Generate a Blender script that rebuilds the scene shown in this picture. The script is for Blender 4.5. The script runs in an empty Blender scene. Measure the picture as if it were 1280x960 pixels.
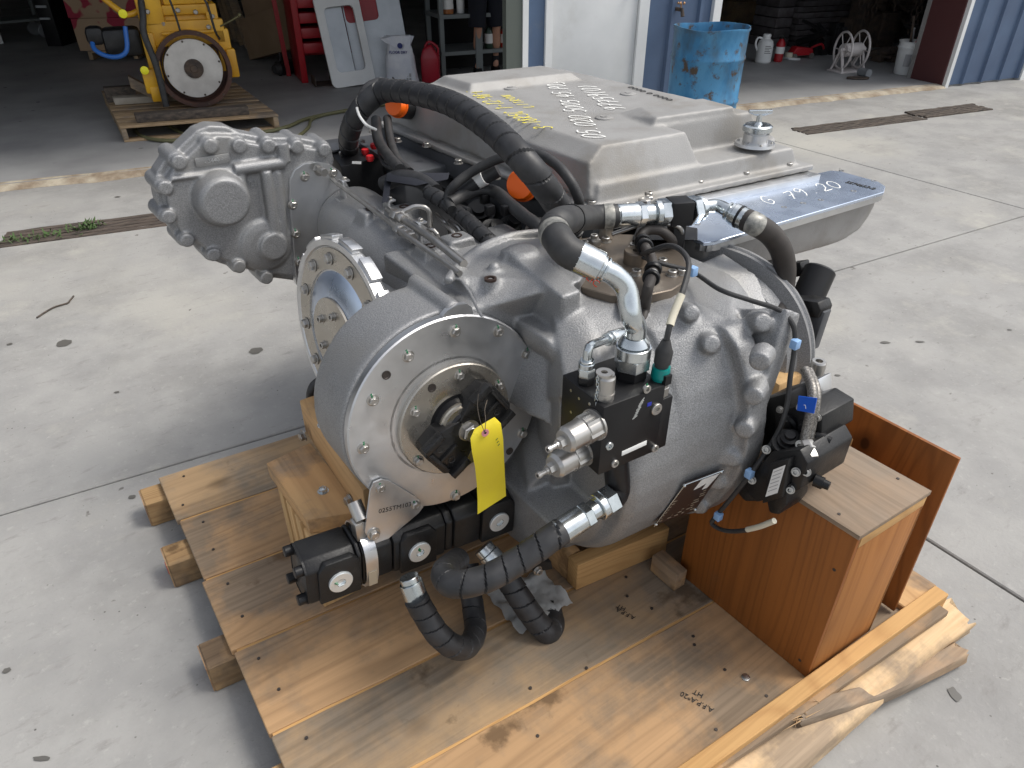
import bpy, bmesh, math, random
from mathutils import Vector, Matrix, Euler, noise
random.seed(7)
sc = bpy.context.scene
C = sc.collection
R = math.radians
V = Vector

# ---------------------------------------------------------------- camera
CAM_H, PITCH, AZ, FPX = 1.62, R(33.4), R(34.8), 888.0     # world X = pallet long side, world Y = pallet short side
cam_d = bpy.data.cameras.new('camera')
cam = bpy.data.objects.new('camera', cam_d); C.objects.link(cam)
cam.location = (0, 0, CAM_H)
cam.rotation_euler = Euler((math.pi/2 - PITCH, 0, -R(0) - (math.pi/2 - AZ) + math.pi/2 - R(0)), 'XYZ')
cam.rotation_euler[2] = -AZ
cam_d.sensor_width = 36.0; cam_d.lens = 36.0*FPX/1280.0
cam_d.clip_start = 0.05; cam_d.clip_end = 500
sc.camera = cam
sc.render.resolution_x, sc.render.resolution_y = 1024, 768

# ---------------------------------------------------------------- daylight (bright overcast)
SUN_EL, SUN_AZ = R(58), R(-28)       # azimuth measured from world +X towards +Y
w = bpy.data.worlds.new('World'); sc.world = w; w.use_nodes = True
nt = w.node_tree; bg = nt.nodes['Background']
sky = nt.nodes.new('ShaderNodeTexSky'); sky.sky_type = 'NISHITA'; sky.sun_disc = False
sky.sun_elevation = SUN_EL; sky.sun_rotation = math.pi/2 - SUN_AZ
sky.air_density = 1.0; sky.dust_density = 3.0; sky.ozone_density = 1.0
hs = nt.nodes.new('ShaderNodeHueSaturation'); hs.inputs['Saturation'].default_value = .35      # thin cloud: a paler sky
nt.links.new(sky.outputs[0], hs.inputs['Color']); nt.links.new(hs.outputs[0], bg.inputs[0]); bg.inputs[1].default_value = 0.15
sd = bpy.data.lights.new('sun', 'SUN'); sd.energy = 1.6; sd.angle = R(20); sd.color = (1, .955, .88)
sun = bpy.data.objects.new('sun', sd); C.objects.link(sun)
sdir = V((math.cos(SUN_EL)*math.cos(SUN_AZ), math.cos(SUN_EL)*math.sin(SUN_AZ), math.sin(SUN_EL)))
sun.rotation_euler = sdir.to_track_quat('Z', 'Y').to_euler(); sun.location = (3, 0, 6)
sc.view_settings.view_transform = 'Standard'; sc.view_settings.look = 'None'
sc.view_settings.exposure = 0.46; sc.view_settings.gamma = 1

# ---------------------------------------------------------------- measuring helpers
_a = math.pi/2 - AZ
XD = (math.sin(_a), math.cos(_a)); YD = (-math.sin(AZ), math.cos(AZ))
def ray(px, py):
    dx, dy = px-640, py-480
    f = -dy*math.sin(PITCH) + FPX*math.cos(PITCH); z = -dy*math.cos(PITCH) - FPX*math.sin(PITCH)
    return V((dx*XD[0]+f*XD[1], dx*YD[0]+f*YD[1], z))
def P(px, py, x=None, y=None, z=None):
    """survey: the point of the place seen at a photo pixel on a known plane"""
    d = ray(px, py)
    t = (z-CAM_H)/d.z if z is not None else (x/d.x if x is not None else y/d.y)
    return V((0, 0, CAM_H)) + d*t
# facade frame: u along the building front, v into the building
A0 = V((-0.148, 6.14, 0)); FA = R(-11.9)
U = V((math.cos(FA), math.sin(FA), 0)); N = V((-math.sin(FA), math.cos(FA), 0))
def FV(u, v, z=0): return A0 + U*u + N*v + V((0, 0, z))
FM = Matrix.Translation(A0) @ Matrix.Rotation(FA, 4, 'Z')

# ---------------------------------------------------------------- objects
WM = {}
def put(o, parent=None, M=None):
    M = M or Matrix.Identity(4)
    if parent is not None:
        o.parent = parent; o.matrix_basis = WM[parent.name].inverted() @ M
    else:
        o.matrix_basis = M
    WM[o.name] = M
    return o
def tag(o, label=None, cat=None, group=None, kind=None):
    if label: o['label'] = label
    if cat: o['category'] = cat
    if group: o['group'] = group
    if kind: o['kind'] = kind
    return o
def thing(name, loc, label, cat, group=None, rz=0):
    o = bpy.data.objects.new(name, None); C.objects.link(o); o.empty_display_size = .1
    put(o, None, Matrix.Translation(V(loc)) @ Matrix.Rotation(rz, 4, 'Z'))
    return tag(o, label, cat, group)
def finish(bm, name, m, sharp=32):
    bmesh.ops.recalc_face_normals(bm, faces=bm.faces)
    for f in bm.faces: f.smooth = True
    s = R(sharp)
    for e in bm.edges:
        if len(e.link_faces) == 2 and e.calc_face_angle(0) > s: e.smooth = False
    me = bpy.data.meshes.new(name); bm.to_mesh(me); bm.free()
    if m is not None:
        for k in (m if isinstance(m, (list, tuple)) else [m]): me.materials.append(k)
    return me
def link(name, me, parent=None, M=None):
    o = bpy.data.objects.new(name, me); C.objects.link(o); return put(o, parent, M)
def obj(name, bm, m, parent=None, M=None, sharp=32):
    return link(name, finish(bm, name, m, sharp), parent, M)
def struct(name, bm, m, sharp=32):
    return tag(obj(name, bm, m, None, None, sharp), kind='structure')
def B(): return bmesh.new()
def clone(o, M, parent=None):
    """copy of a thing or part with copies of its parts"""
    c = o.copy(); C.objects.link(c); old = WM[o.name]
    put(c, parent, M)
    for ch in list(o.children): clone(ch, M @ old.inverted() @ WM[ch.name], c)
    return c

# ---------------------------------------------------------------- shapes (added to a bmesh, world coordinates)
def axisM(a, b):
    a, b = V(a), V(b); d = (b-a)
    return Matrix.Translation(a) @ d.to_track_quat('Z', 'Y').to_matrix().to_4x4(), d.length
def box(bm, x0, x1, y0, y1, z0, z1, M=None, bev=0, seg=2):
    r = bmesh.ops.create_cube(bm, size=1)
    T = Matrix.Translation(((x0+x1)/2, (y0+y1)/2, (z0+z1)/2)) @ Matrix.Diagonal((abs(x1-x0), abs(y1-y0), abs(z1-z0), 1))
    bmesh.ops.transform(bm, matrix=(M or Matrix.Identity(4)) @ T, verts=r['verts'])
    if bev:
        es = list({e for v in r['verts'] for e in v.link_edges})
        bmesh.ops.bevel(bm, geom=es, offset=bev, segments=seg, affect='EDGES', profile=.5)
    return bm
def hull(bm, pts, bev=0):
    vs = [bm.verts.new(p) for p in pts]
    r = bmesh.ops.convex_hull(bm, input=vs)
    bad = [g for g in r['geom_interior'] if isinstance(g, bmesh.types.BMVert)]
    if bad: bmesh.ops.delete(bm, geom=list(set(bad)), context='VERTS')
    if bev:
        vv = [v for v in vs if v.is_valid]
        bmesh.ops.dissolve_limit(bm, angle_limit=.03, verts=vv, edges=list({e for v in vv for e in v.link_edges}))
        vv = [v for v in vs if v.is_valid]
        bmesh.ops.bevel(bm, geom=list({e for v in vv for e in v.link_edges}), offset=bev, segments=2, affect='EDGES', profile=.5)
    return bm
def prism(bm, loop, d):
    """closed polygon (list of points) extruded by the vector d"""
    d = V(d); a = [bm.verts.new(p) for p in loop]; b = [bm.verts.new(V(p)+d) for p in loop]
    n = len(loop); bm.faces.new(a); bm.faces.new(b[::-1])
    for i in range(n): bm.faces.new((a[i], b[i], b[(i+1) % n], a[(i+1) % n]))
    return bm
def cyl(bm, a, b, r, r2=None, n=24, cap=True, bev=0):
    return lathe(bm, a, b, [(0, r), (1, r if r2 is None else r2)], n, cap)
def lathe(bm, a, b, prof, n=32, cap=True, rel=True, smooth=True):
    """profile of (t, radius); t is a fraction of a->b (rel) or metres from a"""
    M, L = axisM(a, b); rings = []
    for t, r in prof:
        z = t*L if rel else t
        if r < 1e-6: rings.append([bm.verts.new(M @ V((0, 0, z)))])
        else: rings.append([bm.verts.new(M @ V((r*math.cos(2*math.pi*k/n), r*math.sin(2*math.pi*k/n), z))) for k in range(n)])
    for p, q in zip(rings, rings[1:]):
        for k in range(n):
            k2 = (k+1) % n
            if len(p) == 1 and len(q) == 1: continue
            if len(p) == 1: bm.faces.new((p[0], q[k2], q[k]))
            elif len(q) == 1: bm.faces.new((p[k], p[k2], q[0]))
            else: bm.faces.new((p[k], p[k2], q[k2], q[k]))
    if cap:
        if len(rings[0]) > 1: bm.faces.new(rings[0][::-1])
        if len(rings[-1]) > 1: bm.faces.new(rings[-1])
    return bm
def ball(bm, c, r, s=(1, 1, 1), sub=2, M=None):
    g = bmesh.ops.create_icosphere(bm, subdivisions=sub, radius=r)
    bmesh.ops.transform(bm, matrix=Matrix.Translation(V(c)) @ (M or Matrix.Identity(4)) @ Matrix.Diagonal((s[0], s[1], s[2], 1)), verts=g['verts'])
    return bm
def spline(pts, step=.01):
    pts = [V(p) for p in pts]; Q = [pts[0]*2-pts[1]] + pts + [pts[-1]*2-pts[-2]]; out = []
    for i in range(1, len(Q)-2):
        a, b, c, d = Q[i-1:i+3]; n = max(2, int((c-b).length/step))
        for k in range(n):
            t = k/n; t2, t3 = t*t, t*t*t
            out.append(.5*((2*b) + (c-a)*t + (2*a-5*b+4*c-d)*t2 + (3*b-a-3*c+d)*t3))
    out.append(pts[-1]); return out
def sweep(bm, pts, rad, n=16, step=.01, rf=None, smooth=True, cap=True):
    """tube along a smooth path; rf(s, a) scales the radius at arc length s and angle a"""
    C_ = spline(pts, step) if smooth else [V(p) for p in pts]
    T = [(C_[min(i+1, len(C_)-1)]-C_[max(i-1, 0)]).normalized() for i in range(len(C_))]
    up = V((0, 0, 1)) if abs(T[0].z) < .9 else V((1, 0, 0)); nx = T[0].cross(up).normalized(); rings = []; s = 0
    for i, c in enumerate(C_):
        if i: s += (c-C_[i-1]).length
        nx = (nx - T[i]*nx.dot(T[i])).normalized(); ny = T[i].cross(nx)
        ring = []
        for k in range(n):
            a = 2*math.pi*k/n; r = rad*(rf(s, a) if rf else 1)
            ring.append(bm.verts.new(c + nx*(r*math.cos(a)) + ny*(r*math.sin(a))))
        rings.append(ring)
    for p, q in zip(rings, rings[1:]):
        for k in range(n): bm.faces.new((p[k], p[(k+1) % n], q[(k+1) % n], q[k]))
    if cap: bm.faces.new(rings[0][::-1]); bm.faces.new(rings[-1])
    return bm
def wrap(pitch, depth=.07, groove=.12):
    """outline of overlapping spiral wrap"""
    def rf(s, a):
        t = (s/pitch + a/(2*math.pi)) % 1
        return 1 - depth*2.0 if t < .06 else 1 + depth*.5*(t-.5)
    return rf
def cast(name, bm, m, parent=None, voxel=.0045, iters=8, fac=.6, dec=None):
    """fuse overlapping solids into one casting with soft fillets"""
    bmesh.ops.recalc_face_normals(bm, faces=bm.faces)
    me = bpy.data.meshes.new(name); bm.to_mesh(me); bm.free()
    o = bpy.data.objects.new(name, me); C.objects.link(o)
    r = o.modifiers.new('r', 'REMESH'); r.mode = 'VOXEL'; r.voxel_size = voxel; r.use_smooth_shade = True
    s = o.modifiers.new('s', 'SMOOTH'); s.factor = fac; s.iterations = iters
    if dec: d = o.modifiers.new('d', 'DECIMATE'); d.ratio = dec
    dg = bpy.context.evaluated_depsgraph_get()
    nm = bpy.data.meshes.new_from_object(o.evaluated_get(dg)); nm.name = name
    o.modifiers.clear(); o.data = nm; bpy.data.meshes.remove(me)
    for p in nm.polygons: p.use_smooth = True
    nm.materials.clear(); nm.materials.append(m)
    return put(o, parent)
def text(name, s, size, m, parent, M, ext=.0004, shear=0, sx=1, bev=0, fit=0):
    cu = bpy.data.curves.new(name, 'FONT'); cu.body = s; cu.size = size; cu.extrude = ext; cu.shear = shear
    cu.align_x = 'LEFT'; cu.materials.append(m); cu.resolution_u = 3; cu.offset = bev
    o = bpy.data.objects.new(name, cu); C.objects.link(o)
    dg = bpy.context.evaluated_depsgraph_get(); me = bpy.data.meshes.new_from_object(o.evaluated_get(dg))
    bpy.data.objects.remove(o); bpy.data.curves.remove(cu)
    if fit:
        xs = [v.co.x for v in me.vertices]; sx = fit/max(xs)
    o = bpy.data.objects.new(name, me); C.objects.link(o)
    return put(o, parent, M @ Matrix.Diagonal((sx, 1, 1, 1)))
def frame(o, xd, zd):
    """matrix with origin o, local x along xd, local z along zd"""
    z = V(zd).normalized(); x = V(xd); x = (x - z*x.dot(z)).normalized(); y = z.cross(x)
    M = Matrix((x, y, z)).transposed().to_4x4(); M.translation = V(o); return M

# ---------------------------------------------------------------- materials
def mat(name, col, rough=.5, metal=0, col2=None, nscale=6, detail=6, lo=.35, hi=.65, bump=0, bscale=200, bdist=.001,
        spots=None, sscale=30, sthr=.12, stretch=(1, 1, 1), rvar=0, spec=.5, wave=None, coat=0, col3=None, n3=2, rand=0, emit=None, trans=0, sheen=0):
    m = bpy.data.materials.new(name); m.use_nodes = True; t = m.node_tree; n = t.nodes; L = t.links
    b = n['Principled BSDF']; b.inputs['Roughness'].default_value = rough; b.inputs['Metallic'].default_value = metal
    b.inputs['Specular IOR Level'].default_value = spec; b.inputs['Coat Weight'].default_value = coat
    b.inputs['Base Color'].default_value = (*col, 1)
    if trans: b.inputs['Transmission Weight'].default_value = trans
    tc = n.new('ShaderNodeTexCoord'); mp = n.new('ShaderNodeMapping'); mp.inputs['Scale'].default_value = stretch
    L.new(tc.outputs['Object'], mp.inputs[0]); src = mp.outputs[0]
    if rand:
        oi = n.new('ShaderNodeObjectInfo'); ad = n.new('ShaderNodeVectorMath'); ad.operation = 'ADD'
        sc_ = n.new('ShaderNodeMath'); sc_.operation = 'MULTIPLY'; sc_.inputs[1].default_value = 37.0
        L.new(oi.outputs['Random'], sc_.inputs[0]); L.new(src, ad.inputs[0]); L.new(sc_.outputs[0], ad.inputs[1]); src = ad.outputs[0]
    cur = None
    def mix(a, bcol, fac):
        x = n.new('ShaderNodeMix'); x.data_type = 'RGBA'
        if hasattr(a, 'links'): L.new(a, x.inputs[6])
        else: x.inputs[6].default_value = (*a, 1)
        if hasattr(bcol, 'links'): L.new(bcol, x.inputs[7])
        else: x.inputs[7].default_value = (*bcol, 1)
        L.new(fac, x.inputs[0]); return x.outputs[2]
    def ramp(s, a, c):
        r = n.new('ShaderNodeMapRange'); r.inputs[1].default_value = a; r.inputs[2].default_value = c
        L.new(s, r.inputs[0]); return r.outputs[0]
    def nz(scale, det=6, ro=.55):
        x = n.new('ShaderNodeTexNoise'); x.inputs['Scale'].default_value = scale; x.inputs['Detail'].default_value = det
        x.inputs['Roughness'].default_value = ro; L.new(src, x.inputs['Vector']); return x.outputs[0]
    cur = col
    if col2: cur = mix(cur, col2, ramp(nz(nscale, detail), lo, hi))
    if wave:      # wood figure: scale, distortion, colour, strength low/high, axis
        wv = n.new('ShaderNodeTexWave'); wv.wave_type = 'BANDS'; wv.bands_direction = wave[3]
        wv.inputs['Scale'].default_value = wave[0]; wv.inputs['Distortion'].default_value = wave[1]
        wv.inputs['Detail'].default_value = 3; wv.inputs['Detail Scale'].default_value = 1.2; wv.inputs['Detail Roughness'].default_value = .6
        L.new(src, wv.inputs[0]); cur = mix(cur, wave[2], ramp(wv.outputs['Fac'], wave[4], wave[5]))
    if col3: cur = mix(cur, col3, ramp(nz(n3, 5, .6), .52, .68))
    if spots:
        vo = n.new('ShaderNodeTexVoronoi'); vo.inputs['Scale'].default_value = sscale; L.new(src, vo.inputs['Vector'])
        r = n.new('ShaderNodeMapRange'); r.inputs[1].default_value = sthr; r.inputs[2].default_value = sthr*.6; L.new(vo.outputs['Distance'], r.inputs[0])
        mm = n.new('ShaderNodeMath'); mm.operation = 'MULTIPLY'; L.new(r.outputs[0], mm.inputs[0]); L.new(ramp(nz(sscale*.31, 2), .5, .62), mm.inputs[1])
        cur = mix(cur, spots, mm.outputs[0])
    if rand:
        hs = n.new('ShaderNodeHueSaturation'); mr = n.new('ShaderNodeMapRange'); mr.inputs[3].default_value = 1-rand; mr.inputs[4].default_value = 1+rand
        L.new(oi.outputs['Random'], mr.inputs[0]); L.new(mr.outputs[0], hs.inputs['Value'])
        if hasattr(cur, 'links'): L.new(cur, hs.inputs['Color'])
        else: hs.inputs['Color'].default_value = (*cur, 1)
        cur = hs.outputs[0]
    if hasattr(cur, 'links'): L.new(cur, b.inputs['Base Color'])
    if rvar:
        r = n.new('ShaderNodeMapRange'); r.inputs[1].default_value = .3; r.inputs[2].default_value = .7
        r.inputs[3].default_value = max(.02, rough-rvar); r.inputs[4].default_value = min(1, rough+rvar)
        L.new(nz(nscale*1.7, 4), r.inputs[0]); L.new(r.outputs[0], b.inputs['Roughness'])
    if bump:
        bp = n.new('ShaderNodeBump'); bp.inputs['Strength'].default_value = bump; bp.inputs['Distance'].default_value = bdist
        L.new(nz(bscale, 5, .6), bp.inputs['Height']); L.new(bp.outputs[0], b.inputs['Normal'])
    if emit: b.inputs['Emission Color'].default_value = (*emit[0], 1); b.inputs['Emission Strength'].default_value = emit[1]
    return m
M_ = {}
M_['cast'] = mat('cast_aluminium', (.36, .362, .365), .48, .55, (.23, .232, .235), 420, 3, .35, .65, bump=.9, bscale=300, bdist=.0016, col3=(.30, .295, .285), n3=5)
M_['castdull'] = mat('cast_aluminium_dusty', (.345, .34, .33), .62, .35, (.29, .284, .274), 7, 8, bump=.7, bscale=260, bdist=.0012, col3=(.27, .255, .23), n3=3.5)
M_['mach'] = mat('machined_aluminium', (.66, .665, .67), .34, .9, (.58, .585, .59), 14, rvar=.07, bump=.12, bscale=160, bdist=.0004)
M_['machplate'] = mat('milled_plate_sky_tint', (.62, .70, .82), .27, .85, (.52, .60, .74), 5, 3, .3, .7, rvar=.06)  # bare metal, with the blue of the reflected sky put into its colour
M_['bronze'] = mat('warm_machined_steel', (.50, .47, .42), .27, .9, (.42, .39, .34), 10, rvar=.07, bump=.1, bscale=120, bdist=.0004)
def aniso(key, base, axis):
    m = M_[base].copy(); m.name = 'turned_' + m.name + '_' + axis.lower(); t = m.node_tree; b = t.nodes['Principled BSDF']
    tg = t.nodes.new('ShaderNodeTangent'); tg.direction_type = 'RADIAL'; tg.axis = axis
    t.links.new(tg.outputs[0], b.inputs['Tangent']); b.inputs['Anisotropic'].default_value = .75; M_[key] = m
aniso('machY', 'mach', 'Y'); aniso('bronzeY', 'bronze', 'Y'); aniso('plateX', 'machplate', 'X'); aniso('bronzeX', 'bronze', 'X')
M_['brown'] = mat('brown_anodised', (.20, .165, .13), .42, .6, (.15, .125, .1), 12, rvar=.08)
M_['steel'] = mat('bolt_steel', (.50, .485, .46), .34, .9, (.42, .405, .38), 22, rvar=.05)
M_['zinc'] = mat('zinc_plated', (.66, .69, .70), .22, .95, (.52, .56, .57), 30, rvar=.08)
M_['black'] = mat('black_anodised', (.007, .007, .008), .42, 0, (.011, .011, .012), 10, bump=.05, bscale=200, spec=.35)
M_['blackcast'] = mat('black_painted_casting', (.009, .009, .010), .42, 0, (.018, .018, .018), 14, bump=.6, bscale=180, bdist=.001, rvar=.1, spec=.35)
M_['rubber'] = mat('black_rubber', (.022, .022, .023), .55, 0, (.04, .04, .04), 30, bump=.35, bscale=400, bdist=.0005)
M_['wrapm'] = mat('spiral_wrap_plastic', (.016, .0165, .018), .50, 0, (.034, .034, .036), 25, bump=.15, bscale=250, bdist=.0005, rvar=.07)
M_['hosebr'] = mat('brownish_hose', (.030, .026, .024), .6, 0, (.045, .038, .033), 20, bump=.3, bscale=300, bdist=.0005)
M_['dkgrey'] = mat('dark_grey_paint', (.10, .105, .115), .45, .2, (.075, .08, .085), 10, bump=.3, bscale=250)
M_['stain'] = mat('stainless_braid', (.30, .285, .265), .45, .8, (.14, .13, .12), 300, 2, .4, .6, bump=.5, bscale=900, bdist=.0006)
M_['green'] = mat('green_paint_mark', (.0, .12, .04), .4)
M_['orange'] = mat('orange_plastic', (.95, .14, .0), .45, 0, sheen=0)
M_['redcap'] = mat('red_plastic', (.62, .015, .02), .35)
M_['teal'] = mat('teal_plastic', (.0, .22, .20), .35)
M_['white'] = mat('white_paint', (.78, .79, .78), .5, 0, (.70, .71, .70), 3)
M_['label'] = mat('white_label', (.78, .78, .76), .5)
M_['yellow'] = mat('yellow_card', (.92, .76, .03), .6, 0, (.88, .71, .04), 12)
M_['pink'] = mat('pink_ring', (.75, .30, .34), .6)
M_['bluetape'] = mat('blue_tape', (.0, .09, .55), .4)
M_['bluecl'] = mat('pale_blue_clip', (.25, .42, .68), .4)
M_['cream'] = mat('cream_sleeve', (.62, .58, .46), .6)
M_['chalkw'] = mat('white_paint_pen', (.9, .9, .86), .6)
M_['chalky'] = mat('yellow_paint_pen', (.78, .66, .02), .6)
M_['ink'] = mat('black_ink', (.02, .02, .02), .6)
M_['brownpl'] = mat('dark_brown_plate', (.055, .035, .028), .35, .3)
M_['tan'] = mat('tan_print', (.42, .36, .27), .5, .3)
# ---------------------------------------------------------------- timber and handwriting
def timber(name, base, dark, axis, grey=None, ga=(.46, .60), rand=.08, rough=.75, fig=1.0, knots=True, stain=(.66, .71), sc_=1.0, stainc=None):
    """sawn wood: fine grain along one axis, soft figure, knots, grey weathered patches, dark stains"""
    m = bpy.data.materials.new(name); m.use_nodes = True; t = m.node_tree; n = t.nodes; L = t.links; b = n['Principled BSDF']
    b.inputs['Roughness'].default_value = rough; b.inputs['Specular IOR Level'].default_value = .3
    tc = n.new('ShaderNodeTexCoord'); oi = n.new('ShaderNodeObjectInfo')
    mu = n.new('ShaderNodeMath'); mu.operation = 'MULTIPLY'; mu.inputs[1].default_value = 23.0; L.new(oi.outputs['Random'], mu.inputs[0])
    ad = n.new('ShaderNodeVectorMath'); L.new(tc.outputs['Object'], ad.inputs[0]); L.new(mu.outputs[0], ad.inputs[1]); P0 = ad.outputs[0]
    def mp(s):
        x = n.new('ShaderNodeMapping'); x.inputs['Scale'].default_value = s; L.new(P0, x.inputs[0]); return x.outputs[0]
    def nz(v, scale, det, ro=.55, dist=0):
        x = n.new('ShaderNodeTexNoise'); x.inputs['Scale'].default_value = scale; x.inputs['Detail'].default_value = det; x.inputs['Roughness'].default_value = ro
        x.inputs['Distortion'].default_value = dist; L.new(v, x.inputs['Vector']); return x.outputs[0]
    def rmp(s, a, c, lo=0, hi=1):
        r = n.new('ShaderNodeMapRange'); r.inputs[1].default_value = a; r.inputs[2].default_value = c; r.inputs[3].default_value = lo; r.inputs[4].default_value = hi; L.new(s, r.inputs[0]); return r.outputs[0]
    def mix(f, a, c, mode='MIX'):
        x = n.new('ShaderNodeMix'); x.data_type = 'RGBA'; x.blend_type = mode
        L.new(f, x.inputs[0]) if hasattr(f, 'links') else setattr(x.inputs[0], 'default_value', f)
        for k, v in ((6, a), (7, c)):
            if hasattr(v, 'links'): L.new(v, x.inputs[k])
            else: x.inputs[k].default_value = (*v, 1)
        return x.outputs[2]
    s1 = [9*sc_]*3; s1[axis] = 1.1*sc_
    s2 = [70*sc_]*3; s2[axis] = 1.6*sc_
    fine = nz(mp(s2), 1, 4, .6); fg = nz(mp(s1), 1, 3, .5, .6)
    # cathedral figure: contour lines of a smooth stretched field
    w = n.new('ShaderNodeMath'); w.operation = 'MULTIPLY'; w.inputs[1].default_value = 17*fig; L.new(nz(mp([v*.55 for v in s1]), 1, 1.5, .4, .3), w.inputs[0])
    fr = n.new('ShaderNodeMath'); fr.operation = 'PINGPONG'; fr.inputs[1].default_value = .5; L.new(w.outputs[0], fr.inputs[0])
    c = mix(rmp(fr.outputs[0], .28, .5, 0, .55), base, dark)
    c = mix(rmp(fine, .45, .72, 0, .42), c, tuple(v*.8 for v in dark))
    c = mix(rmp(fg, .5, .75, 0, .5), c, tuple(v*1.25 for v in base))
    if grey: c = mix(rmp(nz(mp((1.2, 1.2, 1.2)), 2.3, 7, .62), ga[0], ga[1], 0, .88), c, mix(rmp(fine, .4, .7), grey, tuple(v*.62 for v in grey)))
    if stain: c = mix(rmp(nz(mp((1, 1, 1)), 4.5, 6, .6), stain[0], stain[1], 0, .75), c, stainc or tuple(v*.35 for v in dark))
    if knots:
        vo = n.new('ShaderNodeTexVoronoi'); k = [3.3]*3; k[axis] = 2.2; vo.inputs['Scale'].default_value = 1.0; L.new(mp(k), vo.inputs['Vector'])
        c = mix(rmp(vo.outputs['Distance'], .115, .05, 0, .7), c, tuple(v*.5 for v in dark)); c = mix(rmp(vo.outputs['Distance'], .045, .03, 0, .8), c, tuple(v*.18 for v in dark))
    hs = n.new('ShaderNodeHueSaturation'); L.new(rmp(oi.outputs['Random'], 0, 1, 1-rand, 1+rand), hs.inputs['Value']); L.new(c, hs.inputs['Color']); L.new(hs.outputs[0], b.inputs['Base Color'])
    bp = n.new('ShaderNodeBump'); bp.inputs['Strength'].default_value = .45; bp.inputs['Distance'].default_value = .0012; L.new(fine, bp.inputs['Height']); L.new(bp.outputs[0], b.inputs['Normal'])
    return m
def overlay(m, col, scale, lo, hi, amt=1, det=7, ro=.62, stretch=(1, 1, 1)):
    """dirt or wear with a shape of its own laid over a material's colour"""
    t = m.node_tree; b = t.nodes['Principled BSDF']; l = b.inputs['Base Color'].links; src = l[0].from_socket if l else None
    tc = t.nodes.new('ShaderNodeTexCoord'); mp = t.nodes.new('ShaderNodeMapping'); mp.inputs['Scale'].default_value = stretch; t.links.new(tc.outputs['Object'], mp.inputs[0])
    nz = t.nodes.new('ShaderNodeTexNoise'); nz.inputs['Scale'].default_value = scale; nz.inputs['Detail'].default_value = det; nz.inputs['Roughness'].default_value = ro; t.links.new(mp.outputs[0], nz.inputs['Vector'])
    r = t.nodes.new('ShaderNodeMapRange'); r.inputs[1].default_value = lo; r.inputs[2].default_value = hi; r.inputs[4].default_value = amt; t.links.new(nz.outputs[0], r.inputs[0])
    x = t.nodes.new('ShaderNodeMix'); x.data_type = 'RGBA'; t.links.new(r.outputs[0], x.inputs[0])
    if src: t.links.new(src, x.inputs[6])
    else: x.inputs[6].default_value = b.inputs['Base Color'].default_value
    x.inputs[7].default_value = (*col, 1); t.links.new(x.outputs[2], b.inputs['Base Color']); return m
# pen strokes of each character on a 1 x 1.6 cell
GL = {'0': [[(.5, 1.55), (.15, 1.3), (.05, .7), (.3, .08), (.65, .1), (.92, .7), (.85, 1.3), (.5, 1.55)]], '1': [[(.35, 1.3), (.6, 1.55), (.5, 0)]],
      '2': [[(.1, 1.2), (.45, 1.55), (.85, 1.25), (.6, .6), (.08, .05), (.95, .1)]], '3': [[(.1, 1.4), (.5, 1.6), (.85, 1.25), (.4, .85), (.9, .5), (.5, .02), (.08, .2)]],
      '4': [[(.3, 1.5), (.1, .6), (.9, .65)], [(.75, 1.3), (.6, 0)]], '5': [[(.9, 1.5), (.3, 1.5), (.2, .9), (.7, .95), (.85, .45), (.5, .02), (.08, .15)]],
      '6': [[(.8, 1.55), (.25, .95), (.12, .35), (.5, .02), (.85, .35), (.5, .75), (.15, .4)]], '7': [[(.08, 1.45), (.9, 1.5), (.35, 0)], [(.25, .8), (.8, .85)]],
      '8': [[(.85, 1.3), (.5, 1.55), (.2, 1.2), (.8, .45), (.45, .02), (.12, .4), (.85, 1.2)]], '9': [[(.85, 1.2), (.5, 1.55), (.12, 1.2), (.4, .85), (.85, 1.2), (.75, .4), (.5, 0)]],
      '.': [[(.3, .05), (.38, .12)]], '-': [[(.15, .7), (.8, .75)]], 'P': [[(.15, 0), (.25, 1.5), (.8, 1.35), (.75, .85), (.2, .75)]], 'R': [[(.15, 0), (.25, 1.5), (.8, 1.3), (.7, .85), (.2, .75), (.85, 0)]],
      'C': [[(.9, 1.3), (.5, 1.55), (.1, .8), (.45, .02), (.9, .25)]], 'A': [[(.05, 0), (.5, 1.55), (.9, 0)], [(.2, .6), (.8, .6)]], 'G': [[(.9, 1.3), (.5, 1.55), (.1, .8), (.45, .02), (.9, .3), (.85, .75), (.5, .7)]],
      'L': [[(.25, 1.5), (.15, .05), (.85, .1)]], 'I': [[(.5, 1.5), (.45, 0)]], 'T': [[(.05, 1.45), (.95, 1.5)], [(.5, 1.48), (.45, 0)]], 'O': [[(.5, 1.5), (.1, .8), (.45, .05), (.9, .8), (.5, 1.5)]],
      'N': [[(.1, 0), (.2, 1.5), (.75, .05), (.9, 1.5)]], '(': [[(.6, 1.7), (.2, .8), (.6, -.1)]], ')': [[(.3, 1.7), (.7, .8), (.3, -.1)]], ' ': []}
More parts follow.
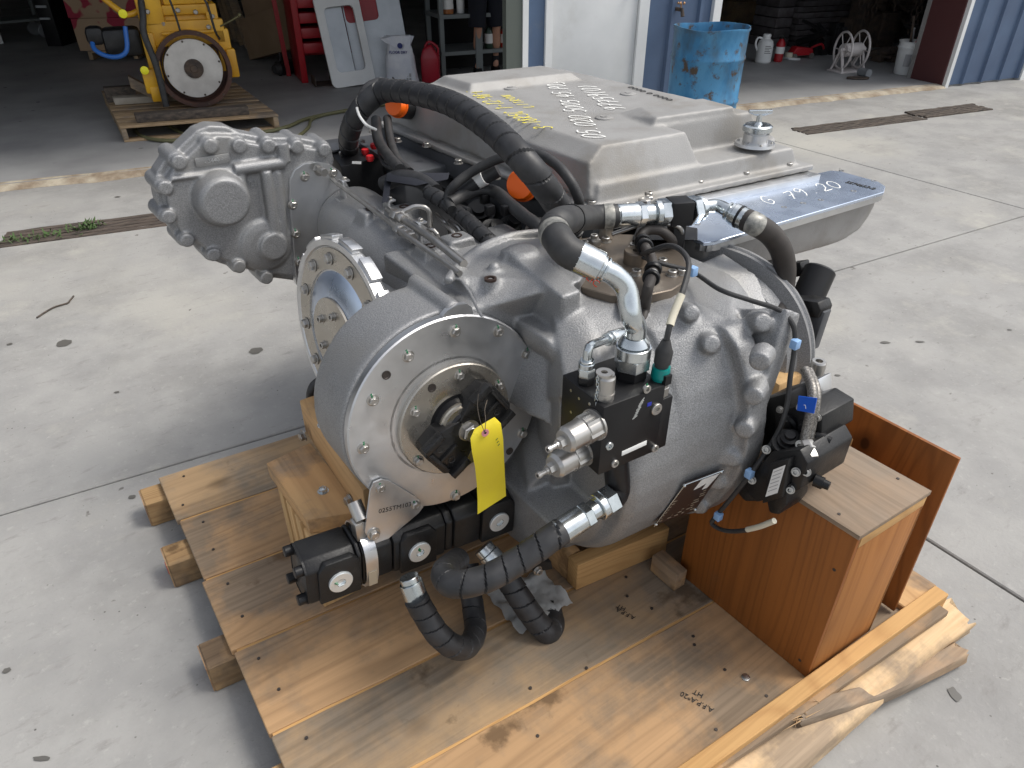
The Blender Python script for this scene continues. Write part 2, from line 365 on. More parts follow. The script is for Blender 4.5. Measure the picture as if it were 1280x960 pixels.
def scrawl(s, a, b, h, m, parent, lean=.25, wid=.0022, seed=1, name='writing'):
    """handwriting from a to b (points), letters h high, as thin raised pen strokes"""
    a, b = V(a), V(b); M = frame(a, b-a, (0, 0, 1)); adv = (b-a).length/len(s); rnd = random.Random(seed); bm = B()
    for i, ch in enumerate(s):
        w = adv*.78; jy = rnd.uniform(-.06, .06)*h; js = rnd.uniform(.9, 1.1)
        for st in GL.get(ch, []):
            pts = []
            for x, y in st:
                y2 = y/1.6*h*js+jy; pts.append(V((i*adv + x*w + lean*y2 + rnd.uniform(-.03, .03)*w, y2, 0)))
            S = spline(pts, .003) if len(pts) > 2 else pts
            rows = []
            for k, p in enumerate(S):
                d = (S[min(k+1, len(S)-1)]-S[max(k-1, 0)]); d = d.normalized() if d.length > 0 else V((1, 0, 0)); q = V((-d.y, d.x, 0))*wid*(.8+.5*noise.noise(V((k*.5, i, seed))))
                rows.append([bm.verts.new(M @ (p+q+V((0, 0, .0))))] + [bm.verts.new(M @ (p+V((0, 0, .0006))))] + [bm.verts.new(M @ (p-q))])
            for r0, r1 in zip(rows, rows[1:]):
                bm.faces.new((r0[0], r1[0], r1[1], r0[1])); bm.faces.new((r0[1], r1[1], r1[2], r0[2]))
    return obj(name, bm, m, parent)
# ================================================================ SETTING
overlay(M_['cast'], (.17, .16, .145), 7, .60, .76, .45, 8, .65)
overlay(M_['cast'], (.50, .50, .49), 19, .66, .76, .5, 6, .7)
overlay(M_['castdull'], (.20, .185, .16), 5, .58, .74, .5, 8, .68)
overlay(M_['white'], (.50, .48, .43), 2.2, .60, .78, .35, 8, .7)
overlay(M_['wrapm'], (.07, .068, .065), 16, .62, .80, .4, 6, .7)
overlay(M_['rubber'], (.09, .088, .085), 18, .60, .78, .5, 6, .7)
overlay(M_['blackcast'], (.05, .048, .045), 14, .62, .78, .4, 6, .7)
M_['conc'] = mat('concrete', (.345, .339, .324), .85, 0, (.285, .281, .272), 3.4, 12, .40, .62, bump=.6, bscale=60, bdist=.003, spots=(.09, .085, .08), sscale=26, sthr=.085, col3=(.42, .405, .365), n3=.4, spec=.3)
overlay(M_['conc'], (.22, .215, .205), 1.0, .50, .68, .75, 9, .7)                 # broad faint stains
overlay(M_['conc'], (.22, .21, .20), 9, .57, .70, .6, 8, .7, (1, 2.6, 1))
overlay(M_['conc'], (.43, .415, .375), 1.7, .55, .70, .75, 9, .68)        # scuffs
overlay(M_['conc'], (.46, .45, .42), 30, .58, .75, .55, 6, .7)
overlay(M_['conc'], (.17, .165, .155), 70, .66, .76, .7, 4, .6)
overlay(M_['conc'], (.12, .11, .10), 14, .715, .74, .8, 5, .5)
M_['concin'] = mat('concrete_floor_inside', (.36, .36, .355), .6, 0, (.25, .25, .25), 1.3, 9, .35, .65, bump=.2, bscale=30, bdist=.002, spots=(.03, .03, .03), sscale=5, sthr=.12, spec=.4)
M_['joint'] = mat('joint_dirt', (.07, .06, .05), .95)
M_['lip'] = mat('broken_concrete_edge', (.50, .44, .34), .95, 0, (.26, .20, .14), 7, bump=1, bscale=40, bdist=.01)
M_['blue'] = overlay(mat('blue_steel_siding', (.085, .135, .225), .45, .0, (.07, .11, .19), 2.5, rvar=.08), (.20, .20, .19), 3.5, .60, .76, .35, 7, .7, (1, 1, .4))
M_['darkgreen'] = mat('olive_grey_paint', (.10, .115, .10), .6)
M_['maroon'] = mat('maroon_paint', (.085, .028, .028), .55)
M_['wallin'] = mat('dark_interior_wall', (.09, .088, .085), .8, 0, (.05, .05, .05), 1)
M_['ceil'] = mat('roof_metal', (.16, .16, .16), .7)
M_['drainw'] = mat('weathered_timber', (.12, .095, .075), .9, 0, (.045, .038, .033), 5, 8, stretch=(1, 14, 8), bump=.9, bscale=9, bdist=.006)
M_['rust'] = mat('rusty_plate', (.10, .07, .05), .85, 0, (.05, .04, .035), 14, bump=.5, bscale=60, bdist=.002)
M_['weed'] = mat('weed_green', (.06, .11, .03), .7)

g = struct('ground', box(B(), -60, 80, -60, 6.0, -.2, -.02, FM), M_['joint'])
def slab(pts, seed):
    """concrete slab between joints, facade frame (u, v)"""
    random.seed(seed)
    bm = B(); a = [bm.verts.new(FV(u, v, 0)) for u, v in pts]; b = [bm.verts.new(FV(u, v, -.1)) for u, v in pts]
    bm.faces.new(a); n = len(a)
    for i in range(n): bm.faces.new((a[i], b[i], b[(i+1) % n], a[(i+1) % n]))
    bmesh.ops.bevel(bm, geom=[e for e in bm.edges if e.verts[0].co.z > -.01 and e.verts[1].co.z > -.01], offset=.004, segments=1, affect='EDGES')
    obj('concrete_slab', bm, M_['conc'], g)
j = .005
def jl(u): return -3.835 + .1057*u
slab([(-30, jl(-30)+j), (5.72+.19*-jl(6.3)-j, jl(6.3)+j), (5.72-j, -.02), (-30, -.02)], 1)
slab([(5.72+.19*-jl(6.3)+j, jl(6.3)+j), (40, jl(40)+j), (40, 2), (5.72+j, -.02)], 2)
slab([(-30, -30), (8.0-j, -30), (2.93-j, jl(2.93)-j), (-30, jl(-30)-j)], 3)
slab([(8.0+j, -30), (40, -30), (40, jl(40)-j), (2.93+j, jl(2.93)-j)], 4)

# floor inside, slightly higher, with its broken front edge
struct('garage_floor', box(B(), -9, 16, .02, 13, -.1, .03, FM), M_['concin'])
bm = B()
def lip(u0, u1):
    n = int((u1-u0)/.05); prev = None
    for i in range(n+1):
        u = u0+(u1-u0)*i/n; k = noise.noise(V((u*2.3, 0, 0)))*.03 + noise.noise(V((u*9, 3, 0)))*.02
        row = [bm.verts.new(FV(u, -.07+k, .001)), bm.verts.new(FV(u, -.035+k*.6+.012*noise.noise(V((u*20, 5, 0))), .022)), bm.verts.new(FV(u, .06+k*.5, .034))]
        if prev:
            for q in range(2): bm.faces.new((prev[q], row[q], row[q+1], prev[q+1]))
        prev = row
lip(-9, 4.0); lip(5.9, 9.2)
struct('floor_edge', bm, M_['lip'], 60)

bld = thing('garage_building', FV(5, 0, 0), 'workshop building with blue steel siding, white door and two open bays', 'building')
def bpart(name, m, *a, sub=None, bev=0):
    bm = B()
    for q in a: box(bm, *q, FM, bev)
    return obj(name, bm, M_[m], sub or bld)
def fu(px, py=40, v=0.):
    d = ray(px, py); o = V((0, 0, CAM_H))-A0; t = (v-o.dot(N))/d.dot(N); q = o+d*t; return q.dot(U), q.z
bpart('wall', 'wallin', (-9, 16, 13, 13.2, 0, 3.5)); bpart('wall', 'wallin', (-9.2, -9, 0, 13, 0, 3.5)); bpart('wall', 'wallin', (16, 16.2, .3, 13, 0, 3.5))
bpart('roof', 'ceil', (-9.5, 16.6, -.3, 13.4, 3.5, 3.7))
bpart('fascia', 'blue', (-9.2, 16.2, -.04, .12, 2.75, 3.5))
uP0, uP1 = fu(631)[0], fu(651)[0]; uB1 = fu(680.5)[0]; uD0 = fu(689)[0]; uD1 = fu(795)[0]; uF1 = fu(807)[0]; uE = fu(885)[0]; uE1 = fu(894)[0]
bpart('door_post', 'darkgreen', (uP0, uP1, -.03, .05, .03, 2.75))
bpart('corner_trim', 'white', (uP1, uP1+.05, -.045, .2, 0, 2.75)); bpart('corner_trim', 'white', (uE, uE1, -.045, .2, 0, 2.75))
def siding(u0, u1, z1, name='siding_panel', step=.30):
    bm = B(); prof = [0, .22, .235, .265, .28, .30]; dep = [0, 0, .028, .028, 0, 0]
    us = []; u = u0
    while u < u1-1e-6:
        for a, d in list(zip(prof, dep))[:-1]:
            if u+a < u1: us.append((u+a, d))
        u += step
    us.append((u1, 0)); prev = None
    for u, d in us:
        row = [bm.verts.new(FV(u, -d, 0.02)), bm.verts.new(FV(u, -d, z1)), bm.verts.new(FV(u, .1, z1)), bm.verts.new(FV(u, .1, .02))]
        if prev:
            for q in range(4): bm.faces.new((prev[q], prev[(q+1) % 4], row[(q+1) % 4], row[q]))
        else: bm.faces.new(row)
        prev = row
    bm.faces.new(prev[::-1]); return obj(name, bm, M_['blue'], bld, sharp=20)
siding(uP1+.05, uB1, 2.75); siding(uF1, uE, 2.75)
bpart('door_frame', 'white', (uB1, uD0, -.03, .15, .0, 2.2)); bpart('door_frame', 'white', (uD1, uF1, -.03, .15, .0, 2.2)); bpart('door_frame', 'white', (uB1, uF1, -.03, .15, 2.2, 2.28))
dr = bpart('door', 'white', (uD0+.003, uD1-.003, .0, .05, .02, 2.195), bev=.004)
bm = B(); c = FV(uD1-.07, -.05, 1.12); lathe(bm, c+N*.05, c-N*.02, [(0, .035), (.2, .035), (.3, .012), (.6, .012), (.65, .03), (1, .025)], 20); obj('handle', bm, M_['steel'], dr)
for zz in (.25, 1.1, 1.95): bpart('hinge', 'steel', (uD0-.012, uD0+.012, -.04, -.005, zz, zz+.1), sub=dr)
siding(uB1, uF1, 2.75) if False else None
bpart('siding_panel', 'blue', (uB1, uF1, 0.0, .1, 2.28, 2.75))
uJ0 = fu(1181, 100)[0]-.02
bpart('door_jamb', 'maroon', (uJ0-.02, uJ0+.02, .0, .42, .03, 2.75)); bpart('jamb_edge', 'castdull', (uJ0-.03, uJ0+.02, .421, .47, .03, 2.75))
bpart('corner_trim', 'white', (uJ0, uJ0+.05, -.045, .0, 0, 2.75))
uR = fu(1271, 96)[0]
siding(uJ0+.05, uR, 2.75, step=.30); bpart('corner_trim', 'white', (uR, uR+.08, -.05, .1, 0, 2.75)); bpart('wall', 'white', (uR+.08, 16.2, .25, .3, 0, 2.75))
# hose tap on the wall
q = V(FV(fu(845, 11)[0], -.03, fu(845, 11)[1]))
t = thing('wall_tap', q, 'small brass hose tap on the blue siding right of the white door', 'tap')
bm = B(); cyl(bm, q+N*.03, q-N*.06, .016); cyl(bm, q-N*.06+V((0, 0, .01)), q-N*.085-V((0, 0, .05)), .014, .017); obj('tap_body', bm, M_['rust'], t)
bm = B(); c = q-N*.045+V((0, 0, .05)); cyl(bm, c-V((0, 0, .04)), c, .006); 
for k in range(5): ball(bm, c+U*(.028*math.cos(k*1.257))+N*(.028*math.sin(k*1.257)), .012, sub=1)
obj('tap_wheel', bm, mat('brass', (.35, .2, .1), .4, .7), t)

# timber drain covers let into the concrete
def planks(name, label, u0, u1, v0, v1, n, m, cat, z=.004, gap=.004):
    t = thing(name, FV((u0+u1)/2, (v0+v1)/2), label, cat)
    for i in range(n):
        a = v0+(v1-v0)*i/n; b = v0+(v1-v0)*(i+1)/n
        bm = B(); s = 24; rows = []
        for k in range(s+1):
            u = u0+(u1-u0)*k/s + (random.uniform(-.02, .02) if k in (0, s) else 0)
            zz = z+random.uniform(-.001, .004)
            w0 = random.uniform(0, .006); w1 = random.uniform(0, .006)
            rows.append([bm.verts.new(FV(u, a+gap+w0, zz)), bm.verts.new(FV(u, b-gap-w1, zz)), bm.verts.new(FV(u, b-gap, -.015)), bm.verts.new(FV(u, a+gap, -.015))])
        for p, q in zip(rows, rows[1:]):
            for c in range(4): bm.faces.new((p[c], p[(c+1) % 4], q[(c+1) % 4], q[c]))
        bm.faces.new(rows[0]); bm.faces.new(rows[-1][::-1])
        obj('plank', bm, m, t, sharp=50)
    return t
random.seed(3)
M_['drainw2'] = mat('weathered_timber_in_drain', (.13, .10, .08), .9, 0, (.045, .038, .033), 5, 8, stretch=(1.2, 16, 8), bump=1, bscale=7, bdist=.008)
for k in ('drainw', 'drainw2'):
    for nd in M_[k].node_tree.nodes:
        if nd.type == 'MAPPING': nd.inputs['Rotation'].default_value = (0, 0, -FA)
planks('drain_cover', 'weathered grey timber planks let into the concrete left of the engine, with weeds', .16, 2.5, -1.23, -.95, 5, M_['drainw2'], 'drain cover')
planks('drain_cover', 'long dark drain cover strip in the yard in front of the right bay', 6.33, 7.78, -1.05, -.81, 5, M_['drainw'], 'drain cover', .006)
planks('drain_cover', 'far dark drain cover strip continuing towards the blue corner wall', 7.80, 8.72, -1.01, -.75, 5, M_['drainw'], 'drain cover', .012)
def weeds(label, c, n, r):
    bm = B()
    for i in range(n):
        p = V(c)+U*random.gauss(0, r)+N*random.gauss(0, .035); a = random.uniform(0, 6.28); L = random.uniform(.015, .06)
        d = V((math.cos(a), math.sin(a), random.uniform(.2, 1.2))).normalized()*L; s = V((-math.sin(a), math.cos(a), 0))*random.uniform(.003, .007)
        bm.faces.new([bm.verts.new(p-s*.3), bm.verts.new(p+s*.3), bm.verts.new(p+d*.6+s), bm.verts.new(p+d), bm.verts.new(p+d*.6-s)])
    tag(obj('weeds', bm, M_['weed'], None), label, 'weeds')
weeds('low green weeds sprawling at the left end of the timber drain', FV(.33, -1.15, .01), 80, .13)
weeds('small bright green weed tuft in the middle of the timber drain', FV(.62, -1.08, .01), 110, .045)
# dead twig and dark oil stains on the concrete
bm = B(); pt = [P(x, y, z=.006) for x, y in [(46, 397), (60, 388), (70, 383), (84, 379), (87, 376), (92, 370)]]
sweep(bm, pt, .004, 6, .02); tag(obj('twig', bm, M_['drainw']), 'thin bent dry twig lying on the concrete at left', 'twig')
M_['oil'] = mat('oil_stain', (.11, .105, .095), .55)
def stain(px, py, rx, ry, label):
    c = P(px, py, z=.0025); bm = B(); k = 26; vs = []
    for i in range(k):
        a = 2*math.pi*i/k; rr = 1+.35*noise.noise(V((math.cos(a)*1.3+px, math.sin(a)*1.3, py)))
        vs.append(bm.verts.new(c + (V((XD[0], YD[0], 0))*rx*math.cos(a) + V((XD[1], YD[1], 0))*ry*math.sin(a))*rr))
    bm.faces.new(vs)
    tag(obj('oil_stain', bm, M_['oil']), label, kind='structure')
for a in [(80, 429, .035, .032, ''), (320, 438, .03, .028, ''), (12, 430, .012, .01, ''), (165, 621, .012, .01, ''), (52, 948, .02, .006, ''), (8, 838, .01, .008, ''), (1107, 428, .022, .010, ''), (1150, 427, .02, .008, ''), (1047, 469, .012, .007, ''), (1193, 867, .012, .02, ''), (1262, 412, .01, .006, ''), (147, 246, .02, .012, ''), (146, 490, .01, .006, '')]:
    stain(*a)
# ================================================================ BACKGROUND THINGS
wood_cache = {}
def wood(name, col, dark, axis, sc_=1., wear=None, rand=.12, rough=.7, n3=1.4):
    """sawn timber; grain runs along axis (0, 1, 2)"""
    st = [9, 9, 9]; st[axis] = .9
    m = mat(name, col, rough, 0, dark, 3.2*sc_, 8, .40, .72, stretch=tuple(s*sc_ for s in st), bump=.35, bscale=9, bdist=.002,
            wave=(1.1, 9, tuple(c*.62 for c in col), 'XYZ'[(axis+1) % 3], .55, 1.0), rand=rand)
    return m
def addwear(m, col, scale, lo, hi, tgt=None):
    """stains with a shape of their own, laid over a material's colour"""
    t = m.node_tree; b = t.nodes['Principled BSDF']; l = b.inputs['Base Color'].links
    tc = t.nodes.new('ShaderNodeTexCoord'); nz = t.nodes.new('ShaderNodeTexNoise'); nz.inputs['Scale'].default_value = scale; nz.inputs['Detail'].default_value = 7; nz.inputs['Roughness'].default_value = .62
    t.links.new(tc.outputs['Object'], nz.inputs['Vector'])
    r = t.nodes.new('ShaderNodeMapRange'); r.inputs[1].default_value = lo; r.inputs[2].default_value = hi; t.links.new(nz.outputs[0], r.inputs[0])
    x = t.nodes.new('ShaderNodeMix'); x.data_type = 'RGBA'; t.links.new(r.outputs[0], x.inputs[0])
    if l: t.links.new(l[0].from_socket, x.inputs[6])
    else: x.inputs[6].default_value = b.inputs['Base Color'].default_value
    x.inputs[7].default_value = (*col, 1); t.links.new(x.outputs[2], b.inputs['Base Color']); return m
M_['palw'] = timber('pallet_wood', (.38, .27, .16), (.24, .16, .09), 0, (.20, .17, .14), (.46, .62), .2)
M_['cyel'] = mat('yellow_engine_paint', (.72, .40, .02), .4, 0, (.55, .28, .015), 5, bump=.3, bscale=80)
M_['rustrim'] = mat('rusty_rim', (.045, .028, .024), .6, .3, (.10, .045, .03), 6)
M_['flyw'] = mat('worn_flywheel_steel', (.62, .60, .56), .5, .25, (.48, .46, .43), 6)
M_['carton'] = mat('cardboard', (.30, .20, .12), .85, 0, (.24, .16, .09), 3)
M_['redpaint'] = mat('red_paint', (.42, .012, .02), .4, 0, (.34, .01, .016), 4)
M_['greysh'] = mat('grey_shelf_steel', (.20, .22, .22), .5, .2)
M_['grp'] = mat('galvanised_sheet', (.42, .44, .46), .4, .6, (.34, .36, .38), 4)
M_['skin'] = mat('skin', (.50, .26, .17), .55)
M_['navy'] = mat('navy_cloth', (.012, .014, .022), .9)
M_['sock'] = mat('black_sock', (.015, .015, .018), .9)
M_['rope'] = mat('olive_hose', (.13, .125, .06), .6)

F0 = .03
def FP(px, py, z=0): return P(px, py, z=F0+z)
# --- yellow engine on its pallet
o = FP(150, 158, .13); ex = (FP(347, 143, .13)-o); W = ex.length; ex.normalize(); D = 1.65; ey = V((-ex.y, ex.x, 0))
pm = frame(V((o.x, o.y, F0)), ex, (0, 0, 1)) @ Matrix(((1, -.19, 0, 0), (0, 1, 0, 0), (0, 0, 1, 0), (0, 0, 0, 1)))     # an old pallet racked out of square
pt = thing('wooden_pallet', o, 'worn wooden pallet under the yellow engine in the left bay', 'pallet')
random.seed(5)
for i in range(3):
    y = [.02, D/2-.02, D-.06][i]
    pass
for i, x in enumerate([0.0, W/2-.02, W-.04]): obj('stringer', box(B(), x, x+.04, .0, D, .018, .108, pm, .002), M_['palw'], pt)
for y in (0, .75, 1.55): obj('bottom_board', box(B(), 0, W, y, y+.1, 0, .017, pm, .002), M_['palw'], pt)
for i in range(10):
    y = i*.167; obj('deck_board', box(B(), -.004, W+.004, y-.004, y+.13+random.uniform(0, .015), .109+random.uniform(0, .002), .128+random.uniform(0, .003), pm, .002), M_['palw'], pt)
tag(obj('timber_offcut', box(B(), .14, W-.22, .06, .16, .133, .2, pm, .003), M_['drainw']), 'charcoal grey timber offcut lying on the front of the worn pallet', 'timber')
tag(obj('timber_offcut', box(B(), .0, .26, 1.0, 1.1, .133, .26, pm, .003), M_['drainw']), 'grey timber block standing at the back left of the worn pallet', 'timber')
tag(obj('timber_offcut', box(B(), .05, .8, .86, 1.0, .134, .19, pm, .003), mat('pale_timber', (.42, .38, .32), .8, 0, (.3, .26, .2), 6)), 'pale flat timber lying across the back of the worn pallet', 'timber')
ye = thing('yellow_diesel_engine', FP(243, 118, .13), 'yellow diesel engine with a big open flywheel housing, strapped to the worn pallet', 'engine')
c = FP(243, 87, .45); ax = (V((0, 0, 0))-V((c.x, c.y, 0))).normalized(); ax = (ax + V((.05, 0, 0))).normalized(); s = V((0, 0, 1)).cross(ax).normalized(); upv = V((0, 0, 1))
def E_(a, b, d): return c + s*a + upv*b - ax*d      # right, up, back
RR = .315
bm = B(); lathe(bm, c, c-ax*.16, [(0, RR*.93), (0, RR), (.03, RR), (.16, RR*.985), (.16, RR*.5)], 48, False, False); obj('flywheel_housing', bm, M_['cyel'], ye)
bm = B(); lathe(bm, c-ax*.001, c-ax*.1, [(-.004, RR*.885), (-.006, RR), (.012, RR*1.004), (.012, RR*.9), (.11, RR*.87), (.11, RR*.80)], 48, False, False); obj('housing_rim', bm, M_['rustrim'], ye)
bm = B(); lathe(bm, c-ax*.05, c-ax*.16, [(0, 0), (0, RR*.765), (.1, RR*.765)], 48, False, False); fl = obj('flywheel', bm, M_['flyw'], ye)
bm = B(); lathe(bm, c-ax*.055, c-ax*.03, [(0, RR*.26), (.8, RR*.25), (.8, RR*.1), (1.2, RR*.09), (1.2, 0)], 24, False); obj('hub', bm, M_['rust'], fl)
for rr, nn, d0, pr_ in ((.95, 12, -.004, ye), (.72, 8, .048, fl), (.19, 8, .03, fl)):
    for k in range(nn):
        a = k*2*math.pi/nn+.2; q = c-ax*d0 + s*(RR*rr*math.cos(a)) + upv*(RR*rr*math.sin(a)); bm = B(); cyl(bm, q-ax*.01, q+ax*.003, .009, n=8); obj('bolt', bm, M_['rust'], pr_)
def EB(name, m, *bs, bev=.015):
    bm = B()
    for a0, a1, b0, b1, d0, d1 in bs:
        hull(bm, [E_(a, b, d) for a in (a0, a1) for b in (b0, b1) for d in (d0, d1)], bev)
    return obj(name, bm, m, ye)
EB('engine_block', M_['cyel'], (-.24, .22, -.12, .42, .16, 1.05), (-.2, .18, .3, .62, .18, 1.0))
EB('mounting_bracket', M_['cyel'], (-.43, -.30, -.18, .02, .05, .16), (-.40, -.30, -.25, -.12, .04, .22)); EB('mounting_bracket', M_['cyel'], (.30, .38, -.1, .14, .05, .16))
EB('cylinder_head', M_['cyel'], (-.30, .26, .42, .50, .12, .9), (-.12, .24, .5, .8, .12, .8), (-.34, -.14, .34, .75, .1, .5))
EB('flywheel_bell', M_['cyel'], (-.34, .33, .18, .38, .10, .22), (-.36, -.26, -.1, .3, .08, .3), (.24, .36, -.05, .3, .1, .3))
EB('valve_cover', M_['cyel'], (-.1, .2, .8, .95, .15, .9)); EB('side_plate', M_['cyel'], (.2, .3, .1, .5, .12, .4), (-.2, .25, .27, .30, .08, .14))
for a, b, d in [(-.16, .36, .1), (-.02, .46, .08), (.12, .44, .08), (.20, .32, .08), (.25, .40, .1), (-.26, .46, .08), (0, .58, .1), (.1, .66, .1)]:
    bm = B(); lathe(bm, E_(a, b, d+.04), E_(a, b, d), [(0, .02), (.9, .02), (1, .015)], 10); obj('bolt', bm, M_['steel'], ye)
bm = B(); sweep(bm, [E_(-.27, .7, .2), E_(-.3, .45, .06), E_(-.33, .3, .02), E_(-.3, .05, .0), E_(-.3, -.28, -.02)], .028, 12, .03); obj('hose', bm, M_['rubber'], ye)
bm = B(); sweep(bm, [E_(-.72, .32, .2), E_(-.74, .20, .1), E_(-.62, .14, .02), E_(-.5, .18, .0), E_(-.46, .36, .05)], .019, 12, .03); obj('hose', bm, mat('blue_hose', (.02, .12, .42), .4), ye)
bm = B(); sweep(bm, [E_(.18, .6, .05), E_(.22, .5, .0), E_(.24, .3, .02), E_(.27, .22, .1)], .01, 8, .03); sweep(bm, [E_(-.1, .7, .05), E_(-.06, .5, .0), E_(-.04, .3, .03)], .009, 8, .03); obj('wiring', bm, M_['rubber'], ye)
bm = B(); sweep(bm, [E_(-.62, .62, .2), E_(-.5, .50, .14), E_(-.42, .44, .12), E_(-.34, .46, .14)], .024, 12, .03); obj('pipe', bm, M_['cyel'], ye)
for a, b in ((-.45, .46), (-.40, .02)):
    bm = B(); lathe(bm, E_(a, b, .06), E_(a, b, -.0), [(0, .02), (.5, .034), (.9, .034), (1, .02)], 12); obj('plug', bm, mat('yellow_plug', (.85, .8, .02), .5), ye)
bm = B(); hull(bm, [E_(a, b, d) for a in (-.66, -.36) for b in (.12, .34) for d in (.1, .35)], .04); hull(bm, [E_(a, b, d) for a in (-.78, -.64) for b in (.22, .36) for d in (.12, .3)], .04); obj('turbocharger', bm, M_['blackcast'], ye)
bm = B(); sweep(bm, [E_(.3, .32, .1), E_(.38, .36, .05), E_(.46, .40, .02)], .007, 6, .03); ball(bm, E_(.47, .41, .02), .014); obj('lead', bm, M_['rope'], ye)
tag(obj('timber_offcut', hull(B(), [E_(a, b, d) for a, b in ((-.55, -.16), (-.32, -.32), (-.32, -.22), (-.55, -.06)) for d in (.3, .4)], .004), M_['palw']), 'short leaning timber block wedged left of the yellow engine', 'timber')
tag(obj('cardboard_sheet', box(B(), .42, 1.0, .03+.16, .4, .132, .142, pm), M_['carton']), 'flat cardboard sheet under the yellow flywheel housing', 'cardboard')
# --- hose lying on the floor
bm = B(); sweep(bm, [FP(x, y, .02) for x, y in [(255, 172), (215, 176), (182, 172), (169, 162), (175, 151), (195, 150), (215, 160), (240, 170), (290, 168), (330, 165), (360, 158), (385, 148), (440, 137), (520, 126), (620, 120)]], .016, 8, .05)
sweep(bm, [FP(x, y, .018) for x, y in [(300, 172), (345, 173), (368, 172), (385, 160), (390, 149), (410, 142)]], .014, 8, .05)
tag(obj('air_hose', bm, M_['rope']), 'long olive hose looped on the garage floor in front of the worn pallet', 'hose')

def bgbox(name, label, cat, px0, px1, py, w_d, h, m, z0=0, rot=0, bev=.006, group=None, parts=None):
    """upright box standing on the floor, front bottom edge between two photo columns"""
    a = FP(px0, py, z0); b = FP(px1, py, z0); L = (b-a).length; M = frame(a, b-a, (0, 0, 1))
    bm = box(B(), 0, L, 0, w_d, 0, h, M, bev); o = obj(name, bm, m, None); return tag(o, label, cat, group), M, L
# --- cartons on a pallet, back left
M_['redpat'] = mat('red_printed_carton', (.36, .25, .16), .85, 0, (.30, .025, .05), 3.2, 2, .50, .53)
a = FP(113, 77); M = frame(a, FP(160, 76)-a, (0, 0, 1))
t = thing('wooden_pallet', a, 'pallet under the red patterned cartons in the dark left bay', 'pallet')
for x in (0, .55, 1.1): obj('stringer', box(B(), x, x+.05, 0, 1.0, .02, .1, M), M_['palw'], t)
for k in range(6): obj('deck_board', box(B(), 0, 1.15, k*.17, k*.17+.13, .101, .12, M), M_['palw'], t)
tag(obj('carton', box(B(), -.1, 1.1, .03, .95, .122, .5, M, .01), M_['redpat']), 'lower red and tan patterned carton on the dark pallet', 'carton')
tag(obj('carton', box(B(), -.12, 1.05, .03, .95, .502, .86, M, .01), M_['redpat']), 'upper red and tan patterned carton stacked on the lower one', 'carton')
t = tag(obj('carton', box(B(), -.1, 1.0, .04, .95, .862, 1.3, M, .01), M_['carton']), 'plain brown carton with a white label on top of the red patterned cartons', 'carton')
obj('label', box(B(), .0, .38, .025, .039, .92, 1.2, M), M_['label'], t)
# --- cart with caster
a = FP(-40, 58); M = frame(a, FP(40, 50)-a, (0, 0, 1))
t = thing('shop_cart', a, 'grey wheeled cart at the left edge of the dark bay', 'cart')
obj('shelf', box(B(), 0, 1.2, 0, .6, .25, .28, M), M_['greysh'], t); obj('shelf', box(B(), 0, 1.2, 0, .6, .95, .98, M), M_['greysh'], t)
for x in (0, 1.16):
    for y in (0, .56): obj('post', box(B(), x, x+.04, y, y+.04, .2, 1.0, M), M_['greysh'], t)
for x in (.05, 1.1):
    for y in (.05, .5):
        bm = B(); lathe(bm, M @ V((x, y, .1)), M @ V((x, y+.05, .1)), [(0, 0), (0, .09), (.2, .1), (.8, .1), (1, .09), (1, 0)], 20, False); wh = obj('caster', bm, M_['grp'], t)
        obj('fork', box(B(), x-.03, x+.03, y-.02, y+.07, .19, .22, M), M_['steel'], wh)
a = FP(0, 55); M = frame(a, FP(10, 54)-a, (0, 0, 1))
_wf = thing('gate_frame', a, 'white metal frame end at the left edge before the cart', 'frame'); (obj('upright', box(box(B(), -.5, .05, 0, .05, 0, .1, M), -.03, .05, 0, .06, .1, 1.2, M), M_['white'], _wf))
# black machine behind
t, M, L = bgbox('shop_machine', 'black shop machine standing in the dark behind the cartons', 'machine', 60, 78, 58, .5, 1.1, M_['black'])
obj('control_strip', box(B(), .02, L*.8, -.02, -.003, .5, .53, M), M_['grp'], t); obj('control_strip', box(B(), .02, L*.8, -.02, -.003, .35, .375, M), M_['grp'], t)
# --- pipes and lumber leaning, flat cartons
t = thing('steel_stand', FP(262, 55), 'grey tubular steel stand behind the yellow engine', 'stand')
for x0, x1 in ((256, 262), (266, 280)):
    bm = B(); b_ = FP(x0 if x0 > 260 else 262, 52); cyl(bm, b_+V((0, 0, 0)), b_+V((.06 if x0 < 260 else .2, .1, 1.2)), .035, n=14); obj('leg', bm, M_['grp'], t)
bm = B(); b_ = FP(262, 52); cyl(bm, b_+V((.0, .05, 1.1)), b_+V((.3, .1, 1.15)), .03, n=12); obj('crossbar', bm, M_['grp'], t)
t = []
for i, (px, py, dx, hh, lab) in enumerate([(286, 50, -.1, 1.9, 'leftmost leaning board beside the steel stand, brown'), (293, 53, -.2, 2.0, 'second leaning timber board from the stand'), (300, 57, -.25, 1.8, 'third leaning timber board, paler, next to the big carton'), (307, 60, -.28, 2.1, 'leaning timber board right against the big carton')]):
    q = FP(px, py); M = frame(q, U+N*.1, V((dx*.3, .35, 1)))
    tag(obj('timber_board', box(B(), 0, .12, 0, .035, 0, hh, M, .003), M_['palw']), lab, 'board')
q = FP(312, 75); M = frame(q, FP(370, 88)-q, (-.03, .22, 1)); L = (FP(370, 88)-q).length
tag(obj('flat_carton', box(B(), 0, L*1.05, 0, .08, 0, .48, M, .008), M_['carton']), 'large flat brown carton leaning low against the stack, nearer one', 'carton')
tag(obj('flat_carton', box(B(), .02, L*1.02, .09, .19, 0.0, 1.5, M, .008), M_['carton']), 'tall brown carton leaning behind the low flat carton', 'carton')
q = FP(350, 95)
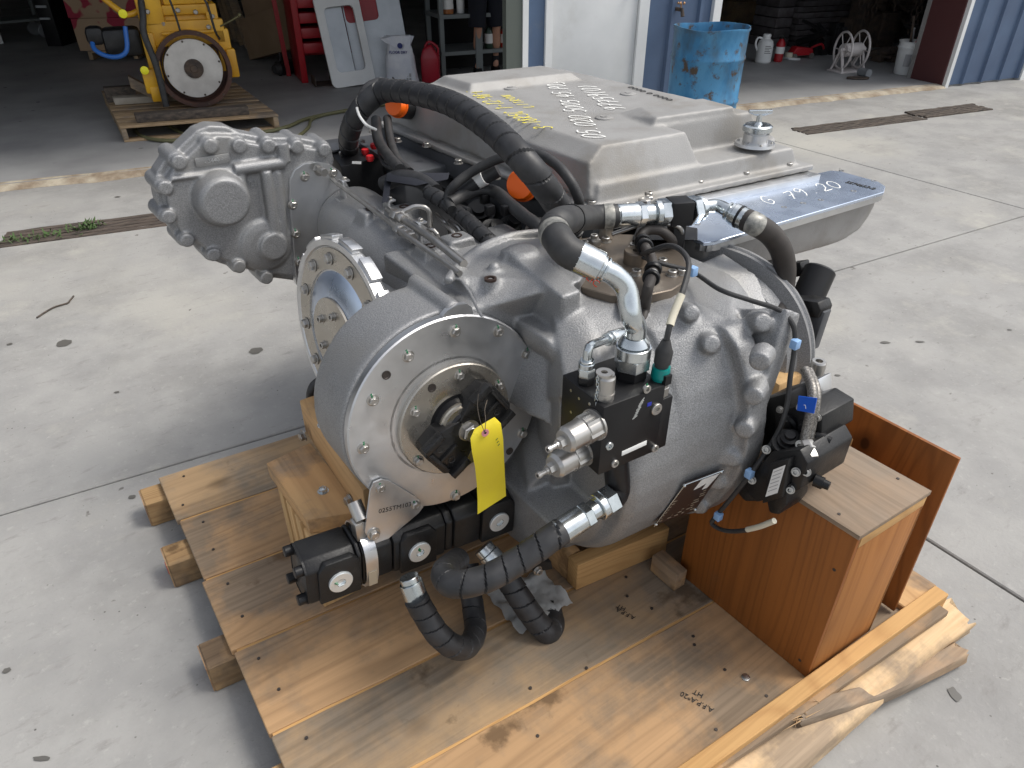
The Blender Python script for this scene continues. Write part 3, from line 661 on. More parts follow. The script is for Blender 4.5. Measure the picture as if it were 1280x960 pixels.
t = thing('small_motor', q, 'small dark motor lying on the floor against the red cabinet', 'motor')
bm = B(); cyl(bm, q+V((0, 0, .08)), q+V((.25, .1, .08)), .08, n=20); obj('motor_body', bm, M_['blackcast'], t); bm = B(); cyl(bm, q+V((-.06, -.02, .08)), q+V((0, 0, .08)), .05, .07, n=20); obj('motor_cap', bm, M_['rubber'], t)
bm = B(); cyl(bm, q+V((.05, .05, .1)), q+V((.05, .03, .25)), .015, n=10); obj('motor_lever', bm, M_['rubber'], t)
# --- red tool cabinet
q = FP(378, 104); M = frame(q, FP(410, 91)-q, (0, 0, 1))
M = frame(q, U, (0, 0, 1))
t = thing('red_tool_cabinet', q, 'red steel cabinet on legs with open shelves, right of the leaning cartons', 'cabinet')
obj('side_panel', box(B(), 0, .07, 0, .6, 0, 2, M, .004), M_['redpaint'], t); obj('side_panel', box(B(), 1.1, 1.15, 0, .6, 0, 2, M, .004), M_['redpaint'], t)
obj('leg', hull(B(), [M @ V(v) for v in [(-.1, .5, 0), (-.05, .5, 0), (-.1, .55, 0), (-.15, .5, 1.2), (-.1, .5, 1.2), (-.15, .55, 1.2)]]), M_['redpaint'], t)
for z in (.3, .45, .60, .75, .95, 1.3): obj('drawer', box(B(), .075, .40, .03, .55, z, z+.10, M, .004), M_['redpaint'], t)
obj('back_panel', box(B(), .07, 1.1, .56, .6, .2, 2, M), M_['redpaint'], t)
tag(obj('steel_channel', box(box(box(B(), .1, .32, -.3, .0, 0, .01, M), .1, .11, -.3, .0, .011, .1, M), .31, .32, -.3, .0, .011, .1, M), M_['rust']), 'rusty steel channel offcut on the floor at the foot of the red cabinet', 'steel offcut')
# --- white window frame panel and grey door panel (vehicle panels leaning)
def framepanel(name, label, pxl, pxr, pyl, pyr, h, m, wx, lean, thick=.05, win=(.18, .82, .15, .9), z0=0):
    a = FP(pxl, pyl); b = FP(pxr, pyr); L = (b-a).length; M = frame(a, b-a, N*lean+V((0, 0, 1)) + (b-a).normalized()*(-.07))
    t = thing(name, a, label, 'panel')
    x0, x1, zz0, zz1 = win[0]*L, win[1]*L, win[2]*h, win[3]*h; bm = B()
    def rr(x0, x1, z0, z1, r, y):
        pts = []
        for cx, cz, a0 in ((x1-r, z1-r, 0), (x0+r, z1-r, 90), (x0+r, z0+r, 180), (x1-r, z0+r, 270)):
            for k in range(6): an = R(a0+k*18); pts.append(M @ V((cx+r*math.cos(an), y, cz+r*math.sin(an))))
        return pts
    o0 = [bm.verts.new(p) for p in rr(0, L, 0, h, .06, 0)]; i0 = [bm.verts.new(p) for p in rr(x0, x1, zz0, zz1, .05, 0)]
    o1 = [bm.verts.new(p) for p in rr(0, L, 0, h, .06, thick)]; i1 = [bm.verts.new(p) for p in rr(x0, x1, zz0, zz1, .05, thick)]
    n = len(o0)
    for k in range(n):
        k2 = (k+1) % n
        bm.faces.new((o0[k], o0[k2], i0[k2], i0[k])); bm.faces.new((o1[k], i1[k], i1[k2], o1[k2]))
        bm.faces.new((o0[k], o1[k], o1[k2], o0[k2])); bm.faces.new((i0[k], i0[k2], i1[k2], i1[k]))
    obj('panel_frame', bm, m, t); return t, M, L
t, M, L = framepanel('cab_door_frame', 'white painted door frame with rounded window opening leaning by the red cabinet', 417, 471, 111, 107, .92, M_['white'], 0, .25, win=(.18, .84, .16, .86))
obj('inner_strip', box(B(), L*.2, L*.6, .06, .07, .13, .85, M), M_['grp'], t)
t, M, L = framepanel('grey_cab_panel', 'bare grey sheet metal panel with red window behind the white door frame', 448, 517, 104, 101, 1.35, M_['grp'], 0, .2, win=(.02, .6, .45, .95))
obj('red_backing', box(B(), 0, L*.62, .055, .065, .5, 1.3, M), M_['redpaint'], t)
# --- bag of absorbent
q = FP(503, 107); bm = B(); s_ = V((XD[0], YD[0], 0)); bk = V((XD[1], YD[1], 0))
def loft(bm, rows):
    pr = None
    for r_ in rows:
        rr = [bm.verts.new(p) for p in r_]
        if pr:
            n = len(rr)
            for k in range(n): bm.faces.new((pr[k], pr[(k+1) % n], rr[(k+1) % n], rr[k]))
        else: bm.faces.new(rr[::-1])
        pr = rr
    bm.faces.new(pr); return bm
def bagrow(z, w, d, off=0, wob=.02, sd=0):
    return [q + s_*(w*math.copysign(abs(math.cos(a))**.7, math.cos(a))+off + wob*noise.noise(V((a*2, z*9, sd)))) + bk*(d*math.copysign(abs(math.sin(a))**.7, math.sin(a))) + V((0, 0, z + .04*noise.noise(V((a*1.7, z*5, 4))) if z > .3 else z)) for a in [2*math.pi*k/28 for k in range(28)]]
loft(bm, [bagrow(0, .175, .09), bagrow(.02, .18, .1), bagrow(.1, .17, .11), bagrow(.2, .16, .11), bagrow(.3, .15, .1), bagrow(.38, .13, .07, wob=.03), bagrow(.42, .115, .035, wob=.05), bagrow(.46, .15, .03, wob=.06), bagrow(.5, .17, .012, wob=.08)])
t = tag(obj('absorbent_bag', bm, mat('white_bag', (.72, .73, .76), .45, 0, (.60, .62, .68), 8, bump=.6, bscale=14, bdist=.01)), 'white plastic bag with dark print standing left of the red fuel can', 'bag')
M = frame(q-bk*.112, s_, -bk+V((0, 0, .10)))
def bp_(x0, x1, y0, y1, m, nm='print', dy=.0): obj(nm, box(B(), x0, x1, y0, y1, 0.001+dy, .004+dy, M @ Matrix.Identity(4), 0), m, t)
bp_(-.09, .10, .20, .31, M_['ink'])
MB_ = mat('navy_print', (.02, .03, .16), .6)
text('print', 'FLOOR DRY', .036, MB_, t, frame(q-bk*.105+s_*-.10+V((0, 0, .345)), s_, -bk+V((0, 0, .25))), .001, bev=.001)
bm = B(); cc = q-bk*.09+s_*.02+V((0, 0, .42)); lathe(bm, cc, cc-bk*.006, [(0, .028), (1, .028)], 20); obj('print', bm, MB_, t)
for i in range(5):
    for j_ in range(3): bp_(-.03+i*.032, -.008+i*.032, .02+j_*.045, .055+j_*.045, mat('print_grey', (.35, .35, .36), .6) if 'pg' not in M_ else M_['pg'])
    M_['pg'] = M_.get('pg') or bpy.data.materials['print_grey']
for j_ in range(3): bp_(-.09, -.062, .03+j_*.05, .06+j_*.05, M_['ink'])
# --- red fuel can
q = FP(539, 103); bm = B(); Mq = frame(q, s_, (0, 0, 1))
hull(bm, [Mq @ V(v) for v in [(-.10, -.06, 0), (.10, -.06, 0), (.10, .1, 0), (-.10, .1, 0), (-.10, -.06, .27), (.105, -.06, .27), (.105, .1, .27), (-.10, .1, .27), (-.07, -.03, .36), (.02, -.03, .40), (.02, .07, .40), (-.07, .07, .36)]], .02)
t = tag(obj('fuel_can', bm, mat('red_can', (.36, .01, .025), .4)), 'red plastic fuel can between the white bag and the grey shelf', 'fuel can')
bm = B(); sweep(bm, [Mq @ V(v) for v in [(.09, .02, .27), (.09, .02, .36), (.0, .02, .42), (-.05, .02, .37)]], .014, 10, .02); obj('handle', bm, bpy.data.materials['red_can'], t)
# --- grey steel shelving
q = FP(553, 98); M = frame(q, U, (0, 0, 1))
t = thing('steel_shelving', q, 'grey steel shelving unit with bottles behind the engine', 'shelf')
for x in (0, 1.25):
    for y in (0, .5): obj('post', box(B(), x, x+.05, y, y+.05, 0, 1.9, M), M_['greysh'], t)
    
obj('post', box(B(), .42, .5, -.03, .02, 0, 1.9, M), M_['greysh'], t)
for z in (.24, .62, 1.0, 1.4): obj('shelf_board', box(B(), .0, 1.3, -.02, .56, z, z+.04, M), M_['greysh'], t)
obj('back_panel', box(B(), 0, 1.3, .57, .58, 0, 1.9, M), M_['black'], t)
def bottle(name, lab, x, y, z, r, h, m, cap, group=None, lm=True):
    o_ = M @ V((x, y, z)); up = V((0, 0, 1)); bm = B(); lathe(bm, o_, o_+up*h, [(0, r*.9), (.03, r), (.65, r), (.82, r*.45), (.9, r*.4), (.9, 0)], 16)
    b_ = tag(obj(name, bm, m), lab, 'bottle', group)
    bm = B(); lathe(bm, o_+up*h*.88, o_+up*h, [(0, r*.48), (1, r*.45)], 12); obj('cap', bm, cap, b_)
    if lm: bm = B(); lathe(bm, o_+up*h*.2, o_+up*h*.58, [(0, r*1.02), (1, r*1.02)], 16, False); obj('label', bm, M_['label'], b_)
    return b_
dkg = mat('dark_green_bottle', (.03, .06, .04), .3); amb = mat('amber_bottle', (.35, .12, .03), .3); rdb = mat('red_bottle', (.45, .03, .02), .35)
bottle('oil_bottle', 'dark green oil bottle with white label on the lower grey shelf', .62, .08, .28, .05, .27, dkg, M_['ink'])
bottle('oil_bottle', 'tall red bottle with a white label on the lower grey shelf', .82, .08, .28, .05, .25, rdb, M_['ink'])
bottle('oil_bottle', 'small dark bottle at the right end of the lower grey shelf', 1.02, .08, .28, .045, .2, M_['black'], M_['redcap'])
bottle('oil_bottle', 'amber jug at the left of the upper grey shelf', .13, .1, .66, .07, .25, amb, M_['ink'])
bottle('oil_bottle', 'white bottle beside the amber jug on the upper grey shelf', .29, .1, .66, .045, .24, M_['white'], M_['ink'])
for k, (x, m, lab) in enumerate([(.56, M_['navy'], 'dark blue plastic bin on the upper grey shelf'), (.86, M_['greysh'], 'grey plastic bin on the upper grey shelf, near the person')]):
    bm = B(); hull(bm, [M @ V(v) for v in [(x+.02, .02, .661), (x+.24, .02, .661), (x+.24, .4, .661), (x+.02, .4, .661), (x, 0, .88), (x+.26, 0, .88), (x+.26, .42, .88), (x, .42, .88)]], .01); tb = tag(obj('storage_bin', bm, m), lab, 'bin'); obj('rim', box(B(), x-.01, x+.27, -.01, .43, .881, .9, M, .003), m, tb)
# --- person standing among the shelves, seen from the knees down
q = FP(609, 94); Mp = frame(q, (U*.9-N*.2), (0, 0, 1))
pr = thing('person', q, 'person in dark navy shorts and black socks standing by the grey shelves', 'person')
bm = B()
def leg(x, y, lean):
    sweep(bm, [Mp @ V(v) for v in [(x, y, .02), (x, y+.0, .12), (x+.01, y+.03, .30), (x+.01, y+.0, .47), (x+.02, y-.01, .60), (x*.8, y, .85), (x*.7, y, .95)]], .05, 14, .03,
          rf=lambda s, a: [.75, .72, 1.1, .98, 1.2, 1.5, 1.6, 1.6][min(7, int(s/.13))]*1.0)
leg(-.11, 0, 0); leg(.12, .1, 0)
cast_body = B()
for v in [(0, .04, .95), (0, .04, 1.1), (0, .05, 1.3)]: pass
ball(bm, Mp @ V((0, .05, .98)), .17, (1.05, .75, .8)); ball(bm, Mp @ V((0, .06, 1.2)), .17, (1.0, .65, 1.3)); ball(bm, Mp @ V((0, .06, 1.42)), .16, (1.25, .62, .7))
cyl(bm, Mp @ V((0, .06, 1.5)), Mp @ V((0, .05, 1.66)), .055, n=14); ball(bm, Mp @ V((0, .03, 1.74)), .1, (.8, .95, 1.2), 3); ball(bm, Mp @ V((0, -.07, 1.73)), .018)
for sx in (-1, 1):
    sweep(bm, [Mp @ V(v) for v in [(sx*.17, .06, 1.47), (sx*.25, .07, 1.3), (sx*.27, .04, 1.15), (sx*.25, -.05, .98), (sx*.23, -.1, .9)]], .042, 12, .03)
    for f_ in range(5): sweep(bm, [Mp @ V((sx*(.21+.02*f_*.8), -.10, .9)), Mp @ V((sx*(.20+.02*f_), -.12, .86)), Mp @ V((sx*(.20+.018*f_), -.11, .82+.008*abs(f_-2)))], .009, 6, .01)
    ball(bm, Mp @ V((sx*.235, -.1, .89)), .04, (1, .5, 1))
body = cast('body', bm, M_['skin'], pr, .014, 4, .5)
bm = B()
for sx, y in ((-.11, 0), (.12, .1)):
    lathe(bm, Mp @ V((sx, y, .52)), Mp @ V((sx*.75, y*.6+.02, .97)), [(0, .095), (.02, .1), (1, .115), (1, .04)], 20, False)
lathe(bm, Mp @ V((0, .05, .86)), Mp @ V((0, .05, 1.06)), [(0, .12), (.3, .195), (1, .19)], 24, False); obj('shorts', bm, M_['navy'], pr)
bm = B(); ball(bm, Mp @ V((0, .06, 1.22)), .19, (1.05, .7, 1.25), 3); ball(bm, Mp @ V((0, .06, 1.42)), .175, (1.25, .66, .72), 3)
for sx in (-1, 1): cyl(bm, Mp @ V((sx*.17, .06, 1.46)), Mp @ V((sx*.26, .06, 1.24)), .065, .062, n=16)
obj('shirt', bm, M_['navy'], pr)
bm = B(); ball(bm, Mp @ V((0, .05, 1.79)), .098, (.86, .95, .95), 3); obj('hair', bm, M_['black'], pr)
for sx, y in ((-.11, 0), (.12, .1)):
    bm = B(); hull(bm, [Mp @ V((sx+a, y+b, z)) for a in (-.045, .045) for b, z in ((.1, 0), (.1, .08), (-.17, 0), (-.15, .045), (-.02, .09))], .012); sh = obj('shoe', bm, M_['black'], pr)
    bm = B(); lathe(bm, Mp @ V((sx, y+.02, .05)), Mp @ V((sx, y+.01, .2)), [(0, .045), (.9, .043), (1, .038)], 16); obj('sock', bm, M_['sock'], pr)
# --- blue drum
M_['drumb'] = mat('worn_blue_drum_paint', (.03, .17, .34), .55, .1, (.07, .25, .44), 6, 7, .4, .6, col3=(.05, .055, .05), n3=2.3, bump=.2, bscale=60, rvar=.1, stretch=(1, 1, .55))
addwear(M_['drumb'], (.07, .05, .035), 9, .55, .63)
ct = P(890, 33, z=.88); ct.z = 0
t = thing('blue_oil_drum', ct, 'open battered blue steel drum standing against the blue siding', 'drum')
bm = B(); n = 56; rows = []
prof = [(.0, .285), (.012, .293), (.02, .285), (.30, .286), (.32, .288), (.33, .296), (.345, .296), (.355, .288), (.64, .287), (.652, .296), (.668, .296), (.68, .288), (.86, .29), (.872, .298), (.885, .296), (.885, .288), (.86, .282), (.02, .278)]
for z, r in prof:
    row = []
    for k in range(n):
        a = 2*math.pi*k/n; d = 1+.012*noise.noise(V((math.cos(a)*1.5, math.sin(a)*1.5, z*3)))*(1 if z > .05 else 0); zz = z+(.02*noise.noise(V((math.cos(a)*1.2, math.sin(a)*1.2, 7))) if z > .8 else 0)
        row.append(bm.verts.new(ct+V((r*d*math.cos(a)*(1+.04*z), r*d*math.sin(a), zz))))
    rows.append(row)
for p_, q_ in zip(rows, rows[1:]):
    for k in range(n): bm.faces.new((p_[k], p_[(k+1) % n], q_[(k+1) % n], q_[k]))
bm.faces.new(rows[-1]); obj('drum_shell', bm, M_['drumb'], t, sharp=50)
tocam = (V((0, 0, 0))-ct).normalized(); tx = V((-tocam.y, tocam.x, 0))
for i in range(4):
    for s2 in (0,):
        q = ct + tocam*.284*math.cos(.42) + tx*(.30*math.sin(.30)) + V((0, 0, .50-.03*i)); obj('vent_slot', box(B(), -.045, .045, -.006, .012, -.005, .005, frame(q, tx-tocam*.25, (0, 0, 1))), M_['ink'], t)
obj('scrape', hull(B(), [ct+tocam*d+tx*(x+.0)+V((0, 0, z)) for d in (.27, .2885) for x, z in ((-.01, .28), (.012, .27), (.0, .60), (.012, .58))]), M_['flyw'], t)
# --- right bay things
def G(px, py): return FP(px, py)
q = G(953, 78)
t = thing('garden_sprayer', q, 'white plastic pump sprayer just inside the right bay beside the blue drum', 'sprayer')
bm = B(); lathe(bm, q, q+V((0, 0, .30)), [(0, .088), (.05, .1), (.7, .1), (.85, .085), (.93, .05), (1, .045)], 24); obj('tank', bm, M_['white'], t)
bm = B(); lathe(bm, q+V((0, 0, .30)), q+V((0, 0, .335)), [(0, .05), (.6, .052), (1, .045)], 20); obj('cap', bm, M_['white'], t)
bm = B(); sweep(bm, [q+s_*a+V((0, 0, z)) for a, z in ((-.04, .28), (-.11, .29), (-.13, .22), (-.095, .14))], .012, 8, .02); obj('handle', bm, M_['white'], t)
for k in range(5): obj('print', box(B(), -.03, .05-.012*(k % 3), -.102, -.100, .12+k*.02, .126+k*.02, frame(q, s_, (0, 0, 1))), M_['ink'], t)
q = G(972, 77)
t = thing('fire_extinguisher', q, 'small red fire extinguisher with white label next to the white sprayer', 'fire extinguisher')
bm = B(); lathe(bm, q, q+V((0, 0, .27)), [(0, .048), (.04, .055), (.8, .055), (.95, .03), (1, .022)], 20); obj('cylinder', bm, M_['redpaint'], t)
bm = B(); lathe(bm, q+V((0, 0, .10)), q+V((0, 0, .18)), [(0, .0565), (1, .0565)], 20, False); obj('label', bm, M_['label'], t)
bm = B(); cyl(bm, q+V((0, 0, .27)), q+V((0, 0, .30)), .018, n=12); box(bm, -.05, .02, -.01, .01, .30, .315, frame(q, s_, (0, 0, 1))); sweep(bm, [q+s_*a+V((0, 0, z)) for a, z in ((.0, .3), (.06, .27), (.065, .2))], .007, 8, .02); obj('valve', bm, M_['black'], t)
q = G(995, 73)
t = thing('floor_jack', q, 'red hydraulic floor jack lying behind the extinguisher', 'jack')
Mq = frame(q, s_+bk*.3, (0, 0, 1)); obj('jack_frame', hull(B(), [Mq @ V(v) for v in [(-.12, -.06, .04), (.22, -.06, .04), (.22, .08, .04), (-.12, .08, .04), (-.05, -.05, .15), (.2, -.05, .12), (.2, .07, .12), (-.05, .07, .15)]], .01), M_['redpaint'], t)
for x in (-.08, .18):
    for y in (-.08, .08):
        bm = B(); lathe(bm, Mq @ V((x, y, .035)), Mq @ V((x, y+.02, .035)), [(0, .035), (1, .035)], 14); obj('wheel', bm, M_['steel'], t)
bm = B(); sweep(bm, [Mq @ V(v) for v in [(.2, 0, .12), (.35, 0, .16), (.42, .02, .1)]], .014, 8, .03); obj('jack_handle', bm, M_['redpaint'], t)
q = G(985, 74); t = tag(obj('white_tray', box(B(), -.06, .12, -.1, .06, .0, .025, frame(q, s_+bk*.3, (.1, 0, 1)), .004), M_['white']), 'flat white tray on the floor beside the extinguisher', 'tray')
bm = B(); lathe(bm, q+V((0, 0, .027)), q+V((0, 0, .08)), [(0, .05), (1, .05)], 18); tag(obj('tape_roll', bm, M_['cream']), 'tan roll of tape sitting on the white tray', 'tape')
# stacked steel plates / forms
q = G(990, 60); M = frame(q, U, (0, 0, 1)); random.seed(11)
M_['steelst'] = mat('dull_steel_bars', (.13, .12, .125), .6, .4, (.08, .07, .07), 8, rand=.3)
st = thing('steel_stack', q, 'tall stack of dull steel sections inside the right bay', 'steel stack')
for k in range(13):
    z = k*.075; x0 = random.uniform(-.05, .05); obj('steel_section', box(B(), .05+x0, 1.25+x0, random.uniform(0, .04), .6, z, z+.066, M, .004), M_['steelst'], st)
st2 = thing('steel_stack', q, 'narrow stack of wrapped steel ends left of the tall stack', 'steel stack')
for k in range(7): obj('steel_section', box(B(), -.3+random.uniform(0, .03), .0, .1, .6, k*.13, k*.13+.12, M, .01), M_['steelst'], st2)
q = G(925, 30); tag(obj('wooden_crate', box(box(B(), -.1, 1.0, 0, .6, 0, .3, frame(q, U, (0, 0, 1)), .01), -.12, 1.02, -.02, .62, .301, .34, frame(q, U, (0, 0, 1)), .004), M_['palw']), 'low brown wooden crate deep inside the right bay', 'crate')
# dark machinery behind the reel
def clutter(lab, px, py, w_, d_, h_, m, sd, n=7):
    random.seed(sd); q = G(px, py); M = frame(q, U, (0, 0, 1)); bm = B()
    for k in range(n):
        x = random.uniform(0, w_*.7); y = random.uniform(0, d_*.7); z = random.uniform(0, h_*.7)
        hull(bm, [M @ V((x+a*random.uniform(.7, 1), y+b, c_)) for a in (0, w_*.35) for b in (0, d_*.35) for c_ in (0, z+h_*.3)], .012)
    for k in range(n):
        x = random.uniform(0, w_); cyl(bm, M @ V((x, 0, random.uniform(.05, h_))), M @ V((x+random.uniform(-.1, .1), d_, random.uniform(.05, h_))), random.uniform(.02, .05), n=12)
    return tag(obj('scrap_machinery', bm, m, None), lab, 'machinery')
clutter('dark machine parts standing between the steel stack and the hose reel', 1022, 72, .45, .4, .42, M_['blackcast'], 2)
clutter('dark rusty machinery behind the hose reel in the right bay', 1075, 62, 1.2, .8, .75, M_['rust'], 4, 12)
clutter('black tangled machine parts on the floor by the maroon jamb', 1150, 88, .3, .5, .55, M_['blackcast'], 9)
clutter('heap of brown iron fittings on the floor behind the pale bucket', 1105, 80, .3, .3, .16, M_['rust'], 14)
# hose reel
q = G(1058, 89); t = thing('hose_reel', q, 'white metal hose reel with two spoked wheels standing in the right bay', 'hose reel')
Mq = frame(q, s_*.9+bk*.35, (0, 0, 1)); M_['reel'] = mat('off_white_reel', (.62, .58, .56), .5, 0, (.5, .46, .44), 6)
for x in (-.13, .13):
    bm = B(); cc = Mq @ V((x, 0, .24)); e1 = Mq.to_3x3() @ V((0, 1, 0)); e1 = (Mq.to_3x3() @ V((.25 if x < 0 else .25, 1, 0))).normalized(); e2 = V((0, 0, 1))
    sweep(bm, [cc+e1*(.20*math.cos(a))+e2*(.20*math.sin(a)) for a in [2*math.pi*k/28 for k in range(29)]], .013, 8, .03, smooth=False)
    for k in range(6): a = k*math.pi/3; cyl(bm, cc, cc+e1*(.2*math.cos(a))+e2*(.2*math.sin(a)), .006, n=8)
    obj('wheel', bm, M_['reel'], t)
bm = B(); cyl(bm, Mq @ V((-.13, 0, .24)), Mq @ V((.13, 0, .24)), .075, n=24); cyl(bm, Mq @ V((-.16, 0, .24)), Mq @ V((.2, 0, .24)), .03, n=16); obj('hub_drum', bm, M_['reel'], t)
bm = B(); box(bm, -.2, .2, -.12, .12, 0, .02, Mq, .003)
for x in (-.16, .17):
    for y in (-.1, .1): cyl(bm, Mq @ V((x, y, .01)), Mq @ V((x, 0, .26)), .014, n=8)
obj('stand', bm, M_['reel'], t)
# bucket with tools
q = G(1131, 92); t = thing('plastic_bucket', q, 'white plastic bucket filled with tools near the maroon jamb', 'bucket')
bm = B(); lathe(bm, q, q+V((0, 0, .36)), [(0, 0), (0, .125), (.02, .13), (.78, .147), (.79, .157), (.84, .157), (.85, .148), (.97, .15), (.98, .158), (1, .158), (1, .142), (.1, .12), (.1, 0)], 32, False); obj('pail', bm, M_['white'], t)
for x0 in (-.06, .05): obj('label', box(B(), x0-.03, x0+.04, -.1465, -.143, .1, .23, frame(q, s_+bk*(.2 if x0 > 0 else -.2), (0, 0, 1))), M_['pg'], t)
tb = B(); cyl(tb, q+V((0, 0, .1)), q+s_*-.08+V((0, 0, .62)), .014, n=10); tag(obj('bar', tb, M_['rust']), 'rusty bar leaning left in the white bucket', 'bar')
tb = B(); cyl(tb, q+V((.02, 0, .1)), q+s_*-.04+V((0, 0, .5)), .012, n=10); tag(obj('bar', tb, M_['grp']), 'pale rod standing in the white bucket', 'bar')
tb = B(); cyl(tb, q+V((.0, .02, .2)), q+s_*.05+V((0, 0, .40)), .009, n=10); cyl(tb, q+s_*.04+V((0, 0, .38)), q+s_*.08+V((0, 0, .46)), .017, n=10); tag(obj('screwdriver', tb, M_['redcap']), 'red handled screwdriver sticking out of the white bucket', 'screwdriver')
# cut pipe and ring on the floor
q = G(1085, 97); bm = B(); cyl(bm, q+V((0, 0, .045)), q+bk*.14+s_*-.05+V((0, 0, .045)), .045, n=20); tag(obj('pipe_piece', bm, M_['grp']), 'short grey pipe piece lying in front of the hose reel', 'pipe')
q = G(1072, 99); bm = B(); sweep(bm, [q+s_*(.1*math.cos(a)*1.2)+bk*(.05*math.sin(a))+V((0, 0, .015)) for a in [k*.5 for k in range(30)]], .012, 6, .03); tag(obj('chain_pile', bm, M_['rust']), 'coil of dark chain on the floor in front of the hose reel', 'chain')
# hanging chains
def chain(lab, px, py, zb, ld, grp='chains hanging in the right bay'):
    q = G(px, py); t = thing('hanging_chain', q+V((0, 0, zb)), lab, 'chain', grp); n = int((2.4-zb)/ld)
    Mt = bmesh.new(); sweep(Mt, [V((ld*.36*math.cos(a), 0, ld*.62*math.sin(a))) for a in [2*math.pi*k/12 for k in range(13)]], ld*.13, 6, .03, smooth=False, cap=False); me = finish(Mt, 'link', M_['rust'])
    for k in range(min(n, 34)):
        link('chain_link', me, t, Matrix.Translation(q+V((.01*math.sin(k*.5), 0, zb+k*ld*.98))) @ Matrix.Rotation(R(35+90*(k % 2)), 4, 'Z'))
for i, (px, py, zb) in enumerate([(1063, 62, .50), (1072, 60, .35), (1080, 62, .42), (1104, 64, .55), (1128, 66, .25), (1133, 68, .30), (1158, 80, .22)]):
    chain('rusty chain hanging in the dark right bay, number %s from the left'.replace('number %s', ['first', 'second', 'third', 'fourth', 'fifth', 'sixth', 'last and nearest the jamb'][i]), px, py, zb, .085)
q = G(1085, 55); tag(obj('blue_tarp', hull(B(), [q+U*a+N*b+V((0, 0, z)) for a, z in ((-.1, .75), (.45, .78), (.5, 1.1), (-.2, 1.15)) for b in (0, .2)], .03), mat('blue_tarp', (.01, .08, .4), .5)), 'blue tarpaulin bundle hanging among the chains', 'tarpaulin')
# ================================================================ PALLET, SUPPORTS, BOX
def woodm(name, col, dark, axis, rand=.1, wear=None, ws=(5, .5, .62), k=1., fig=.62, rough=.72):
    st = [10*k]*3; st[axis] = .9*k
    m = mat(name, col, rough, 0, dark, 2.6, 8, .42, .70, stretch=tuple(st), bump=.3, bscale=12, bdist=.0015,
            wave=(.8, 14, tuple(c*(.5+fig*.5) for c in col), 'XYZ'[(axis+1) % 3], .55, 1.0), rand=rand)
    return addwear(m, wear, *ws) if wear else m
M_['deck'] = timber('weathered_deck_plywood', (.45, .28, .145), (.29, .175, .09), 0, (.23, .18, .13), (.45, .58), .10, fig=.8, stain=(.64, .70))
M_['deckx'] = timber('weathered_deck_plywood_dull', (.40, .27, .15), (.26, .17, .095), 0, (.235, .195, .15), (.38, .54), .08, fig=.8, stain=(.60, .66))
M_['pinex'] = timber('pine_x', (.54, .32, .13), (.38, .20, .075), 0, None, rand=.1, fig=1.3, stain=(.70, .76))
M_['piney'] = timber('pine_y', (.52, .32, .15), (.36, .20, .09), 1, (.26, .19, .13), (.52, .62), .1, fig=1.1, stain=(.60, .66))
M_['pinez'] = timber('pine_z', (.58, .38, .18), (.44, .26, .11), 2, None, rand=.1, fig=1.2, stain=None)
M_['plyor'] = timber('orange_plywood', (.27, .092, .019), (.155, .050, .010), 2, (.20, .10, .045), (.58, .75), .03, .55, 1.6, stain=(.70, .78), sc_=.75)
M_['plyorlit'] = timber('orange_plywood_lit', (.36, .15, .042), (.24, .085, .022), 2, None, rand=.03, rough=.6, fig=1.3, stain=(.68, .76), sc_=.75)  # same plywood as the sides; stronger light on the front put into the colour
M_['plytop'] = timber('greyed_plywood_top', (.30, .215, .145), (.20, .14, .09), 1, (.24, .195, .15), (.4, .6), .03, fig=.8)
M_['plyedge'] = mat('plywood_edge', (.16, .09, .05), .8, 0, (.42, .25, .12), 60, 2, .45, .55, stretch=(.1, .1, 3))
M_['split'] = timber('split_pale_wood', (.72, .52, .31), (.52, .34, .17), 0, (.34, .26, .185), (.50, .60), .0, fig=.7, stain=None)
M_['nail'] = mat('nail', (.07, .06, .055), .5, .6)
M_['runner'] = timber('runner_timber', (.42, .27, .13), (.24, .13, .06), 0, (.17, .12, .08), (.44, .56), .22, fig=1.0, stain=(.60, .66))
ZD = .118
pal = thing('wooden_pallet', (.8, 1.2, 0), 'large weathered wooden pallet carrying the silver engine', 'pallet')
def kx(x, y): return y - .075*(x-.06)
def plank(name, x0, x1, y0, y1, z0, z1, m, parent=pal, sk=kx, bev=.002, jag=0):
    bm = B(); n = max(1, int((x1-x0)/.12)) if jag else 1; rows = []
    for i in range(n+1):
        x = x0+(x1-x0)*i/n; a = random.uniform(-jag, jag); b = random.uniform(-jag, jag)
        rows.append([bm.verts.new(V(v)) for v in [(x, sk(x, y0)+a, z0), (x, sk(x, y1)+b, z0), (x, sk(x, y1)+b, z1), (x, sk(x, y0)+a, z1)]])
    for p, q in zip(rows, rows[1:]):
        for c in range(4): bm.faces.new((p[c], p[(c+1) % 4], q[(c+1) % 4], q[c]))
    bm.faces.new(rows[0]); bm.faces.new(rows[-1][::-1])
    bmesh.ops.recalc_face_normals(bm, faces=bm.faces)
    if bev: bmesh.ops.bevel(bm, geom=[e for e in bm.edges if e.calc_face_angle(0) > .8], offset=bev, segments=1, affect='EDGES')
    return obj(name, bm, m, parent)
random.seed(21)
seams = [2.075, 1.832, 1.557, 1.285, 1.025, .80, .462]
for i, (a, b) in enumerate(zip(seams, seams[1:])):
    plank('deck_board', .058+random.uniform(0, .008), 1.62, b+.004, a-.004, ZD-.022+random.uniform(0, .001), ZD-random.uniform(0, .002), [M_['deckx'], M_['deck'], M_['deck'], M_['deck'], M_['deckx'], M_['deck']][i], jag=.0015)
plank('gap_strip', .07, 1.6, .791, .809, ZD-.03, ZD-.0045, M_['pinex'], bev=0); plank('gap_strip', .07, 1.6, 1.016, 1.034, ZD-.03, ZD-.006, M_['pinex'], bev=0)
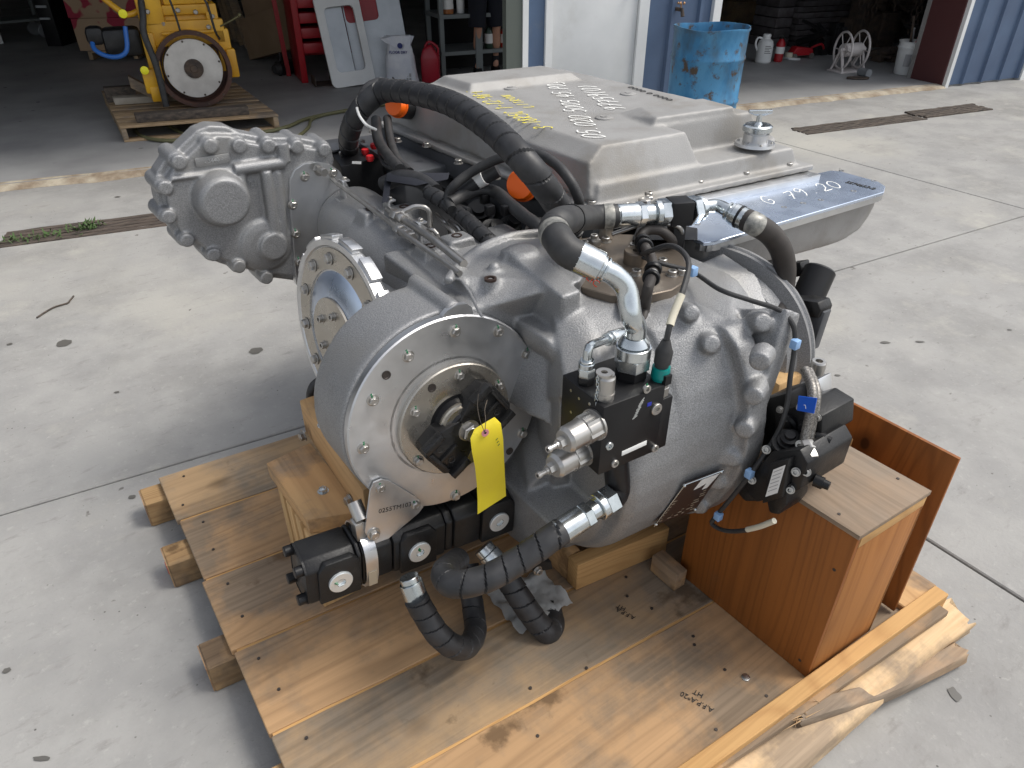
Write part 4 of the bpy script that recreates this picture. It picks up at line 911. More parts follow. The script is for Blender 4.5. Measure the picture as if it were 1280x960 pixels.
plank('gap_strip', .07, 1.6, 1.276, 1.294, ZD-.03, ZD-.006, M_['pinex'], bev=0); plank('gap_strip', .07, 1.6, 1.548, 1.566, ZD-.03, ZD-.006, M_['pinex'], bev=0); plank('gap_strip', .07, 1.6, 1.82, 1.84, ZD-.03, ZD-.006, M_['pinex'], bev=0)
for y, m in ((1.985, 'runner'), (1.685, 'runner'), (1.285, 'runner'), (.88, 'runner'), (.56, 'runner')):
    plank('runner', -.004, 1.6, y, y+.088, 0.0, .0945, M_[m], bev=.004)
M_['endgr'] = mat('end_grain', (.44, .27, .13), .8, 0, (.22, .11, .05), 26, bump=.4, bscale=60, rand=.35)
for y in (1.985, 1.685, 1.285): plank('runner_end', -.0065, -.0045, y+.003, y+.085, .003, .0915, M_['endgr'], bev=0)
a = plank('paint_mark', -.0085, -.007, 1.73, 1.755, .02, .05, M_['redcap'], bev=0)
# kerb board along the near long side
def kk(x, y): return y - .052*(x-.06)
plank('kerb_board', .3, 1.65, .455, .492, .04, ZD+.022, M_['pinex'], sk=kk, bev=.002)
plank('kerb_block', 1.52, 1.66, .49, .60, .06, ZD+.016, M_['piney'], sk=kk, bev=.003)
# splintered slab of wood outside the kerb
def log_(name, label, st, m, cat='wood', n=44, seed=1, splinter=0):
    """st: list of (centre, half width, half height); lumpy rectangular section"""
    bm = B(); cs = spline([s_[0] for s_ in st], .02); L_ = [V(s_[0]) for s_ in st]; rows = []
    for i, c in enumerate(cs):
        t = i/(len(cs)-1)*(len(st)-1); k = min(int(t), len(st)-2); f = t-k
        hw = st[k][1]*(1-f)+st[k+1][1]*f; hh = st[k][2]*(1-f)+st[k+1][2]*f
        d = (cs[min(i+1, len(cs)-1)]-cs[max(i-1, 0)]).normalized(); s1 = d.cross(V((0, 0, 1))).normalized(); s2 = s1.cross(d); row = []
        for j_ in range(24):
            a = 2*math.pi*j_/24; ca, sa = math.cos(a), math.sin(a)
            x = math.copysign(abs(ca)**.45, ca)*hw; z = math.copysign(abs(sa)**.45, sa)*hh
            w_ = 1+.16*noise.noise(V((c.x*3+seed, ca*1.2, sa*1.2)))+.05*noise.noise(V((c.x*5, ca*6, sa*6+seed)))
            row.append(bm.verts.new(c+s1*x*w_+s2*z*w_ + d*(splinter*noise.noise(V((ca*5, sa*5, seed))) if i in (0, len(cs)-1) else 0)))
        rows.append(row)
    for p, q in zip(rows, rows[1:]):
        for j_ in range(24): bm.faces.new((p[j_], p[(j_+1) % 24], q[(j_+1) % 24], q[j_]))
    bm.faces.new(rows[0]); bm.faces.new(rows[-1][::-1])
    return tag(obj(name, bm, m, None, sharp=38), label, cat)
log_('split_log', 'thick pale split wood slab on the concrete along the near side of the big pallet', [(V((.35, .400, .04)), .055, .032), (V((.85, .378, .045)), .058, .036), (V((1.25, .368, .048)), .055, .038), (V((1.52, .362, .052)), .052, .040), (V((1.68, .345, .05)), .045, .036)], M_['split'], seed=4, splinter=.05)
log_('broken_stick', 'broken brown stick resting on the split slab, its far end out on the concrete', [(V((1.06, .395, .098)), .018, .014), (V((1.16, .368, .093)), .022, .017), (V((1.28, .338, .066)), .022, .018), (V((1.42, .31, .05)), .021, .019), (V((1.60, .285, .034)), .024, .021)], timber('stick_wood', (.44, .30, .18), (.28, .18, .11), 0, (.26, .21, .16), (.44, .58), 0), seed=9, splinter=.02)
bm = B(); random.seed(8)
for k in range(16):
    p_ = V((1.085+random.uniform(-.04, .04), .39+random.uniform(-.012, .012), .112)); d = V((random.uniform(-1, .4), random.uniform(-.3, .5), random.uniform(0, .25))).normalized()*random.uniform(.03, .07)
    hull(bm, [p_, p_+V((0, .003, 0)), p_+V((0, 0, .003)), p_+d])
tag(obj('splinters', bm, M_['split']), 'sheaf of pale splinters at the broken end of the brown stick', 'splinters', kind='stuff')
# nails and print on the deck
def nail(x, y, z=ZD, r=.004, parent=pal, nrm=(0, 0, 1), m='nail', h=.0015):
    bm = B(); p_ = V((x, y, z)); cyl(bm, p_-V(nrm)*.001, p_+V(nrm)*h, r, n=8); return obj('nail', bm, M_[m], parent)
random.seed(2)
for x in (.11, 1.0):
    for y in seams[:-1]:
        for d in (-.05, -.17): nail(x+random.uniform(-.02, .02), kx(x, y+d)+random.uniform(-.01, .01))
for px, py in [(932, 846), (958, 870), (868, 806), (672, 920), (733, 835), (663, 860), (895, 912), (784, 745)]: q = P(px, py, z=ZD); nail(q.x, q.y)
q = P(932, 847, z=ZD); bm = B(); lathe(bm, q, q+V((0, 0, .004)), [(0, .011), (.6, .010), (1, .004), (1, 0)], 18); obj('washer_screw', bm, M_['zinc'], pal)
for s1, px, py in (('A.F.P.A*20', 893, 886), ('HT', 880, 868), ('A.F.P.A', 795, 771), ('HT', 783, 760)):
    q = P(px, py, z=ZD+.0015); text('print', s1, .018, M_['ink'], pal, frame(q, (-.35, .9, 0) if len(s1) > 2 else (-.35, .9, 0), (0, 0, 1)), .0003)
q = P(790, 722, z=ZD+.0015)
# support stand under the gear drum: legs, plank, edge block
sup = thing('support_stand', (.36, 1.42, ZD), 'sawn timber stand bolted together under the left side of the round drum housing', 'support')
def Hb(name, pts, m, parent, bev=.002): return obj(name, hull(B(), pts, bev), m, parent)
zt = .42; a0, a1, a2, a3 = P(334, 580, z=zt), P(385, 648, z=zt), P(452, 628, z=zt), P(388, 558, z=zt)
a3 = V((.42, 1.57, zt)); a2 = V((.43, 1.24, zt)); a1 = P(384, 650, z=zt); a0 = P(333, 579, z=zt)
dz = V((0, 0, -.045)); Hb('top_plank', [a0, a1, a2, a3, a0+dz, a1+dz, a2+dz, a3+dz], M_['piney'], sup)
dz2 = V((0, 0, -.046)); dz3 = V((0, 0, -.09)); i_ = V((.02, .03, 0))
Hb('under_plank', [a1+dz2+V((.012, .0, 0)), a2+dz2, a1+dz3+V((.012, .0, 0)), a2+dz3, a1+dz2+V((.012, .035, 0)), a2+dz2+V((0, .035, 0)), a1+dz3+V((.012, .035, 0)), a2+dz3+V((0, .035, 0))], M_['pinex'], sup)
for k in range(4):
    y = 1.505-.062*k; x = .297
    obj('leg', box(B(), x, x+.10, y-.038, y, ZD+.001, zt-.0465, None, .002), M_['pinez'], sup)
b0, b1, b2 = P(373, 502, z=.55), P(443, 600, z=.55), P(462, 600, z=.55)
b0 = P(374, 500, z=.53); b1 = P(453, 613, z=.53)
wv = V((.085, 0, 0)); hz = V((0, 0, -.108))
Hb('edge_block', [b0, b1, b0+wv, b1+wv, b0+hz, b1+hz, b0+wv+hz, b1+wv+hz], M_['piney'], sup, .004)
def hexnut(p_, nrm, r, h, m, parent, name='bolt', wash=True):
    bm = B(); n_ = V(nrm).normalized()
    if wash: lathe(bm, p_, p_+n_*h*.16, [(0, r*1.32), (1, r*1.3)], 24)
    lathe(bm, p_+n_*h*.16, p_+n_*h, [(0, r), (.86, r), (1, r*.86)], 6)
    lathe(bm, p_+n_*h*.99, p_+n_*h*1.06, [(0, r*.55), (.4, r*.62), (1, r*.5), (1, 0)], 14)
    return obj(name, bm, m, parent)
hexnut(P(404, 614, z=zt), (0, 0, 1), .011, .010, M_['zinc'], sup)
hexnut(P(380, 544, x=b0.x), (-1, -.1, 0), .013, .014, M_['steel'], sup); hexnut(P(438, 625, x=b1.x-.0), (-1, -.1, 0), .013, .014, M_['steel'], sup)
hexnut(P(405, 531, z=.53), (0, 0, 1), .013, .010, M_['zinc'], sup)
# cradle under the transmission
crd = thing('timber_cradle', (1.0, .95, ZD), 'orange pine cradle box carrying the belly of the big grey housing', 'support')
c0, c1 = P(720, 738, z=ZD+.001), P(832, 690, z=ZD+.001); c1 = c0+(c1-c0)
up = V((0, 0, .095)); bk_ = V((.0, .04, 0))
Hb('front_rail', [c0, c1, c0+up, c1+up, c0+bk_, c1+bk_, c0+bk_+up, c1+bk_+up], M_['pinex'], crd)
up3 = V((0, 0, .12)); q0 = c0+V((-.0, .041, 0)); q1 = V((q0.x-.01, 1.5, q0.z)); Hb('side_rail', [q0, q1, q0+up, q1+up, q0+V((.04, 0, 0)), q1+V((.04, 0, 0)), q0+up+V((.04, 0, 0)), q1+up+V((.04, 0, 0))], M_['piney'], crd)
Hb('side_rail', [V((1.08, y, z)) for y in (.80, .89) for z in (ZD+.001, ZD+.06)]+[V((1.12, y, z)) for y in (.80, .89) for z in (ZD+.001, ZD+.06)], M_['piney'], crd)
Hb('rear_block', [V((x, y, z)) for x in (.9, 1.5) for y in (1.3, 1.4) for z in (ZD+.001, ZD+.20)], M_['pinex'], crd)
Hb('rear_block', [V((x, y, z)) for x in (.9, 1.6) for y in (1.9, 2.0) for z in (ZD+.001, ZD+.22)], M_['pinex'], crd)
# plywood box
bx = thing('plywood_box', (1.3, .63, ZD), 'tall orange plywood box with greyed lid standing under the right side of the engine', 'box')
f0, f1 = P(1011, 847, z=ZD+.001), P(1125, 777, z=ZD+.001); zt2 = .588
t0, t1 = P(1071, 669, z=zt2), P(1164, 612, z=zt2)
f0 = V(((f0.x+t0.x)/2, (f0.y+t0.y)/2, 0)); f1 = V((t1.x-.004, t1.y, 0)); D_ = V((-.012, .40, 0))
def wallp(name, p_, q_, th, z0, z1, m, bev=.0015): 
    pts = [V((v.x, v.y, z)) for v in (p_, q_, q_+th, p_+th) for z in (z0, z1)]; return Hb(name, pts, m, bx, bev)
nx_ = (f1-f0).normalized(); ny_ = V((-nx_.y, nx_.x, 0))
wallp('side_panel', f0, f0+D_, nx_*.012, ZD+.001, zt2-.013, M_['plyor'])
wallp('front_panel', f0+nx_*.0125, f1, ny_*.012, ZD+.001, zt2-.045, M_['plyorlit'])
wallp('front_rail', f0+nx_*.0125-ny_*.001, f1, ny_*.018, zt2-.044, zt2-.013, M_['pinex'])
wallp('side_panel', f1, f1+D_, -nx_*.012, ZD+.001, zt2-.013, M_['plyor'])
wallp('back_panel', f0+D_+nx_*.013, f1+D_-nx_*.013, -ny_*.012, ZD+.001, zt2-.013, M_['plyor'])
wallp('lid', f0-ny_*.003-nx_*.003, f1-ny_*.003+nx_*.002, D_+ny_*.006, zt2-.012, zt2, M_['plytop'])
for t_ in (.15, .5, .85): 
    p_ = f0+nx_*.02+D_*t_; nail(p_.x, p_.y, zt2, .0035, bx); p_ = f1-nx_*.02+D_*t_; nail(p_.x, p_.y, zt2, .0035, bx)
for px, py in ((905, 692), (950, 680), (980, 660), (930, 640), (1043, 712), (880, 680), (1000, 825)):
    q = P(px, py, x=f0.x); 
    if .44 < q.y < .82 and q.z < zt2-.03: nail(q.x-.0005, q.y, q.z, .004, bx, (-1, 0, 0), h=.001)
# tall board behind the box
bd = thing('plywood_board', (1.5, .6, ZD), 'tall narrow orange plywood board standing on edge behind the plywood box', 'board')
e0, e1, e2 = P(1199, 574, x=1.51), P(1040, 492, x=1.51), P(1114, 771, x=1.49)
Hb('panel', [V((x, y, z)) for x, y, z in [(1.49, e2.y, ZD+.01), (1.51, e0.y, e0.z), (1.49, 1.1, ZD+.01), (1.51, 1.1, e1.z+.0), (1.50, e2.y, ZD+.01), (1.52, e0.y, e0.z), (1.50, 1.1, ZD+.01), (1.52, 1.1, e1.z)]], M_['plyor'], bd)
cl = P(1030, 540, x=1.47); obj('cleat', box(B(), 1.45, 1.488, .66, 1.0, .50, .54, None, .003), M_['pinex'], bd)
tag(obj('timber_offcut', box(B(), 1.34, 1.44, .80, .90, ZD+.001, .68, None, .012), M_['pinez']), 'upright pale timber post end beside the tall orange board', 'timber')
# folded white cloth under the hoses
q = P(662, 748, z=ZD+.02); bm = B(); nx0 = 18; grid = []
for i in range(nx0):
    row = []
    for j_ in range(nx0):
        u_ = i/(nx0-1)-.5; v_ = j_/(nx0-1)-.5
        row.append(bm.verts.new(q+V((u_*.17, v_*.15, .018*noise.noise(V((u_*5, v_*5, 1)))+.012*noise.noise(V((u_*13, v_*11, 1)))+.0))))
    grid.append(row)
for i in range(nx0-1):
    for j_ in range(nx0-1): bm.faces.new((grid[i][j_], grid[i+1][j_], grid[i+1][j_+1], grid[i][j_+1]))
bmesh.ops.solidify(bm, geom=bm.faces[:], thickness=.004)
tag(obj('white_cloth', bm, mat('white_cloth', (.78, .78, .76), .85, 0, (.66, .66, .63), 8), sharp=80), 'crumpled whitish cloth on the pallet under the black hoses', 'cloth')
# ================================================================ THE ENGINE: castings
eng = thing('engine', (1.2, 1.5, .25), 'large silver and grey engine with bolted-on transmission, hoses and a round machined cover', 'engine')
# transmission housing
bm = B()
def ring_(x, yc, zc, r, zmin=-9, zmax=9, n=40): return [V((x, yc+r*math.cos(2*math.pi*k/n), max(zmin, min(zmax, zc+r*math.sin(2*math.pi*k/n))))) for k in range(n)]
hull(bm, ring_(.835, 1.1, .60, .32)+ring_(.855, 1.1, .60, .335)+ring_(.99, 1.085, .625, .345, zmax=.93))
hull(bm, ring_(.735, 1.09, .49, .19, zmax=.47)+ring_(.76, 1.09, .49, .205, zmax=.47)+ring_(.95, 1.09, .60, .32, zmax=.55))
hull(bm, ring_(.96, 1.085, .64, .335, zmax=.92)+ring_(1.05, 1.07, .66, .35, zmax=.93)+ring_(1.10, 1.06, .67, .36, zmax=.93))
hull(bm, ring_(1.075, 1.055, .675, .375, zmax=.92)+ring_(1.125, 1.055, .675, .382, zmax=.93))
hull(bm, ring_(1.11, 1.06, .68, .365, zmax=.93)+ring_(1.26, 1.05, .68, .285, zmax=.94))
hull(bm, [(.85, .98, .4), (1.1, .93, .4), (1.1, 1.3, .4), (.85, 1.3, .4), (.87, 1.01, .222), (1.09, .97, .222), (1.1, 1.3, .222), (.87, 1.3, .222)])
box(bm, .66, 1.02, 1.135, 1.5, .40, .94)                               # shoulder box behind the cover
cyl(bm, (.598, 1.28, .715), (.598, 1.125, .72), .234, .234, 72)           # drum
hull(bm, [(.42, 1.2, .6), (.8, 1.14, .45), (.8, 1.4, .45), (.9, 1.14, .92), (.6, 1.2, .9), (.6, 1.5, .86), (.95, 1.5, .93), (.5, 1.45, .55)])
ZS = .975
hull(bm, [P(*q, z=ZS) for q in ((572, 345), (600, 316), (640, 300), (700, 295), (740, 330), (725, 352))]+[P(603, 386, y=1.125), P(640, 373, y=1.12), V((.7, 1.2, .8)), V((1.0, 1.15, .8)), V((.75, 1.5, .8)), V((1.1, 1.5, .8))])
hull(bm, [P(603, 388, y=1.125), P(640, 374, y=1.12), V((.6, 1.14, .93)), V((.85, 1.13, .95)), V((.62, 1.14, .6)), V((.9, 1.13, .6)), V((.9, 1.3, .9))])
hull(bm, [V((.86, 1.10, .955)), P(745, 370, z=.93), P(735, 400, y=.98), P(704, 470, y=.93), P(700, 500, y=.93), V((.86, 1.2, .6)), V((.95, 1.2, .6)), V((.95, 1.2, .92)), P(760, 470, y=.86), P(765, 400, z=.9)])
hull(bm, [P(702, 470, y=.95), P(700, 520, y=.93), P(700, 590, y=.93), P(688, 612, y=1.0), P(682, 500, y=1.13), P(678, 470, y=1.13), V((.86, 1.2, .4)), V((.9, 1.0, .4)), V((.9, 1.0, .85)), V((.9, 1.2, .85))])
sweep(bm, [P(*q, z=ZS) for q in ((560, 352), (569, 338), (592, 316), (626, 299), (660, 292), (705, 290))], .012, 10, .02)
sweep(bm, [P(*q, z=ZS-.003) for q in ((569, 340), (585, 362), (597, 386), (604, 398))], .006, 8, .02)
r0, r1 = P(652, 316, z=ZS+.022), P(714, 368, z=ZS-.005)          # long rib on the shoulder
hull(bm, [r0+V((x, y, z)) for x in (-.028, .045) for y in (0, .05) for z in (0, -.1)]+[r1+V((x, y, z)) for x in (-.022, .028) for y in (0,) for z in (0, -.13)])
lathe(bm, r0+V((.01, .01, -.04)), r0+V((.01, .01, .006)), [(0, .045), (1, .034)], 24)
lathe(bm, P(613, 349, z=ZS)+V((0, 0, -.03)), P(613, 349, z=ZS)+V((0, 0, .008)), [(0, .025), (1, .016)], 20)
ball(bm, P(618, 335, z=ZS+.005), .016); ball(bm, P(634, 324, z=ZS+.005), .013)
l0 = P(688, 428, y=1.02); l1 = P(712, 452, y=.97); hull(bm, [l0+V((x, y, z)) for x in (-.02, .02) for z in (-.012, .018) for y in (-.01, .15)]+[l1+V((x, y, z)) for x in (-.02, .02) for z in (-.015, .015) for y in (-.0, .15)])
cyl(bm, P(516, 350, z=.955), P(568, 388, z=.955), .016, .019, 20)
lathe(bm, V((1.045, 1.12, .7)), V((1.045, 1.10, .93)), [(0, .30), (.75, .22), (.93, .18), (1, .172)], 64)
hull(bm, [P(790, 590, y=.79), P(815, 565, y=.79), P(822, 580, y=.79), P(805, 640, y=.82), P(775, 650, y=.83), P(790, 600, y=1.0), P(820, 640, y=1.0)])
cyl(bm, (.79, 1.11, .385), (.9, 1.10, .42), .10, .14, 40)
hull(bm, [P(668, 560, y=1.12), P(690, 560, y=1.05), P(700, 570, y=.98), P(660, 612, y=1.02), V((.9, 1.1, .7)), V((.9, 1.0, .4)), V((.86, 1.25, .7)), V((.8, 1.25, .4))])
for px, py, r, x in ((868, 393, .018, 1.02), (893, 432, .020, 1.03), (958, 405, .020, 1.12)):
    q = P(px, py, x=x); n_ = V((-.45, -.75, .35)).normalized(); cyl(bm, q-n_*.06, q-n_*.012, r*1.25, r, 20)
for px, py in ((948, 455), (940, 499), (929, 541), (911, 577), (893, 606), (872, 637)):
    q = P(px, py, x=1.05); n_ = V((-.85, -.45, .1)).normalized(); cyl(bm, q-n_*.06, q-n_*.008, .026, .021, 20)
hull(bm, [P(872, 330, z=.93), P(905, 315, z=.93), P(950, 345, z=.91), P(965, 385, z=.87), P(925, 395, z=.86), P(880, 365, z=.88), V((1.15, 1.15, .7)), V((1.05, 1.0, .75))])
sweep(bm, [P(872, 352, z=.90), P(905, 395, z=.84), P(922, 430, z=.79), P(930, 470, z=.72)], .024, 14, .02)
hull(bm, [P(1003, 392, x=1.2), P(972, 450, x=1.16), P(957, 515, x=1.13), P(950, 500, x=1.10), P(985, 385, x=1.16)]+[V((1.25, .95, .6)), V((1.25, .9, .85)), V((1.15, .9, .6)), V((1.15, .9, .9))])
housing = cast('gearbox_housing', bm, M_['cast'], eng, .0042, 15, .6)
from mathutils.bvhtree import BVHTree
_hm = housing.data; HBV = BVHTree.FromPolygons([v.co for v in _hm.vertices], [p.vertices[:] for p in _hm.polygons])
def hit(px, py):
    p_, n_, i_, d_ = HBV.ray_cast(V((0, 0, CAM_H)), ray(px, py).normalized()); return p_, n_
# bell flange ring behind the housing
bc = V((1.316, 1.043, .66)); bn = V((-math.cos(R(24))*math.cos(R(12)), -math.sin(R(24))*math.cos(R(12)), math.sin(R(12))))
bm = B(); lathe(bm, bc-bn*.05, bc+bn*.0, [(0, .284), (.5, .286), (.55, .280), (1, .280), (1.0, .25), (1.4, .23), (1.4, 0)], 80, True)
obj('bell_flange', bm, M_['cast'], eng)
# axle tube
bm = B(); ta, tb_ = V((.805, 2.02, .82)), V((.75, 1.25, .82))
cyl(bm, ta, tb_, .118, .135, 48)
for px, py, z in ((463, 262, .955), (538, 308, .965)):
    q = P(px, py, z=z); hull(bm, [q+V((x, y, 0)) for x in (-.028, .028) for y in (-.028, .028)]+[q+V((x, y, -.09)) for x in (-.055, .055) for y in (-.055, .055)])
for px, py, z in ((571, 295, .96), (505, 258, .95)):
    q = P(px, py, z=z); hull(bm, [q+V((x, y, 0)) for x in (-.035, .035) for y in (-.028, .028)]+[q+V((x, y, -.12)) for x in (-.05, .05) for y in (-.04, .04)])
axle = cast('axle_tube', bm, M_['cast'], eng, .0042, 8, .55)
for px, py, z in ((463, 261, .956), (538, 307, .966), (571, 294, .961), (653, 313, .999), (613, 348, .985), (505, 258, .951)):
    q = P(px, py, z=z); bm = B(); lathe(bm, q-V((0, 0, .004)), q+V((0, 0, .001)), [(0, .006), (.0, .0135), (1, .0135), (1, .009), (.1, .008), (.1, 0)], 20, False); obj('threaded_hole', bm, M_['brownpl'], axle)
# left gear case
YG = 2.06
out = [(246, 163), (262, 157), (283, 158), (300, 166), (330, 172), (372, 172), (400, 177), (414, 184), (418, 200), (412, 230), (395, 345), (375, 352), (345, 348), (334, 348), (312, 338), (300, 335), (283, 332), (266, 326), (240, 306), (215, 290), (205, 272), (196, 250), (193, 226), (196, 215), (206, 200), (222, 186)]
bm = B(); L0 = [P(*q, y=YG) for q in out]
prism(bm, L0, (0, .065, 0))
cen = sum(L0, V())/len(L0); prism(bm, [cen+(p_-cen)*.9+V((0, -.028, 0)) for p_ in L0], (0, .06, 0))
for q in ((261, 181), (297, 181), (333, 181), (369, 182), (403, 186), (222, 201), (205, 233), (209, 269), (232, 298), (265, 316), (297, 331), (331, 345)):
    c_ = P(*q, y=YG-.02); cyl(bm, c_+V((0, .07, 0)), c_+V((0, -.022, 0)), .023, .019, 24)
    o_ = (c_-cen); o_.y = 0; o_ = o_.normalized(); cyl(bm, c_+V((0, .1, 0))+o_*.006, c_+V((0, .0, 0))+o_*.004, .023, .021, 20)
c_ = P(276, 247, y=YG-.03); lathe(bm, c_+V((0, .03, 0)), c_+V((0, -.055, 0)), [(0, .084), (.3, .078), (.85, .068), (1, .060)], 40)
c_ = P(333, 306, y=YG-.03); lathe(bm, c_+V((0, .03, 0)), c_+V((0, -.012, 0)), [(0, .085), (.7, .08), (.9, .07), (1, .05)], 40)
c_ = P(340, 306, y=YG-.03); lathe(bm, c_+V((0, .03, 0)), c_+V((0, -.024, 0)), [(0, .048), (1, .040)], 30)
def rib(a, b, r, y, r2=None): cyl(bm, P(*a, y=y), P(*b, y=y), r, r2 or r, 16)
rib((292, 212), (355, 203), .017, YG-.032); rib((332, 214), (345, 304), .016, YG-.035); rib((346, 214), (355, 300), .014, YG-.03); rib((300, 213), (303, 238), .014, YG-.032); rib((352, 178), (356, 203), .017, YG-.032)
rib((213, 224), (290, 214), .006, YG-.032)
prism(bm, [P(*q, y=YG+.02) for q in ((246, 167), (262, 158), (283, 159), (300, 170), (295, 180), (255, 180))], (0, .03, 0))
gc = cast('gear_case', bm, M_['cast'], eng, .0036, 4, .5)
q = P(266, 201, y=YG-.030); Mq = frame(q, (1, 0, 0), (0, -1, 0))
bm = B(); box(bm, -.045, .045, -.010, .014, 0, .003, Mq, .001); pl_ = obj('name_plate', bm, M_['cast'], gc)
text('raised_mark', 'PERMCO', .016, M_['mach'], gc, frame(P(257.5, 204, y=YG-.034), (1, 0, 0), (0, -1, 0)), .0006) if False else text('raised_mark', '- 3440 -', .015, M_['mach'], gc, frame(P(256, 204.5, y=YG-.034), (1, 0, 0), (0, -1, 0)), .0006)
text('raised_mark', '24', .02, M_['mach'], gc, frame(P(312.5, 233, y=YG-.031), (1, 0, 0), (0, -1, 0)), .0006)
# flange plate between gear case and axle tube
bm = B(); FL = [(362, 245), (362, 225), (368, 212), (380, 204), (396, 202), (412, 205), (425, 214), (440, 240), (420, 330), (387, 356), (378, 361), (371, 357), (368, 335)]
prism(bm, [P(*q, y=YG-.035) for q in FL], (0, .03, 0)); bmesh.ops.recalc_face_normals(bm, faces=bm.faces); bmesh.ops.bevel(bm, geom=bm.edges[:], offset=.003, segments=2, affect='EDGES')
fp_ = obj('flange_plate', bm, M_['mach'], eng)
# ================================================================ THE ENGINE: valve cover, tray, block, machined parts
def mk_hex():
    bm = B(); r = 1.0
    lathe(bm, (0, 0, 0), (0, 0, .22), [(0, 1.32), (.7, 1.3), (1, 1.1)], 24)
    lathe(bm, (0, 0, .2), (0, 0, .95), [(0, 1), (.85, 1), (1, .86)], 6)
    lathe(bm, (0, 0, .94), (0, 0, 1.0), [(0, .72), (1, .68), (1, .5), (.2, .45), (.2, 0)], 16)
    return finish(bm, 'bolt', M_['steel'])
def mk_cap():
    bm = B(); lathe(bm, (0, 0, 0), (0, 0, .15), [(0, 1.35), (1, 1.33)], 24)
    lathe(bm, (0, 0, .14), (0, 0, 1.15), [(0, 1), (.92, 1), (1, .9), (1, .56)], 24, False)
    lathe(bm, (0, 0, 1.15), (0, 0, .55), [(0, .57), (1, .52), (1, 0)], 6, False)
    return finish(bm, 'bolt', M_['steel'])
def mk_mark():
    bm = B(); hull(bm, [(-.35, .9, .25), (.3, .95, .25), (.25, 1.9, .02), (-.25, 1.8, .02), (-.3, .9, .0), (.3, .9, 0), (0, .75, .8), (.2, 1.5, .05), (-.45, 1.35, .05)]); return finish(bm, 'paint_mark', M_['green'])
HEX, CAP, MARK = mk_hex(), mk_cap(), mk_mark()
def bolt(p_, n_, r=.0095, kind='hex', mark=False, parent=eng, spin=None, up=(0, 0, 1)):
    xd = V(up).cross(V(n_)); M = frame(p_, xd if xd.length > .01 else (1, 0, 0), n_)
    Ms = M @ Matrix.Rotation(spin if spin is not None else random.uniform(0, 1), 4, 'Z') @ Matrix.Scale(r, 4)
    o_ = link('bolt', HEX if kind == 'hex' else CAP, parent, Ms)
    if mark: link('paint_mark', MARK, o_, M @ Matrix.Rotation(random.uniform(-.3, .3), 4, 'Z') @ Matrix.Scale(r*.8, 4))
    return o_
random.seed(31)
# --- big round machined cover
dc = V((.598, 1.095, .72)); dn = V((-.035, -.998, .052)).normalized()
def DP(px, py, off=0):
    d = ray(px, py); o_ = V((0, 0, CAM_H)); c_ = dc+dn*off; return o_+d*((c_-o_).dot(dn)/d.dot(dn))
bm = B(); lathe(bm, dc-dn*.02, dc, [(0, .229), (.0, .2305), (.85, .2305), (1.0, .2275), (1.0, .135)], 96, False); lathe(bm, dc-dn*.02, dc+dn*.0, [(1, .14), (1.0, 0)], 96, False)
cover = obj('round_cover', bm, M_['machY'], eng, sharp=25)
ci = DP(571, 525.5, .012)
bm = B(); lathe(bm, ci-dn*.014, ci, [(0, .1335), (.8, .1335), (1, .131), (1, .062), (.6, .060), (.6, 0)], 80, False); inner = obj('inner_flange', bm, M_['bronzeY'], eng, sharp=25)
ear = [(553, 396), (560, 388), (572, 381), (584, 380), (590, 384), (592, 393), (600, 402), (575, 402), (556, 402)]
bm = B(); prism(bm, [DP(*q, -.004) for q in ear], -dn*.014); obj('cover_ear', bm, M_['mach'], cover)
OB = [(569, 414), (623, 414), (658, 442), (510, 445), (466, 500), (454, 560), (475, 609), (519, 630), (569, 619), (653, 541)]
for i, q in enumerate(OB):
    off = .006 if q in ((475, 609), (519, 630)) else 0
    bolt(DP(*q, off), dn, .0100, 'hex', True, cover)
for q in ((574, 469), (624, 481), (519, 515), (523, 576), (575, 584)): bolt(DP(*q, .012), dn, .0095, 'hex', True, inner)
for q, of in (((483, 469), .0005), ((637, 564), .0005), ((540, 485), .0125)):
    bm = B(); c_ = DP(*q, of); lathe(bm, c_, c_+dn*.001, [(0, .0095), (1, .0095), (1, .007), (0, .006), (0, 0)], 20, False); obj('threaded_hole', bm, M_['nail'], cover)
# oil seal and drive yoke
bm = B(); lathe(bm, ci-dn*.005, ci+dn*.012, [(0, .062), (.3, .064), (.3, .056), (1, .052), (1, .04)], 48, False); obj('seal', bm, M_['black'], eng)
bm = B(); lathe(bm, ci-dn*.005, ci+dn*.03, [(0, .051), (.7, .051), (.75, .047), (1, .047), (1, .0)], 48, False); obj('shaft_collar', bm, M_['bronze'], eng)
yc = DP(584, 536, .045); e1 = (DP(614, 503, .05)-DP(555, 565, .05)).normalized(); e2 = dn.cross(e1).normalized()
M_['yoke'] = mat('black_oiled_steel', (.016, .016, .017), .3, .3, (.03, .03, .03), 20, rvar=.08)
bm = B(); lathe(bm, yc-dn*.05, yc+dn*.004, [(0, .050), (.6, .052), (1, .040), (1, 0)], 40, False)
for sg in (-1, 1):
    def Y(a, b, d): return yc+e1*(a*sg)+e2*b+dn*d
    hull(bm, [Y(a, b, d) for a, b in ((.0, -.036), (.0, .036), (.05, -.056), (.05, .056), (.09, -.052), (.09, .052), (.104, -.034), (.104, .034)) for d in (-.034, .008)], .003)
    for b0_, b1_ in ((-.058, -.042), (.042, .058)): hull(bm, [Y(a, b, d) for a in (.045, .096) for b in (b0_, b1_) for d in (.0, .021)], .002)
    hull(bm, [Y(a, b, d) for a in (.088, .097) for b in (-.035, .035) for d in (0, .016)], .002)
    hull(bm, [Y(a, b, d) for a in (.04, .09) for b in (-.004, .004) for d in (0, .014)], .001)
yoke = obj('drive_yoke', bm, M_['yoke'], eng)
